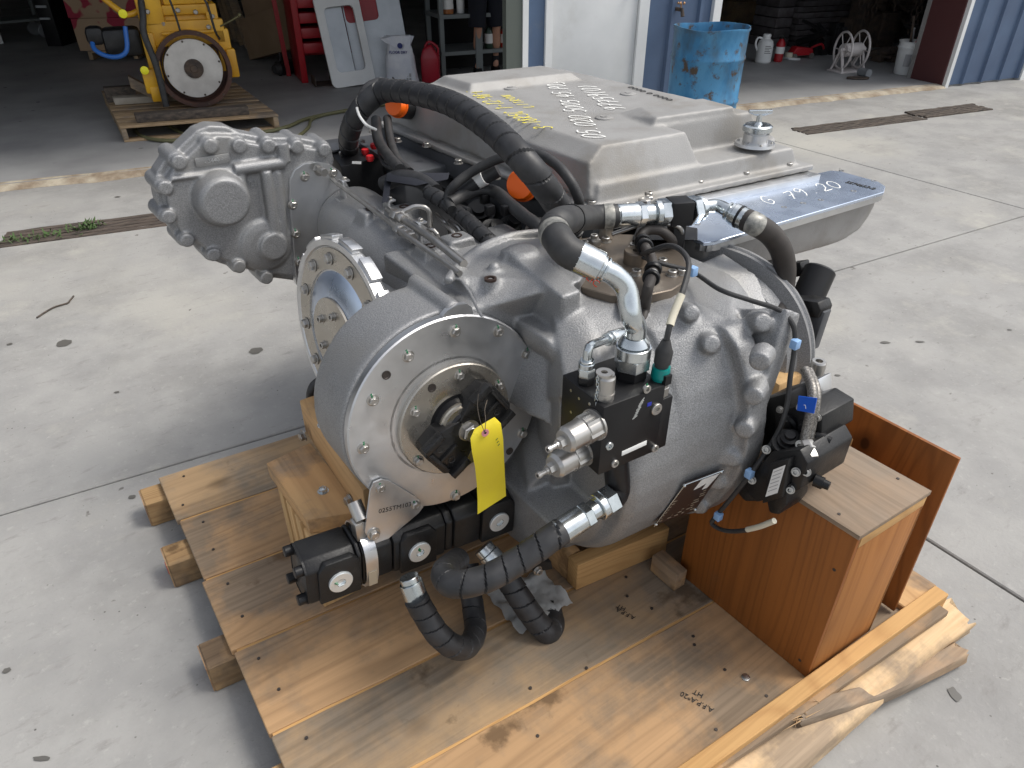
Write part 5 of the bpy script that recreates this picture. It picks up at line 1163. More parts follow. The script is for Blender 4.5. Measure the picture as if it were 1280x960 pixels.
for sg in (-1, 1):
    for b in (-.022, .022):
        c_ = yc+e1*(.07*sg)+e2*b+dn*.0085; bm = B(); lathe(bm, c_-dn*.001, c_+dn*.0006, [(0, .0085), (1, .0085), (1, .007), (0, .006), (0, 0)], 18, False); obj('threaded_hole', bm, M_['ink'], yoke)
o_ = bolt(yc+dn*.004, dn, .021, 'hex', False, yoke, .3)
# --- toothed brake disc
M_['disc'] = M_['bronze']
bc_ = V((.525, 1.50, .755)); bn_ = V((-.99, -.09, .12)).normalized(); RB = .245
bm = B(); lathe(bm, bc_-bn_*.035, bc_, [(0, RB*.93), (.25, RB*.955), (1, RB*.955), (1, RB*.90), (.88, RB*.885), (.88, 0)], 96, False); disc = obj('brake_disc', bm, M_['mach'], eng, sharp=25)
bm = B(); lathe(bm, bc_-bn_*.005, bc_-bn_*.001, [(0, RB*.88), (1, RB*.875), (1, RB*.665), (0, RB*.66)], 80, False); obj('bolt_ring', bm, M_['bronzeX'], disc)
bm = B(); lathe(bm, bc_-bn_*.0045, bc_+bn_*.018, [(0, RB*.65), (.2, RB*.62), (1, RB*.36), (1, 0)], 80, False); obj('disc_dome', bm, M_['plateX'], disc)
bm = B(); lathe(bm, bc_+bn_*.016, bc_+bn_*.021, [(0, RB*.40), (1, RB*.395), (1, 0)], 60, False); obj('disc_centre', bm, M_['bronzeX'], disc)
u1 = bn_.cross(V((0, 0, 1))).normalized(); u2 = u1.cross(bn_)
for k in range(16):
    a = k*2*math.pi/16+.12; bm = B(); pts = []
    for da in (-.135, -.05, .05, .135):
        for rr in (.955, 1.0):
            for d in (-.032, -.004): pts.append(bc_+(u1*math.cos(a+da)+u2*math.sin(a+da))*(RB*rr)+bn_*d)
    hull(bm, pts, .001); obj('tooth', bm, M_['mach'], disc)
for k in range(12):
    a = k*2*math.pi/12+.3; bolt(bc_+(u1*math.cos(a)+u2*math.sin(a))*(RB*.77), bn_, .012, 'hex', False, disc)
for k in range(5):
    a = k*2*math.pi/5+.5; bolt(bc_+(u1*math.cos(a)+u2*math.sin(a))*(RB*.24)+bn_*.021, bn_, .009, 'cap', False, disc)
# --- bolts of the flange plate
for q in ((381, 221), (399, 214), (416, 216), (366, 256), (370, 292), (374, 327), (376, 352)): bolt(P(*q, y=YG-.035), (0, -1, 0), .011, 'hex', True, fp_)
# --- valve cover
ZF = 1.0
c00, c10, c11, c01 = P(742, 264, z=ZF), P(1019, 206, z=ZF), V((1.96, 2.40, ZF)), P(470, 152, z=ZF)
def Hc(bm, top, bot): hull(bm, [V(v) for v in top+bot])
bm = B(); dzf = V((0, 0, -.016)); Hc(bm, [c00, c10, c11, c01], [c00+dzf, c10+dzf, c11+dzf, c01+dzf])
ZT = 1.13
_ex, _ey = c10-c00, c01-c00; _ex = _ex.normalized(); _ey = _ey.normalized()
def CS(s_, t_, z): v = c00+_ex*s_+_ey*t_; v.z = z; return v
def CH(top, bot): hull(bm, [CS(*p_) for p_ in top+bot])
def rect(s0, s1, t0, t1, z): return [(s0, t0, z), (s1, t0, z), (s1, t1, z), (s0, t1, z)]
CH(rect(.05, .752, .045, 1.11, 1.048), rect(.03, .772, .028, 1.125, .99))
CH(rect(.092, .372, .092, 1.06, ZT), rect(.05, .405, .040, 1.10, 1.02))
CH(rect(.092, .715, .175, 1.06, ZT), rect(.05, .74, .15, 1.10, 1.02))
CH(rect(.040, .10, .075, 1.08, 1.095)+rect(.092, .10, .092, 1.06, ZT), rect(.022, .10, .045, 1.11, 1.01))
CH([(.355, .186, 1.152), (.64, .182, 1.152), (.66, .32, 1.150), (.42, .32, 1.150)], [(.33, .18, 1.122), (.40, .158, 1.04), (.672, .155, 1.04), (.71, .38, 1.12), (.37, .38, 1.122)])
CH(rect(.20, .60, .86, 1.03, 1.156), rect(.165, .64, .82, 1.08, 1.12))
cyl(bm, P(942, 186, z=1.02), P(942, 186, z=1.02)+V((0, 0, .038)), .062, .056, 40)
vc = cast('valve_cover', bm, M_['castdull'], eng, .005, 7, .5)
for q in ((402, 0), ):
    pass
for px, py in ((497, 165), (538, 183), (577, 203), (740, 258)): pass
for q in (P(466+0, 164, z=ZF), P(497, 176, z=ZF), P(533, 182, z=ZF), P(573, 203, z=ZF), P(740, 255, z=ZF), P(811, 244, z=ZF), P(874, 229, z=ZF), P(932, 218, z=ZF), P(986, 207, z=ZF), P(620, 222, z=ZF)): bolt(q-V((0, 0, .003)), (0, 0, 1), .011, 'cap', False, vc)
for px, py in ((784, 178), (638, 111), (757, 207), (783, 178)):
    pass
for px, py in ((755, 147), (785, 117), (638, 110)):
    q = P(px, py+1, z=ZT); bm = B(); lathe(bm, q-V((0, 0, .01)), q+V((0, 0, .005)), [(0, .030), (.9, .026), (1, .023)], 30); lathe(bm, q, q+V((0, 0, .007)), [(0, .012), (1, .011), (1, .006), (.6, 0)], 16, False); obj('cover_boss', bm, M_['castdull'], vc)
def wr(s1, px, py, qx, qy, size, m, z=ZT+.0035, parent=vc, shear=.2, bev=.0008):
    a = P(px, py, z=z); b = P(qx, qy, z=z); text('writing', s1, size, m, parent, frame(a, b-a, (0, 0, 1)), .0005, shear, bev=bev, fit=(b-a).length)
zt0 = ZT+.003
scrawl('05.020.5005.45.P03', P(757, 172, z=zt0), P(704, 102, z=zt0), .062, M_['chalkw'], vc, .2, .0026, 3)
scrawl('97759(0)', P(785, 137, z=zt0), P(742, 106, z=zt0), .062, M_['chalkw'], vc, .2, .0026, 5)
scrawl('3-18R5C 1-12-98-06A', P(692, 160, z=zt0), P(590, 108, z=zt0), .055, M_['chalky'], vc, .2, .0024, 7)
scrawl('LITRON', P(668, 134, z=zt0), P(636, 118, z=zt0), .035, M_['chalky'], vc, .2, .0018, 9)
wr('0000 0 0000', 843, 125, 790, 108, .03, M_['ink'], z=ZT+.002, bev=-.0003, shear=0)
bm = B(); hull(bm, [CS(s_, t_, z) for s_ in (.04, .79) for t_, z in ((-.035, .982), (.03, .982), (-.035, .955), (.03, .955))], .002); part_ = obj('cooler_rail', bm, M_['mach'], eng)
bm = B(); hull(bm, [V((x, y, z)) for x in (.98, 1.2) for y in (2.0, 2.5) for z in (.7, .95)], .01); obj('rear_casting', bm, M_['dkgrey'], eng)
# --- filler cap
q = P(943, 181, z=1.060); bm = B(); lathe(bm, q, q+V((0, 0, .008)), [(0, .058), (1, .056)], 40); fc = obj('filler_neck', bm, M_['mach'], eng)
bm = B(); lathe(bm, q+V((0, 0, .008)), q+V((0, 0, .036)), [(0, .036), (.9, .036), (.9, .030), (1.1, .030)], 36); obj('collar', bm, M_['mach'], fc)
bm = B(); lathe(bm, q+V((0, 0, .039)), q+V((0, 0, .058)), [(0, .038), (.1, .042), (.8, .042), (1, .036), (1, 0)], 36); cp_ = obj('cap', bm, M_['zinc'], fc)
bm = B(); z0 = q+V((0, 0, .056)); lathe(bm, z0, z0+V((0, 0, .03)), [(0, .014), (.3, .008), (1, .008)], 16); dX = V((XD[0], YD[0], 0))
hull(bm, [z0+V((0, 0, h))+dX*a+V((XD[1], YD[1], 0))*b for a, h in ((-.034, .042), (-.034, .034), (.034, .042), (.034, .034), (.012, .026), (-.012, .026)) for b in (-.006, .006)], .002); obj('handle', bm, M_['zinc'], cp_)
for k in range(6): a = k*math.pi/3; bolt(q+V((.047*math.cos(a), .047*math.sin(a), .007)), (0, 0, 1), .004, 'cap', False, fc)
# --- oil cooler tray on the right
ZP = .965
tp = [(866, 262), (880, 250), (1038, 213), (1050, 214), (1098, 227), (1107, 233), (1105, 240), (893, 302), (880, 303), (868, 298), (860, 280)]
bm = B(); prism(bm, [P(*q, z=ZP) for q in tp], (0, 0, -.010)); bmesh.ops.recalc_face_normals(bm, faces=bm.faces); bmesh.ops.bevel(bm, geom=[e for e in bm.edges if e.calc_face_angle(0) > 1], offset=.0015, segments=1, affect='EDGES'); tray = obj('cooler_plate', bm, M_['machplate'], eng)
bm = B(); TP = [P(*q, z=ZP-.0105) for q in tp]; prism(bm, TP, (0, 0, -.026)); ct_ = sum(TP, V())/len(TP)
bmesh.ops.recalc_face_normals(bm, faces=bm.faces); bmesh.ops.bevel(bm, geom=[e for e in bm.edges if abs((e.verts[0].co-e.verts[1].co).z) > .02], offset=.01, segments=3, affect='EDGES'); obj('cooler_rim', bm, M_['mach'], eng)
bm = B(); pr_ = [(1098, 250), (1088, 270), (1076, 287), (1058, 299), (1035, 307), (985, 321), (930, 333), (880, 345), (880, 300)]
Ya = TP[7].y+.012; hull(bm, [P(*q, y=Ya+(.02 if i in (4, 5, 6, 7) else 0)) for i, q in enumerate(pr_)]+[P(*q, y=Ya)+V((-.02, .13, 0)) for q in pr_])
obj_c = cast('cooler_body', bm, M_['castdull'], eng, .006, 10, .6)
for q in ((913, 237), (934, 232), (956, 226), (999, 214), (1052, 213), (1092, 226), (1067, 239), (1026, 250), (1004, 254), (980, 259), (872, 280), (890, 249)): 
    c_ = P(*q, z=ZP); bm = B(); lathe(bm, c_-V((0, 0, .002)), c_+V((0, 0, .0008)), [(0, .008), (1, .008), (1, .005), (.2, .004), (.2, 0)], 14, False); obj('bolt', bm, M_['steel'], tray)
scrawl('G 79.20', P(960, 256, z=ZP+.001), P(1058, 233, z=ZP+.001), .060, M_['chalkw'], tray, .3, .0022, 11)
wr('5574653-0', 1056, 228, 1092, 237, .028, M_['ink'], z=ZP+.001, parent=tray, shear=0, bev=.0003)
q = P(1094, 262, z=.935)
# --- engine block and dark lower masses
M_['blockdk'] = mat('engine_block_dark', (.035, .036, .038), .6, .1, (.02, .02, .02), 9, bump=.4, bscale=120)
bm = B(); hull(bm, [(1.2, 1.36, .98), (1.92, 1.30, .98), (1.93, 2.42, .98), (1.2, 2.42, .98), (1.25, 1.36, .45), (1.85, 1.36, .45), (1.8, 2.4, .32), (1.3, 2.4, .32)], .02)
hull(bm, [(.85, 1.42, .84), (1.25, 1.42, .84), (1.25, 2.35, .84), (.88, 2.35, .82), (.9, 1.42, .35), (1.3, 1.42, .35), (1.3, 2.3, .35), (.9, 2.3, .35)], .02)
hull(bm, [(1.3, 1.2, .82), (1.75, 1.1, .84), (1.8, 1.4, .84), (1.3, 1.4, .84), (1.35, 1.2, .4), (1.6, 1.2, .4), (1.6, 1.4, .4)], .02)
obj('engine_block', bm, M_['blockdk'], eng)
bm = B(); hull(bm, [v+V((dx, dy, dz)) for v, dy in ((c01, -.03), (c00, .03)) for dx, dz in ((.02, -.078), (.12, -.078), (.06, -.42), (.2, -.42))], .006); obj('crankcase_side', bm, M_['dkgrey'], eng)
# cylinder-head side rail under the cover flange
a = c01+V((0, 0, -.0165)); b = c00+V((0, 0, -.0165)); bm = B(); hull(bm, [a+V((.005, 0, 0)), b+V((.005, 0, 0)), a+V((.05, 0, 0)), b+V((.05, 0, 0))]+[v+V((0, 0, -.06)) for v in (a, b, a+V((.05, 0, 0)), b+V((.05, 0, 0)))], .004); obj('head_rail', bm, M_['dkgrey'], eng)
# --- brown plate on the transmission
bpz = .95; bpc = P(790, 335, z=bpz); pts = []
bo = [(681, 318), (690, 308), (716, 300), (760, 292), (820, 294), (850, 312), (862, 338), (856, 352), (840, 362), (808, 369), (765, 369), (730, 360), (700, 344), (685, 332)]
bm = B(); prism(bm, [P(*q, z=bpz) for q in bo], (0, 0, -.022)); bmesh.ops.recalc_face_normals(bm, faces=bm.faces); bmesh.ops.bevel(bm, geom=[e for e in bm.edges if e.calc_face_angle(0) > 1], offset=.002, segments=1, affect='EDGES'); brp = obj('brown_plate', bm, M_['brown'], eng)
bm = B(); prism(bm, [P(q[0], q[1], z=bpz)+V((0, 0, -.0225)) for q in bo], (0, 0, -.004)); obj('gasket', bm, M_['cream'], brp)
for q in ((792, 310), (795, 343), (840, 344), (852, 342), (828, 329), (704, 330), (715, 300), (757, 302)): bolt(P(*q, z=bpz), (0, 0, 1), .0105, 'cap', q[0] in (792, 852), brp)
c_ = P(794, 328, z=bpz); bm = B(); lathe(bm, c_, c_+V((0, 0, .03)), [(0, .028), (.9, .028), (1, .026), (1, .009), (.6, .008), (.6, 0)], 36, False); obj('boss', bm, M_['brown'], brp)
# ================================================================ THE ENGINE: valve block, hoses, pumps
def part(name, bm, m, parent=eng, sharp=32): return obj(name, bm, m, parent, None, sharp)
def fitting(a, b, prof, m='zinc', parent=None, name='fitting', n=32):
    """stack of collars and hexes along a->b; prof: list of (t0, t1, radius, sides)"""
    a, b = V(a), V(b); d = b-a; o_ = None
    for t0, t1, r, k in prof:
        bm = B(); nn = k or n; p0, p1 = a+d*t0, a+d*t1; L = (p1-p0).length; e = min(.12, .0015/L if L else .1)
        lathe(bm, p0, p1, [(0, r*.94), (e, r), (1-e, r), (1, r*.94)], nn); o_ = part(name if not k else 'hex_nut', bm, M_[m], parent or eng)
    return o_
# --- black valve block
yb = .75
TL, BL, TR, BR = P(755, 510, y=yb), P(737, 600, y=yb), P(842, 488, y=yb-.01), P(830, 565, y=yb-.01)
zt_ = TL.z; zb = (BL.z+BR.z)/2
k0 = P(703, 468, z=zt_)
bx0, bx1 = V((TL.x, TL.y, 0)), V((TR.x, TR.y, 0)); ux = (bx1-bx0).normalized(); uy = V((-ux.y, ux.x, 0)); W_ = .172; Dp = (k0-TL).length
def K(a, b, c): return bx0+ux*a+uy*b+V((0, 0, c))          # right along face, into housing, height
def bface(px, py, off=0): 
    n_ = -uy; d = ray(px, py); o_ = V((0, 0, CAM_H)); c_ = K(0, -off, 0); return o_+d*((c_-o_).dot(n_)/d.dot(n_))
hb = zt_-BL.z
bm = B(); W2 = (bface(842, 488)-K(0, 0, zt_)).dot(ux)-.022
hull(bm, [K(a, b, c) for a in (0, W2) for b in (0, Dp) for c in (zt_, BL.z)], .003)
hull(bm, [K(a, b, c) for a in (W2-.02, W2+.026) for b in (.002, Dp) for c in (zt_-.035, BL.z+.0)], .003)
vb = part('valve_block', bm, M_['black'])
def sock(p_, n_, r, m='steel', parent=vb, name='plug'):
    bm = B(); lathe(bm, p_-n_*.002, p_+n_*.004, [(0, r), (.8, r), (1, r*.92), (1, r*.45)], 28, False); lathe(bm, p_+n_*.004, p_+n_*.0005, [(0, r*.46), (1, r*.42), (1, 0)], 6, False); return part(name, bm, M_[m], parent)
nf = -uy
o_ = sock(bface(820, 511), nf, .0125); bm = B(); c_ = bface(812, 505); box(bm, -.006, .004, -.004, .004, 0, .0008, frame(c_, ux, nf)); part('paint_mark', bm, mat('blue_mark', (.02, .03, .35), .5), o_)
for px, py in ((808, 486), (768, 579), (818, 560)):
    o_ = sock(bface(px, py), nf, .0085); link('paint_mark', MARK, o_, frame(bface(px, py), ux, nf) @ Matrix.Rotation(-1.9 if py > 500 else 0, 4, 'Z') @ Matrix.Scale(.0065, 4))
sock(bface(761, 557), nf, .0085, 'zinc')
a, b = bface(777, 567), bface(808, 553); bm = B(); L = (b-a).length; box(bm, 0, L, -.0055, .0055, 0, .001, frame(a, b-a, nf), .0004); part('label', bm, M_['label'], vb)
random.seed(77)
for i in range(9):
    a = bface(803-i*1.2, 500+i*2.7); bm = B(); box(bm, -.006, .006, -.0015, .0015, 0, .0004, frame(a, ux+V((0, 0, random.uniform(.3, 1.2))), nf)); part('paint_scrape', bm, M_['zinc'], vb)
for px, py in ((714, 488), (714, 515), (737, 505), (724, 498)):
    d = ray(px, py); n2 = -ux; o2 = V((0, 0, CAM_H)); c_ = o2+d*((K(0, 0, 0)-o2).dot(n2)/d.dot(n2)); bm = B(); lathe(bm, c_-n2*.001, c_+n2*.001, [(0, .004 if px == 737 else .0025), (1, .003), (1, 0)], 10); part('plug', bm, M_['steel'], vb)
def BT(px, py, off=0): return P(px, py, z=zt_+off)
# solenoid style couplings on the left face
def lf(px, py):
    d = ray(px, py); n2 = -ux; o2 = V((0, 0, CAM_H)); return o2+d*((K(0, 0, 0)-o2).dot(n2)/d.dot(n2))
for px, py in ((744, 530), (733, 566)):
    c_ = lf(px, py); n2 = (-ux-uy*.15).normalized()
    if py == 566: c_ = c_+uy*.01
    bm = B(); lathe(bm, c_, c_+n2*.09, [(0, .031), (.05, .031), (.05, .027), (.38, .027), (.38, .0255), (.80, .025), (.88, .020), (.88, 0)], 32, False); cpl = part('coupling', bm, M_['steel'], vb)
    bm = B(); lathe(bm, c_+n2*.004, c_+n2*.036, [(0, .0295), (1, .0295)], 6); part('hex_nut', bm, M_['steel'], cpl)
    bm = B(); lathe(bm, c_+n2*.078, c_+n2*.092, [(0, .0115), (1, .011)], 6); lathe(bm, c_+n2*.09, c_+n2*.118, [(0, .0065), (.3, .0065), (.3, .005), (.7, .005), (.75, .0068), (1, .0065), (1, .003), (.5, .003), (.5, 0)], 20, False); part('nipple', bm, M_['steel'], cpl)
# test port with chain
c_ = BT(756, 497); U3 = V((0, 0, 1))
bm = B(); lathe(bm, c_, c_+U3*.052, [(0, .0165), (.2, .0165), (.2, .0175), (.27, .0175), (.27, .0165), (.3, .0165), (.85, .0165), (.92, .014), (1, .014), (1, 0)], 28, False); tpt = part('test_port', bm, M_['steel'], vb)
bm = B(); c2 = c_+U3*.054-ux*.006; lathe(bm, c2, c2+U3*.003, [(0, .015), (1, .015), (1, .006), (0, .006), (0, .015)], 24, False); part('cap_tab', bm, M_['steel'], tpt)
lk = B(); sweep(lk, [V((.0026*math.cos(a_), 0, .0045*math.sin(a_))) for a_ in [2*math.pi*k/10 for k in range(11)]], .0009, 6, .01, smooth=False, cap=False); LK = finish(lk, 'link', M_['zinc'])
for k in range(11):
    p_ = c2-ux*.013+U3*(-.002-k*.0058)+uy*(.002*math.sin(k)); link('chain_link', LK, tpt, Matrix.Translation(p_) @ Matrix.Rotation(R(20+90*(k % 2)), 4, 'Z'))
# small elbow fitting
c_ = BT(732, 478)
fitting(c_, c_+U3*.05, [(0, .3, .0165, 6)], 'black', vb); fitting(c_, c_+U3*.05, [(.3, .68, .0165, 6), (.68, .9, .0155, 0), (.9, 1.0, .0135, 0)], 'zinc', vb)
s1 = c_+U3*.05; t1 = P(748, 428, y=s1.y+.02); t2 = P(775, 418, y=s1.y+.05); t3 = P(800, 412, y=s1.y+.075)
bm = B(); sweep(bm, [s1-U3*.005, s1+U3*.008, s1+U3*.022+(t1-s1)*.15, t1, t1+(t2-t1)*.5], .0085, 18, .006); part('elbow_tube', bm, M_['zinc'])
fitting(t1+(t2-t1)*.35, t3, [(0, .1, .0125, 0), (.1, .85, .0145, 14), (.85, 1, .013, 0)])
bm = B(); sweep(bm, [t3-(t3-t2)*.2, t3+(t3-t2)*.5, P(830, 400, y=t3.y+.1), P(850, 380, y=t3.y+.2)], .011, 14, .01); part('hose', bm, M_['rubber'])
# big elbow
c_ = BT(788, 470); h_ = .075
fitting(c_, c_+U3*h_, [(0, .28, .030, 6)], 'black', vb); fitting(c_, c_+U3*h_, [(.28, .62, .034, 6), (.62, .92, .0335, 0), (.92, 1.0, .026, 0)], 'zinc', vb)
e0_ = c_+U3*h_; q1 = P(789, 395, y=e0_.y); q2 = P(783, 362, y=e0_.y+.02); q3 = P(768, 344, y=e0_.y+.035); q4 = P(750, 335, y=e0_.y+.05)
EL = [e0_-U3*.01, e0_+U3*.03, q1, q2, q3, q4]
bm = B(); sweep(bm, EL, .0195, 28, .006); part('elbow_tube', bm, M_['zinc'])
bm = B(); lathe(bm, e0_-U3*.002, e0_+U3*.012, [(0, .030), (.5, .026), (1, .0205)], 28, False); part('tube_collar', bm, M_['zinc'])
dd = (q4-q3).normalized(); g0 = q4-dd*.004; g1 = P(713, 316, y=e0_.y+.09)
fitting(q4-dd*.012, g1, [(0, .06, .024, 0), (.10, .16, .024, 0), (.16, .82, .0285, 16), (.82, .95, .0275, 0)])
# thick hose looping back to the upper right
HA = [g1-(g1-q4)*.25, g1+(g1-q4)*.1, P(698, 300, y=e0_.y+.12), P(692, 286, y=e0_.y+.17), P(705, 276, y=e0_.y+.20), P(735, 272, z=1.05), P(768, 270, z=1.04)]
bm = B(); sweep(bm, HA, .028, 28, .008, rf=lambda s, a: 1+.004*math.sin(s*700)); ha = part('hydraulic_hose', bm, M_['rubber'])
for t0, t1_ in ((.30, .36), ): pass
def band(pts, t0, t1, r, m, name='hose_label', n=28):
    S = spline(pts, .004); i0, i1 = int(t0*(len(S)-1)), int(t1*(len(S)-1)); bm = B(); sweep(bm, S[i0:i1+1], r, n, .004, smooth=False, cap=True); return bm
M_['hlabel'] = mat('hose_sleeve_label', (.40, .39, .35), .45, .3, (.16, .16, .15), 60, 3)
part('hose_label', band(HA, .12, .17, .0292, 'cream'), M_['hlabel'], ha); part('hose_label', band(HA, .95, .99, .0292, 'cream'), M_['hlabel'], ha)
part('hose_clamp_ring', band(HA, .47, .49, .0300, 'black'), M_['black'], ha)
M_['redink'] = mat('red_print', (.5, .05, .02), .6)
mq = frame(HA[2]+V((-.021, -.012, -.012)), HA[1]-HA[2], V((-.8, -.5, .1))); text('print', 'HYDRAULIC', .018, M_['redink'], ha, mq, .0004)
k1 = HA[-1]; k2 = P(812, 267, z=1.035)
fitting(k1, k2, [(-.05, .05, .026, 0), (.05, .62, .0275, 16), (.62, .82, .030, 6), (.82, 1.15, .023, 0)])
k3 = P(835, 265, z=1.035); k4 = P(862, 263, z=1.035); k5 = P(873, 261, z=1.035)
fitting(k2, k3, [(.25, .55, .030, 0), (.5, 1.0, .033, 6)])
bm = B(); Mx = frame((k3+k4)/2, k4-k3, (0, 0, 1)); L = (k4-k3).length; box(bm, -L/2, L/2, -.027, .027, -.029, .029, Mx, .003); box(bm, -L*.3, L*.3, -.02, .02, -.09, -.028, Mx, .003); part('tee_block', bm, M_['black'])
fitting(k4, k5+(k5-k4)*.5, [(0, .55, .034, 6), (.55, .8, .031, 0), (.8, 1.0, .026, 0)])
m1 = P(880, 259, z=1.035); m2 = P(897, 258, z=1.035); m3 = P(910, 264, z=1.035); m4 = P(945, 281, z=1.02)
bm = B(); sweep(bm, [k5, m1, m2, m3, m3+(m4-m3)*.3], .0165, 24, .006); part('elbow_tube', bm, M_['zinc'])
fitting(m3, m4, [(-.03, .06, .022, 0), (.12, .2, .024, 0), (.2, .62, .0265, 16), (.62, .75, .026, 0)])
HB = [m4-(m4-m3)*.35, m4, P(963, 293, z=.99), P(976, 312, z=.95), P(981, 335, z=.90), P(979, 360, z=.85), P(972, 395, z=.80)]
bm = B(); sweep(bm, HB, .0265, 28, .008); hbm = part('hydraulic_hose', bm, M_['hosebr']); part('hose_label', band(HB, .05, .11, .0272, 'tan'), M_['hlabel'], hbm)
for tt in (-.0,): 
    c_ = m3+(m4-m3)*.42; dd = (m4-m3).normalized(); bm = B(); lathe(bm, c_-dd*.003, c_+dd*.003, [(0, .0275), (1, .0275)], 24); ball(bm, c_+V((-.012, -.022, -.012)), .006, sub=1); part('cable_tie', bm, M_['black'], hbm)
# sensor connector with cream sleeve
c_ = P(826, 492, y=K(0, .05, 0).y+.02); c_ = K(W2+.004, .022, zt_-.035)
fitting(c_, c_+U3*.03, [(0, .7, .020, 6), (.7, 1, .018, 0)], 'steel', vb)
c1 = c_+U3*.028; bm = B(); lathe(bm, c1, c1+U3*.034, [(0, .016), (.4, .016), (.4, .018), (1, .017)], 24); part('sensor_plug', bm, M_['teal'], vb)
bm = B(); box(bm, -.008, .008, -.022, -.012, .004, .024, Matrix.Translation(c1)); part('plug_latch', bm, M_['black'], vb)
c2 = c1+U3*.03; c3 = P(833, 425, y=c_.y+.0); d_ = c3-c2
bm = B(); lathe(bm, c2, c3, [(0, .013), (.2, .013), (.2, .016), (.6, .0165), (.75, .013), (1, .008)], 20); part('plug_boot', bm, M_['rubber'], vb)
CB = [c3-d_*.1, P(836, 412, y=c3.y), P(841, 395, y=c3.y+.01), P(852, 368, y=c3.y+.02), P(860, 340, y=c3.y+.05), P(860, 325, y=c3.y+.07), P(850, 312, y=c3.y+.12), P(835, 307, y=c3.y+.17), P(815, 313, y=c3.y+.22), P(800, 318, z=.97)]
bm = B(); sweep(bm, CB, .0055, 10, .01); cb_ = part('cable', bm, M_['rubber']); bm = B(); sweep(bm, [CB[1]+(CB[2]-CB[1])*.3, CB[2], CB[3]], .0075, 12, .01); part('sleeve', bm, M_['cream'], cb_)
CC = [P(795, 318, z=.975), P(822, 328, z=.97), P(865, 340, z=.96), P(900, 362, x=1.10), P(940, 376, x=1.13), P(975, 388, x=1.16), P(992, 408, x=1.17), P(993, 435, x=1.17), P(988, 470, x=1.16), P(983, 510, x=1.14), P(970, 545, x=1.12), P(940, 590, x=1.08), P(912, 625, x=1.07), P(893, 648, x=1.07), P(890, 655, x=1.07), P(905, 663, x=1.07), P(930, 663, x=1.07), P(965, 652, x=1.07)]
bm = B(); sweep(bm, CC, .0052, 10, .01); cc_ = part('cable', bm, M_['rubber']); bm = B(); sweep(bm, [P(934, 662, x=1.068), P(950, 658, x=1.067), P(968, 651, x=1.067)], .0062, 12, .01); part('sleeve', bm, M_['cream'], cc_)
for q, x in (((994, 430), 1.165), ((866, 339), 1.08), ((937, 592), 1.075), ((898, 645), 1.065)):
    p_ = P(*q, x=x); bm = B(); hull(bm, [p_+V((a, b, c)) for a in (-.008, .008) for b in (-.008, .008) for c in (-.010, .010)], .002); part('cable_clip', bm, M_['bluecl'], cc_)
# brown flexible pipe over the brown plate
PB = [P(800, 295, z=.99), P(807, 310, z=1.0), P(815, 325, z=1.0), P(816, 340, z=.99), P(810, 360, z=.985), P(806, 385, z=.93), P(803, 405, y=.92), P(800, 430, y=.93)]
bm = B(); sweep(bm, PB, .0115, 18, .008); pb = part('flexible_pipe', bm, M_['hosebr'])
for i in (1.15, 3.6):
    S = spline(PB, .004); k = int(i/(len(PB)-1)*(len(S)-1)); 
    for off, r, m in ((-5, .019, 'black'), (0, .0135, 'steel'), (4, .019, 'black')):
        c_ = S[k+off]; dd = (S[k+off+1]-S[k+off]).normalized(); bm = B(); lathe(bm, c_-dd*.006, c_+dd*.006, [(0, r*.9), (.3, r), (.7, r), (1, r*.9)], 22); part('clamp_ring', bm, M_[m], pb)
bm = B(); sweep(bm, [P(800, 296, z=.99), P(808, 288, z=1.0), P(825, 288, z=1.0), P(838, 298, z=.98), P(842, 306, z=.95)], .012, 14, .01); part('flexible_pipe', bm, M_['hosebr'])
bm = B(); sweep(bm, [P(765, 293, z=.99), P(785, 286, z=1.0), P(808, 279, z=1.01), P(840, 281, z=1.01), P(851, 286, z=1.0), P(853, 297, z=.97), P(853, 310, z=.93)], .0052, 12, .008); part('steel_pipe', bm, M_['steel'])
bm = B(); sweep(bm, [P(736, 310, z=.97), P(755, 325, z=.97), P(766, 342, z=.95), P(772, 365, z=.92), P(778, 385, y=.95), P(795, 410, y=.93), P(800, 440, y=.9)], .0075, 12, .01); part('steel_pipe', bm, M_['steel'])
for (px, py), h in (((757, 290), .055), ((742, 300), .02), ((718, 295), .025), ((730, 308), .02)):
    c_ = P(px, py+8, z=bpz); bm = B(); hull(bm, [c_+V((a, b, c)) for a in (-.013, .013) for b in (-.013, .013) for c in (0, h)], .003); pc = part('pipe_clamp', bm, M_['steel']); bolt(c_+U3*h, U3, .009, 'cap', False, pc)
for px, py in ((786, 256), (805, 250), (811, 244)): 
    c_ = P(px, py+6, z=1.0); bolt(c_, U3, .016 if px != 811 else .011, 'hex', False, eng)
# big dark bracket under the tee
bm = B(); hull(bm, [P(*q, z=.97) for q in ((800, 275), (872, 285), (872, 300), (790, 300))]+[P(*q, z=.93) for q in ((800, 275), (872, 285), (872, 302), (790, 302))], .003); part('bracket', bm, M_['black'])
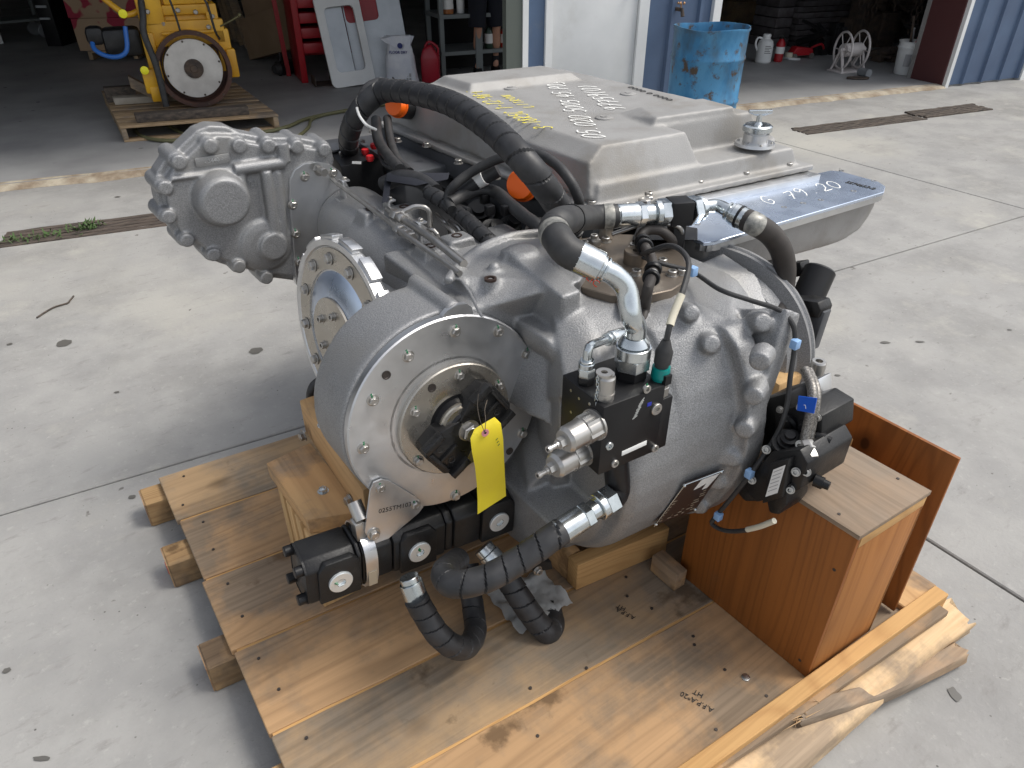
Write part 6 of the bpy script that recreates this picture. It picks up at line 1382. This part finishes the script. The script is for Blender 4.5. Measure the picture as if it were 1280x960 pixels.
# --- big spiral-wrapped hose arching over the cover
HC = [P(437, 190, z=.98), P(436, 172, z=1.05), P(444, 148, z=1.12), P(460, 127, z=1.17), P(482, 114, z=1.20), P(520, 117, z=1.22), P(565, 130, z=1.23), P(610, 158, z=1.22), P(650, 196, z=1.19), P(680, 232, z=1.13), P(700, 262, z=1.05), P(715, 290, z=.98)]
bm = B(); sweep(bm, HC, .031, 48, .002, rf=wrap(.055, .07, .10)); part('wrapped_hose', bm, M_['wrapm'])
bm = B(); sweep(bm, [P(455, 132, z=1.16), P(462, 115, z=1.16), P(476, 108, z=1.16), P(490, 112, z=1.17)], .027, 24, .006, rf=wrap(.04, .08, .12)); part('wrapped_hose', bm, M_['wrapm'])
bm = B(); sweep(bm, [P(446, 134, z=1.16), P(449, 144, z=1.14), P(458, 156, z=1.12), P(470, 162, z=1.10)], .004, 8, .01); part('white_tie', bm, M_['label'])
HD = [P(565, 262, z=.98), P(560, 246, z=1.0), P(568, 232, z=1.03), P(590, 215, z=1.06), P(625, 198, z=1.10), P(665, 192, z=1.12), P(690, 202, z=1.12), P(710, 222, z=1.10), P(722, 245, z=1.06), P(725, 262, z=1.02)]
bm = B(); sweep(bm, HD, .0125, 16, .01); part('hose', bm, M_['rubber'])
HE = [P(535, 240, z=.99), P(555, 252, z=.98), P(580, 272, z=.96), P(605, 295, z=.95), P(622, 312, z=.93)]
bm = B(); sweep(bm, HE, .0205, 36, .002, rf=wrap(.036, .10, .14)); part('wrapped_hose', bm, M_['wrapm'])
bm = B(); sweep(bm, [P(480, 230, z=.97), P(500, 222, z=1.0), P(525, 226, z=1.0), P(545, 240, z=.99)], .022, 20, .006); part('hose', bm, M_['wrapm'])
for pts, r in (([P(470, 150, z=1.06), P(473, 175, z=1.03), P(485, 195, z=1.02), P(500, 212, z=1.01)], .017), ([P(484, 148, z=1.06), P(488, 175, z=1.02), P(497, 200, z=1.0), P(512, 215, z=.99)], .014), ([P(474, 190, z=1.0), P(480, 205, z=1.0), P(495, 212, z=1.0)], .006)):
    bm = B(); sweep(bm, pts, r, 16, .01); part('hose', bm, M_['rubber'])
HF = [P(562, 254, z=.99), P(590, 240, z=1.0), P(618, 240, z=1.0), P(640, 258, z=.99), P(655, 270, z=.98), P(675, 285, z=.97), P(682, 300, z=.94)]
bm = B(); sweep(bm, HF, .017, 18, .01, rf=lambda s, a: 1+.10*noise.noise(V((s*30, math.cos(a), math.sin(a))))); part('wiring_harness', bm, M_['rubber'])
bm = B(); sweep(bm, [P(586, 262, z=.98), P(568, 254, z=.98), P(563, 240, z=.99), P(572, 232, z=1.0), P(582, 242, z=1.0)], .006, 10, .01); part('cable', bm, M_['rubber'])
for q in ((606, 248), (612, 262), (632, 262)):
    p_ = P(*q, z=.985); bm = B(); hull(bm, [p_+V((a, b, c)) for a in (-.012, .012) for b in (-.009, .009) for c in (-.014, .012)], .003); part('cable_tie', bm, M_['black'])
bm = B(); Hs = [P(575, 240, z=1.0), P(598, 226, z=1.03), P(622, 212, z=1.06)]; sweep(bm, Hs, .020, 20, .01); part('hose', bm, M_['wrapm']); bm = B(); sweep(bm, [P(592, 229, z=1.022), P(606, 221, z=1.042)], .0215, 20, .01); part('hose_label', bm, M_['label'])
bm = B(); hull(bm, [P(*q, z=z) for q in ((484, 216), (562, 216), (560, 224), (520, 232), (482, 226)) for z in (1.0, 1.012)], .002); part('cloth_wrap', bm, M_['navy'])
bm = B(); hull(bm, [P(*q, z=z) for q in ((482, 218), (490, 216), (486, 252), (477, 254)) for z in (.99, .998)], .001); part('cloth_strap', bm, M_['navy'])
# orange caps
for (px, py), z, r in (((651, 231), 1.02, .040), ((494, 132), 1.10, .034)):
    c_ = P(px, py, z=z); n_ = V((-.75, -.45, .25)).normalized(); bm = B(); lathe(bm, c_-n_*.07, c_+n_*.012, [(0, r*1.02), (.7, r*1.02), (.72, r), (.9, r), (1, r*.9), (1, 0)], 32); lathe(bm, c_-n_*.02, c_-n_*.012, [(0, r*1.0), (.2, r*1.12), (.8, r*1.12), (1, r)], 32, False); oc = part('pipe_cap', bm, M_['orange'])
    bm = B(); cyl(bm, c_-n_*.11, c_-n_*.025, r*1.08, n=28); part('pipe_stub', bm, M_['blackcast'])
# --- control box with red caps near the gear case
zc_ = .985; cbx = [P(405, 178, z=zc_), P(447, 172, z=zc_), P(474, 190, z=zc_), P(476, 193, z=zc_), P(425, 206, z=zc_)]
bm = B(); tt = [P(404, 177, z=zc_), P(440, 172, z=zc_), P(478, 196, z=zc_), P(426, 208, z=zc_)]; hull(bm, tt+[v+V((0, 0, -.13)) for v in tt], .003); ctl = part('control_box', bm, M_['black'])
t2_ = [P(400, 176, z=zc_+.012), P(442, 170, z=zc_+.012), P(452, 180, z=zc_+.012), P(416, 188, z=zc_+.012)]; bm = B(); hull(bm, t2_+[v+V((0, 0, -.008)) for v in t2_], .002); part('box_lid', bm, M_['dkgrey'], ctl)
for q in ((468, 186), (457, 193), (463, 201), (478, 193)):
    c_ = P(*q, z=zc_); bm = B(); lathe(bm, c_, c_+U3*.018, [(0, .010), (.3, .010), (.3, .013), (.9, .012), (1, .009), (1, 0)], 18, False); part('red_cap', bm, M_['redcap'], ctl)
for q in ((438, 181), (453, 178)): bolt(P(*q, z=zc_+.013), U3, .008, 'cap', False, ctl)
a, b = P(440, 203, z=.965), P(452, 208, z=.955); bm = B(); box(bm, 0, .03, -.004, .004, 0, .0008, frame(P(440, 203, y=tt[3].y-.001), (1, 0, -.2), (0, -1, 0))); part('label', bm, M_['label'], ctl)
for q0, q1 in (((425, 190), (431, 212)), ): bm = B(); sweep(bm, [P(*q0, z=1.0), P(*q1, z=.94), P(q1[0]+1, q1[1]+12, z=.91)], .004, 8, .01); part('bracket_wire', bm, M_['steel'], ctl)
# pipes along the axle tube
TR_ = [P(398, 213, y=YG-.04), P(408, 217, z=.97), P(420, 228, z=.97), P(432, 237, z=.965), P(470, 265, z=.965), P(505, 292, z=.975), P(545, 320, z=.98), P(575, 342, z=.985)]
bm = B(); sweep(bm, TR_, .0065, 12, .01); part('steel_pipe', bm, M_['steel'])
bm = B(); sweep(bm, [P(485, 262, z=.97), P(510, 278, z=.98), P(540, 298, z=.99), P(580, 330, z=.985)], .0095, 14, .01); part('steel_pipe', bm, M_['steel'])
fitting(P(396, 211, y=YG-.05), P(406, 216, y=YG-.10), [(0, .4, .013, 6), (.4, 1, .011, 0)], 'steel')
fitting(P(492, 268, z=.98), P(505, 275, z=.98), [(0, .5, .016, 6), (.5, 1, .013, 0)], 'steel'); fitting(P(496, 285, z=.97), P(516, 298, z=.97), [(0, .3, .014, 6), (.3, .7, .011, 0), (.7, 1, .014, 6)], 'steel')
bm = B(); sweep(bm, [P(505, 264, z=.99), P(520, 258, z=1.0), P(535, 262, z=.99), P(538, 280, z=.95), P(537, 295, z=.9)], .0065, 12, .008); part('steel_pipe', bm, M_['steel'])
bm = B(); sweep(bm, [P(528, 290, z=.97), P(542, 288, z=.98), P(548, 298, z=.96), P(547, 306, z=.93)], .006, 12, .008); part('steel_pipe', bm, M_['steel'])
for q, z in (((428, 236), .955), ((484, 262), .965), ((522, 290), .975)):
    p_ = P(*q, z=z); bm = B(); hull(bm, [p_+V((a, b, c)) for a in (-.003, .003) for b in (-.018, .018) for c in (-.03, .025)], .001); hull(bm, [p_+V((a, b, c)) for a in (-.02, .02) for b in (-.018, .018) for c in (-.034, -.03)], .001); hull(bm, [p_+V((a, b, c)) for a in (-.003, .022) for b in (-.012, .012) for c in (.021, .026)], .001); pc = part('pipe_bracket', bm, M_['mach']); bolt(p_+V((.01, 0, .026)), U3, .007, 'hex', False, pc)
for i, (a, b) in enumerate([((555, 280), (575, 310)), ((562, 276), (583, 306)), ((545, 268), (566, 300)), ((575, 268), (600, 300))]):
    bm = B(); sweep(bm, [P(a[0], a[1], z=.93), P((a[0]+b[0])/2+3, (a[1]+b[1])/2-3, z=.93), P(b[0], b[1], z=.88)], .006, 10, .01); part('steel_pipe', bm, M_['steel'])
for q, z, r, h in (((676, 285), .93, .035, .05), ((655, 300), .93, .03, .03), ((600, 262), .88, .04, .04), ((560, 235), .88, .05, .05), ((620, 285), .9, .035, .04), ((530, 215), .86, .06, .06), ((590, 310), .88, .03, .04), ((640, 280), .9, .03, .05)):
    c_ = P(*q, z=z); n_ = V((random.uniform(-.6, .2), random.uniform(-.7, 0), 1)).normalized(); bm = B(); lathe(bm, c_-n_*.05, c_+n_*h*.4, [(0, r), (.5, r), (.5, r*.85), (.8, r*.85), (.8, r*.6), (1, r*.55), (1, 0)], 24); lathe(bm, c_-n_*.02, c_-n_*.01, [(0, r*1.15), (1, r*1.15)], 24); part('connector', bm, M_['blackcast'])
# --- lower wrapped hoses
def rod(px, py, y): return P(px, py, y=y)
HG0 = rod(765, 625, .77); HG1 = rod(735, 640, .76)
bm = B(); sweep(bm, [K(.075, .05, BL.z+.01), K(.08, .045, BL.z-.03), rod(772, 612, .79), rod(763, 626, .775)], .026, 20, .01); elb = part('black_elbow', bm, M_['black'])
bm = B(); c_ = K(.075, .05, BL.z); lathe(bm, c_, c_-U3*.03, [(0, .028), (.5, .03), (1, .028)], 24); part('union', bm, M_['black'], elb)
f0_, f1_ = rod(766, 622, .775), rod(694, 669, .775); dd = f1_-f0_
fitting(f0_, f1_, [(0, .18, .031, 6), (.18, .28, .029, 0), (.28, .42, .021, 0), (.42, .55, .028, 6), (.55, .98, .0265, 18)])
HG = [f0_+dd*.9, f0_+dd*1.02, rod(670, 686, .78), rod(640, 706, .79), rod(610, 722, .80), rod(580, 730, .82), rod(562, 728, .85), rod(556, 715, .90), rod(572, 700, 1.0)]
bm = B(); sweep(bm, HG, .0275, 44, .002, rf=wrap(.04, .08, .12)); part('wrapped_hose', bm, M_['wrapm'])
HH = [rod(520, 748, 0.98), rod(531, 768, 0.96), rod(547, 792, 0.93), rod(567, 808, 0.91), rod(584, 808, 0.92), rod(594, 790, 0.96), rod(592, 765, 1.01), rod(588, 735, 1.06), rod(585, 705, 1.10)]
bm = B(); sweep(bm, HH, .0275, 44, .002, rf=wrap(.036, .08, .12)); part('wrapped_hose', bm, M_['wrapm'])
fitting(rod(512, 724, 1.01), rod(524, 757, 0.98), [(-.1, .1, .022, 0), (.1, .95, .0265, 18)])
HI = [rod(618, 700, 1.02), rod(636, 726, .98), rod(653, 752, .94), rod(670, 776, .905), rod(683, 789, .885), rod(691, 782, .90), rod(688, 762, .95)]
bm = B(); sweep(bm, HI, .030, 44, .002, rf=wrap(.04, .08, .12)); part('wrapped_hose', bm, M_['wrapm'])
fitting(rod(603, 684, 1.05), rod(626, 710, 1.0), [(0, .3, .026, 0), (.3, 1, .029, 18)])
# --- gear pump
A1 = P(376, 716, y=1.13); A2 = P(664, 612, y=1.105); pd = (A2-A1).normalized(); pu = (U3-pd*pd.z).normalized(); pn = pd.cross(pu)
if pn.y > 0: pn = -pn
PL = (A2-A1).length
def GP(t, n_, u_): return A1+pd*t+pn*n_+pu*u_
def sect(t0, t1, hn, hu, bev=.012, m='blackcast', name='pump_section', dn_=0, du=0):
    bm = B(); hull(bm, [GP(t, a*hn+dn_, b*hu+du) for t in (t0, t1) for a, b in ((-1, -.6), (-1, .6), (-.6, -1), (-.6, 1), (.6, 1), (1, .7), (1, -.7), (.6, -1))], bev*.4); return part(name, bm, M_[m])
hn, hu = .055, .063
def tof(px, py): return (P(px, py, y=1.065)-A1).dot(pd)
TS = [tof(425, 720), tof(522, 684), tof(619, 643)]
pumpA = TK = [tof(x, y) for x, y in ((386, 738), (398, 733), (454, 711), (492, 696), (556, 671), (566, 667), (612, 649))]
pumpA = sect(.0, TK[0], hn*.98, hu*.98); sect(TK[0]+.002, TK[2]-.012, hn, hu); sect(TK[2]-.010, TK[2], hn*1.03, hu*1.02); sect(TK[2]+.002, TK[3], hn*.95, hu*.95); sect(TK[3]+.002, TK[4], hn, hu)
sect(TK[4]+.002, TK[5], hn*.94, hu*.96); sect(TK[5]+.002, TK[6]-.03, hn, hu); sect(TK[6]-.028, PL, hn*.98, hu*.98)
for t_ in TS:
    bm = B(); hull(bm, [GP(t_+a, hn+c, b) for a, b in ((-.046, -.05), (.046, -.05), (.046, .04), (.03, .058), (-.03, .058), (-.046, .04)) for c in (-.01, .008)], .003); pad = part('port_pad', bm, M_['blackcast'])
    c_ = GP(t_, hn+.008, .0); bm = B(); lathe(bm, c_, c_+pn*.006, [(0, .0265), (.8, .0265), (1, .025), (1, .010)], 32, False); lathe(bm, c_+pn*.006, c_+pn*.001, [(0, .0102), (1, .0095), (1, 0)], 6, False); pg_ = part('port_plug', bm, mat('bright_zinc', (.74, .78, .79), .4, .6) if 'bright_zinc' not in bpy.data.materials else bpy.data.materials['bright_zinc'], pad)
    if t_ < TS[2]: link('paint_mark', MARK, pg_, frame(c_+pn*.003, pd, pn) @ Matrix.Rotation(1.2 if t_ == TS[0] else .2, 4, 'Z') @ Matrix.Scale(.011, 4))
for a, b in ((-.036, .040), (.034, .040), (-.036, -.042), (.034, -.042)):
    c_ = GP(0, a, b); bm = B(); lathe(bm, c_, c_-pd*.022, [(0, .014), (.15, .014), (.15, .0125), (.9, .0125), (1, .011), (1, 0)], 12); part('bolt', bm, M_['black'], pumpA)
fl_ = P(648, 632, y=.97)
bm = B(); hull(bm, [GP(t, a, b) for t in (PL-.03, PL-.004) for a, b in ((-.03, .085), (.03, .085), (.075, .02), (.075, -.02), (.03, -.085), (-.03, -.085), (-.07, 0))], .004); pf = part('pump_flange', bm, M_['blackcast'])
for b in (.062, -.062): bolt(GP(PL-.031, .030, b) if b < 0 else GP(PL-.031, .03, b), -pd, .012, 'hex', False, pf)
bolt(GP(PL-.031, .062, .0), -pd, .012, 'hex', False, pf)
# clamp strap and triangular plate
bm = B(); S = []
for k in range(41):
    a = 2*math.pi*k/40; S.append((hn*1.12*math.copysign(abs(math.cos(a))**.75, math.cos(a)), hu*1.12*math.copysign(abs(math.sin(a))**.75, math.sin(a))))
rows = [[bm.verts.new(GP(t, x*f, y*f)) for x, y in S[:-1]] for t, f in ((TK[2]+.006, 1), (TK[2]+.006, 1.05), (TK[2]+.034, 1.05), (TK[2]+.034, 1))]
for i in range(4):
    p_, q_ = rows[i], rows[(i+1) % 4]
    for k in range(40): bm.faces.new((p_[k], p_[(k+1) % 40], q_[(k+1) % 40], q_[k]))
strap = part('clamp_strap', bm, M_['mach'])
pass; bm = B(); hull(bm, [GP(t, hn*1.185+c, b) for t in (TK[2]+.010, TK[2]+.030) for b in (-.045, -.005) for c in (0, .001)]); part('worn_label', bm, M_['tan'], strap)
bolt(GP(TK[2]+.02, .02, -hu*1.18), -pu, .011, 'hex', False, strap)
tri = [(462, 612), (466, 602), (476, 598), (486, 600), (519, 620), (528, 632), (522, 640), (484, 672), (476, 678), (463, 676), (455, 664)]
bm = B(); prism(bm, [DP(*q, .003) for q in tri], dn*.005); bmesh.ops.recalc_face_normals(bm, faces=bm.faces); tp_ = part('bracket_plate', bm, M_['mach'])
bolt(DP(467, 667, .008), dn, .0115, 'hex', False, tp_); text('stamp', '0255TM10313', .016, M_['ink'], tp_, frame(DP(473, 642, .0085), DP(507, 634, .0085)-DP(473, 642, .0085), dn), .0002)
bm = B(); c_ = P(452, 650, y=1.10); cyl(bm, c_, c_+V((.0, .03, .03)), .016, n=20); hull(bm, [P(449, 660, y=1.10)+V((a, b, c)) for a in (-.012, .012) for b in (-.01, .02) for c in (-.03, .02)], .004); part('strap_lug', bm, M_['steel'])
# small black fitting beneath
bm = B(); hull(bm, [rod(x, y, .95)+V((0, b, 0)) for x, y in ((662, 702), (690, 702), (692, 712), (668, 716)) for b in (0, .05)], .004); part('drain_fitting', bm, M_['blackcast'])
bolt(rod(672, 713, .94), (0, -1, .1), .009, 'cap')
# --- yellow paper tag hanging from the yoke
tg0 = DP(608, 527, .085)
tagp = [(593, 536), (618, 521), (625, 527), (630, 560), (633, 616), (631, 622), (597, 643), (596, 600), (593, 575), (587, 553), (588, 541)]
bm = B(); front = [DP(x, y, .085+.014*math.sin((y-520)/38)) for x, y in tagp]
fv_ = bmesh.ops.triangulate
a = [bm.verts.new(p_) for p_ in front]
# body as a grid so that the card can curl
bm.free(); bm = B(); rowsL = [(590, 540, 621, 523), (588, 548, 626, 529), (590, 565, 629, 548), (594, 585, 630, 570), (596, 605, 631, 592), (597, 625, 632, 608), (597, 643, 632.5, 620)]
g_ = []
for i, (x0, y0, x1, y1) in enumerate(rowsL):
    row = []
    for k in range(7):
        f = k/6; x = x0+(x1-x0)*f; y = y0+(y1-y0)*f
        if i == 0: x = [593, 598, 604, 610, 615, 618, 620][k]; y = [536.5, 533, 529.5, 526, 523, 521.5, 523][k]
        row.append(bm.verts.new(DP(x, y, .088+.012*math.sin(i*.9)+.004*math.sin(f*3))))
    g_.append(row)
for i in range(len(g_)-1):
    for k in range(6): bm.faces.new((g_[i][k], g_[i+1][k], g_[i+1][k+1], g_[i][k+1]))
bmesh.ops.subdivide_edges(bm, edges=bm.edges[:], cuts=1, use_grid_fill=True, smooth=.6); bmesh.ops.solidify(bm, geom=bm.faces[:], thickness=.0006)
yt = thing('yellow_tag', tg0, 'blank yellow paper tag wired to the black drive yoke of the round cover', 'tag')
part('card', bm, M_['yellow'], yt, 60)
c_ = DP(606.5, 541, .1045); bm = B(); lathe(bm, c_, c_+dn*.0012, [(0, .0088), (1, .0085), (1, .003), (0, .003)], 24, False); part('eyelet', bm, M_['pink'], yt); bm = B(); lathe(bm, c_+dn*.0002, c_+dn*.0006, [(0, .003), (1, .003)], 12); part('hole', bm, M_['ink'], yt)
bm = B(); sweep(bm, [DP(606, 541, .107), DP(600, 525, .10), DP(597, 508, .08), DP(598, 492, .07)], .0008, 6, .005); sweep(bm, [DP(606, 541, .107), DP(607, 525, .10), DP(606, 512, .08), DP(609, 500, .065)], .0008, 6, .005); part('tie_wire', bm, M_['brown'], yt)
for k in range(3): a = DP(621+k*1.2, 549+k*3.5, .104); bm = B(); box(bm, -.003, .003, -.0008, .0008, 0, .0003, frame(a, (1, 0, .7), dn)); part('pen_mark', bm, M_['green'], yt)
# --- data plate
pc4 = [hit(*q)[0] for q in ((853, 601), (901, 583), (866, 634), (815, 653))]
pnrm = (pc4[1]-pc4[0]).cross(pc4[3]-pc4[0]).normalized()
if pnrm.y > 0: pnrm = -pnrm
mid_ = hit(858, 618)[0]; lift = max(0, (mid_-(pc4[0]+pc4[2])/2).dot(pnrm))+.003; pc4 = [v+pnrm*lift for v in pc4]
bm = B(); hull(bm, [v+pnrm*o for v in pc4 for o in (0, .0015)]); dpl = part('data_plate', bm, M_['brownpl'])
def pp(a, b, o=.003): return (pc4[0]*(1-a)+pc4[1]*a)*(1-b)+(pc4[3]*(1-a)+pc4[2]*a)*b+pnrm*o
bm = B(); hull(bm, [pp(a, b, o) for a, b in ((.48, .05), (.95, .05), (.85, .36), (.42, .36)) for o in (.0018, .003)]); part('label', bm, M_['label'], dpl)
random.seed(13)
for r_ in range(8):
    b = .42+r_*.068; x0 = .06; 
    while x0 < .9:
        w_ = random.uniform(.05, .22); bm = B(); hull(bm, [pp(a, bb, o) for a in (x0, min(.94, x0+w_)) for bb in (b, b+.018) for o in (.0018, .0024)]); part('print_line', bm, M_['tan'], dpl); x0 += w_+random.uniform(.04, .2)
for a, b in ((.02, .03), (.98, .03), (.98, .96), (.02, .96)): bm = B(); ball(bm, pp(a, b, .002), .0045, sub=2); part('rivet', bm, M_['zinc'], dpl)
# edge trim of the plate
bm = B(); sweep(bm, [pp(0, 0), pp(1, 0)], .0012, 6, smooth=False); sweep(bm, [pp(0, 0), pp(0, 1)], .0012, 6, smooth=False); part('plate_edge', bm, M_['zinc'], dpl)
# --- black hydrostatic pump over the box
def X(px, py, x=1.12): return P(px, py, x=x)
def XH(name, qs, x0, x1, bev=.004, m='blackcast', parent=eng): 
    bm = B(); hull(bm, [P(*q, x=x0) for q in qs]+[P(*q, x=x0)+V((x1-x0, .0, 0)) for q in qs], bev); return part(name, bm, M_[m], parent)
hp = XH('side_pump', [(945, 585), (965, 565), (1000, 562), (1010, 580), (1000, 612), (978, 622), (945, 628), (930, 612)], 1.09, 1.24)
XH('pump_cover', [(950, 560), (975, 548), (1003, 553), (1008, 568), (985, 578), (955, 580)], 1.12, 1.24, parent=hp)
XH('pump_head', [(968, 515), (1005, 505), (1028, 520), (1027, 548), (1000, 560), (968, 556)], 1.17, 1.28, parent=hp)
XH('pump_side', [(995, 565), (1015, 560), (1022, 575), (1012, 600), (996, 612)], 1.13, 1.25, parent=hp)
XH('pump_foot', [(955, 615), (985, 606), (983, 632), (972, 645), (960, 642)], 1.075, 1.15, .008, parent=hp)
XH('pump_body', [(915, 610), (945, 590), (950, 628), (930, 628)], 1.10, 1.22, .008, parent=hp)
XH('pump_body', [(950, 500), (985, 490), (990, 540), (955, 560), (945, 560)], 1.19, 1.28, .008, parent=hp)
lb = [X(975, 585, 1.088), X(984, 582, 1.088), X(978, 610, 1.088), X(961, 616, 1.088), X(966, 590, 1.088)]
lb = [P(967, 587, x=1.068), P(982, 581, x=1.068), P(972, 616, x=1.068), P(957, 621, x=1.068)]; bm = B(); hull(bm, [v+V((-d, 0, 0)) for v in lb for d in (0, .001)]); lbo = part('label', bm, M_['label'], hp)
for k in range(6): 
    a_, b_ = .12+k*.14, 0; A0_ = lb[0]*(1-a_)+lb[3]*a_; B0_ = lb[1]*(1-a_)+lb[2]*a_; bm = B(); hull(bm, [v+V((-d, 0, z)) for v in (A0_*.9+B0_*.1, A0_*.15+B0_*.85) for d in (.0011, .0015) for z in (0, .002)]); part('print_line', bm, M_['pg'], lbo)
c_ = P(986, 556, x=1.13); bm = B(); lathe(bm, c_, c_+V((-.3, -.1, 1)).normalized()*.035, [(0, .034), (.3, .034), (.3, .024), (.5, .024), (.5, .018), (.75, .018), (.8, .011), (1, .010), (1, 0)], 28, False); part('adjuster', bm, M_['black'], hp)
for q, x in (((958, 562), 1.10), ((1000, 556), 1.12), ((1004, 575), 1.12), ((995, 590), 1.085), ((988, 612), 1.085), ((940, 600), 1.085), ((1008, 590), 1.10)): bolt(P(*q, x=x), (-1, -.3, .4), .007, 'cap', False, hp)
for q, x in (((1018, 600), 1.13), ((1020, 545), 1.17), ((1003, 560), 1.13)): 
    c_ = P(*q, x=x); bm = B(); lathe(bm, c_, c_+V((.3, -1, 0)).normalized()*.03, [(0, .013), (.6, .013), (.6, .010), (1, .009)], 12); part('port_fitting', bm, M_['black'], hp)
HS = [X(1006, 462, 1.20), X(1015, 485, 1.17), X(1014, 510, 1.15), X(1009, 535, 1.14), X(1006, 553, 1.13), X(1013, 568, 1.12)]
bm = B(); sweep(bm, HS, .010, 16, .006); bh = part('braided_hose', bm, M_['stain']); bm = B(); sweep(bm, [v+V((.018, .0, -.008)) for v in HS], .008, 16, .006); part('braided_hose', bm, M_['stain'])
fitting(HS[-2], HS[-1]+(HS[-1]-HS[-2])*.4, [(0, .5, .016, 8), (.5, 1, .014, 6)], 'steel')
c_ = X(1020, 466, 1.27); bm = B(); lathe(bm, c_, c_+U3*.03, [(0, .016), (.9, .016), (1, .014), (1, .008), (.5, .008), (.5, 0)], 24, False); part('cap_fitting', bm, M_['steel'])
bm = B(); hull(bm, [P(*q, x=1.26)+V((d, 0, 0)) for q in ((1000, 478), (1022, 474), (1024, 505), (1004, 510)) for d in (0, .05)], .004); part('adapter_block', bm, M_['mach'])
bm = B(); hull(bm, [P(*q, x=1.128)+V((d, 0, 0)) for q in ((998, 495), (1021, 498), (1017, 517), (996, 513)) for d in (0, .002)]); part('blue_label', bm, M_['bluetape'], bh)
t_ = text('print', 'TO', .012, M_['label'], bh, frame(P(1005, 511, x=1.1265), P(1015, 512, x=1.1265)-P(1005, 511, x=1.1265), (-1, -.2, .2)), .0003)
# filter canister and brackets behind the bell
c0_, c1_ = P(1026, 336, x=1.62), P(1007, 378, x=1.56)
bm = B(); lathe(bm, c0_, c1_, [(0, 0), (0, .036), (.05, .04), (1, .04), (1, 0)], 32, False); fcn = part('filter_canister', bm, M_['black'])
bm = B(); hull(bm, [P(*q, x=1.5)+V((d, 0, 0)) for q in ((985, 372), (1022, 378), (1026, 388), (1022, 398), (990, 395)) for d in (0, .05)], .004); part('filter_head', bm, M_['blackcast'], fcn)
bm = B(); hull(bm, [P(*q, x=1.5)+V((d, 0, 0)) for q in ((980, 378), (1005, 390), (1028, 392), (1012, 440), (985, 440)) for d in (.01, .04)], .004); part('side_bracket', bm, M_['dkgrey'])
bm = B(); hull(bm, [P(*q, x=1.6)+V((d, 0, 0)) for q in ((985, 330), (1000, 328), (1003, 345), (988, 348)) for d in (.0, .04)], .004); part('filter_bracket', bm, M_['blackcast'], fcn)
# small studs on the bell edge
for k in range(9):
    a = R(-35+k*14); u_ = bn.cross(V((0, 0, 1))).normalized(); v_ = u_.cross(bn); q = bc+(u_*math.cos(a)*(1)+v_*math.sin(a))*.282-bn*.02
    bm = B(); nd = (u_*math.cos(a)+v_*math.sin(a)); lathe(bm, q, q+nd*.008, [(0, .006), (1, .005)], 8); part('stud', bm, M_['steel'])
# hose loop left of drum
bm = B(); sweep(bm, [P(401, 475, x=.50), P(392, 482, x=.48), P(388, 495, x=.47), P(390, 512, x=.5)], .012, 12, .01); part('hose', bm, M_['rubber'])
# plate that carries the label on the side pump
bm = B(); hull(bm, [P(x, y, x=1.069)+V((d, 0, 0)) for x, y in ((962, 580), (986, 574), (978, 622), (952, 630)) for d in (0, .03)], .003); part('pump_side', bm, M_['blackcast'], hp)
for k, (px, py) in enumerate(((975, 512), (1000, 509), (1022, 522), (1021, 545), (985, 550))):
    bolt(P(px, py, x=1.168), (-1, -.2, .2), .006, 'cap', False, hp)
for px, py, r in ((985, 528, .022), (1006, 530, .012)):
    c_ = P(px, py, x=1.17); bm = B(); lathe(bm, c_+V((.01, 0, 0)), c_+V((-.02, -.006, .0)), [(0, r), (.7, r), (.8, r*.7), (1, r*.65), (1, 0)], 24); part('port_cap', bm, M_['black'], hp)
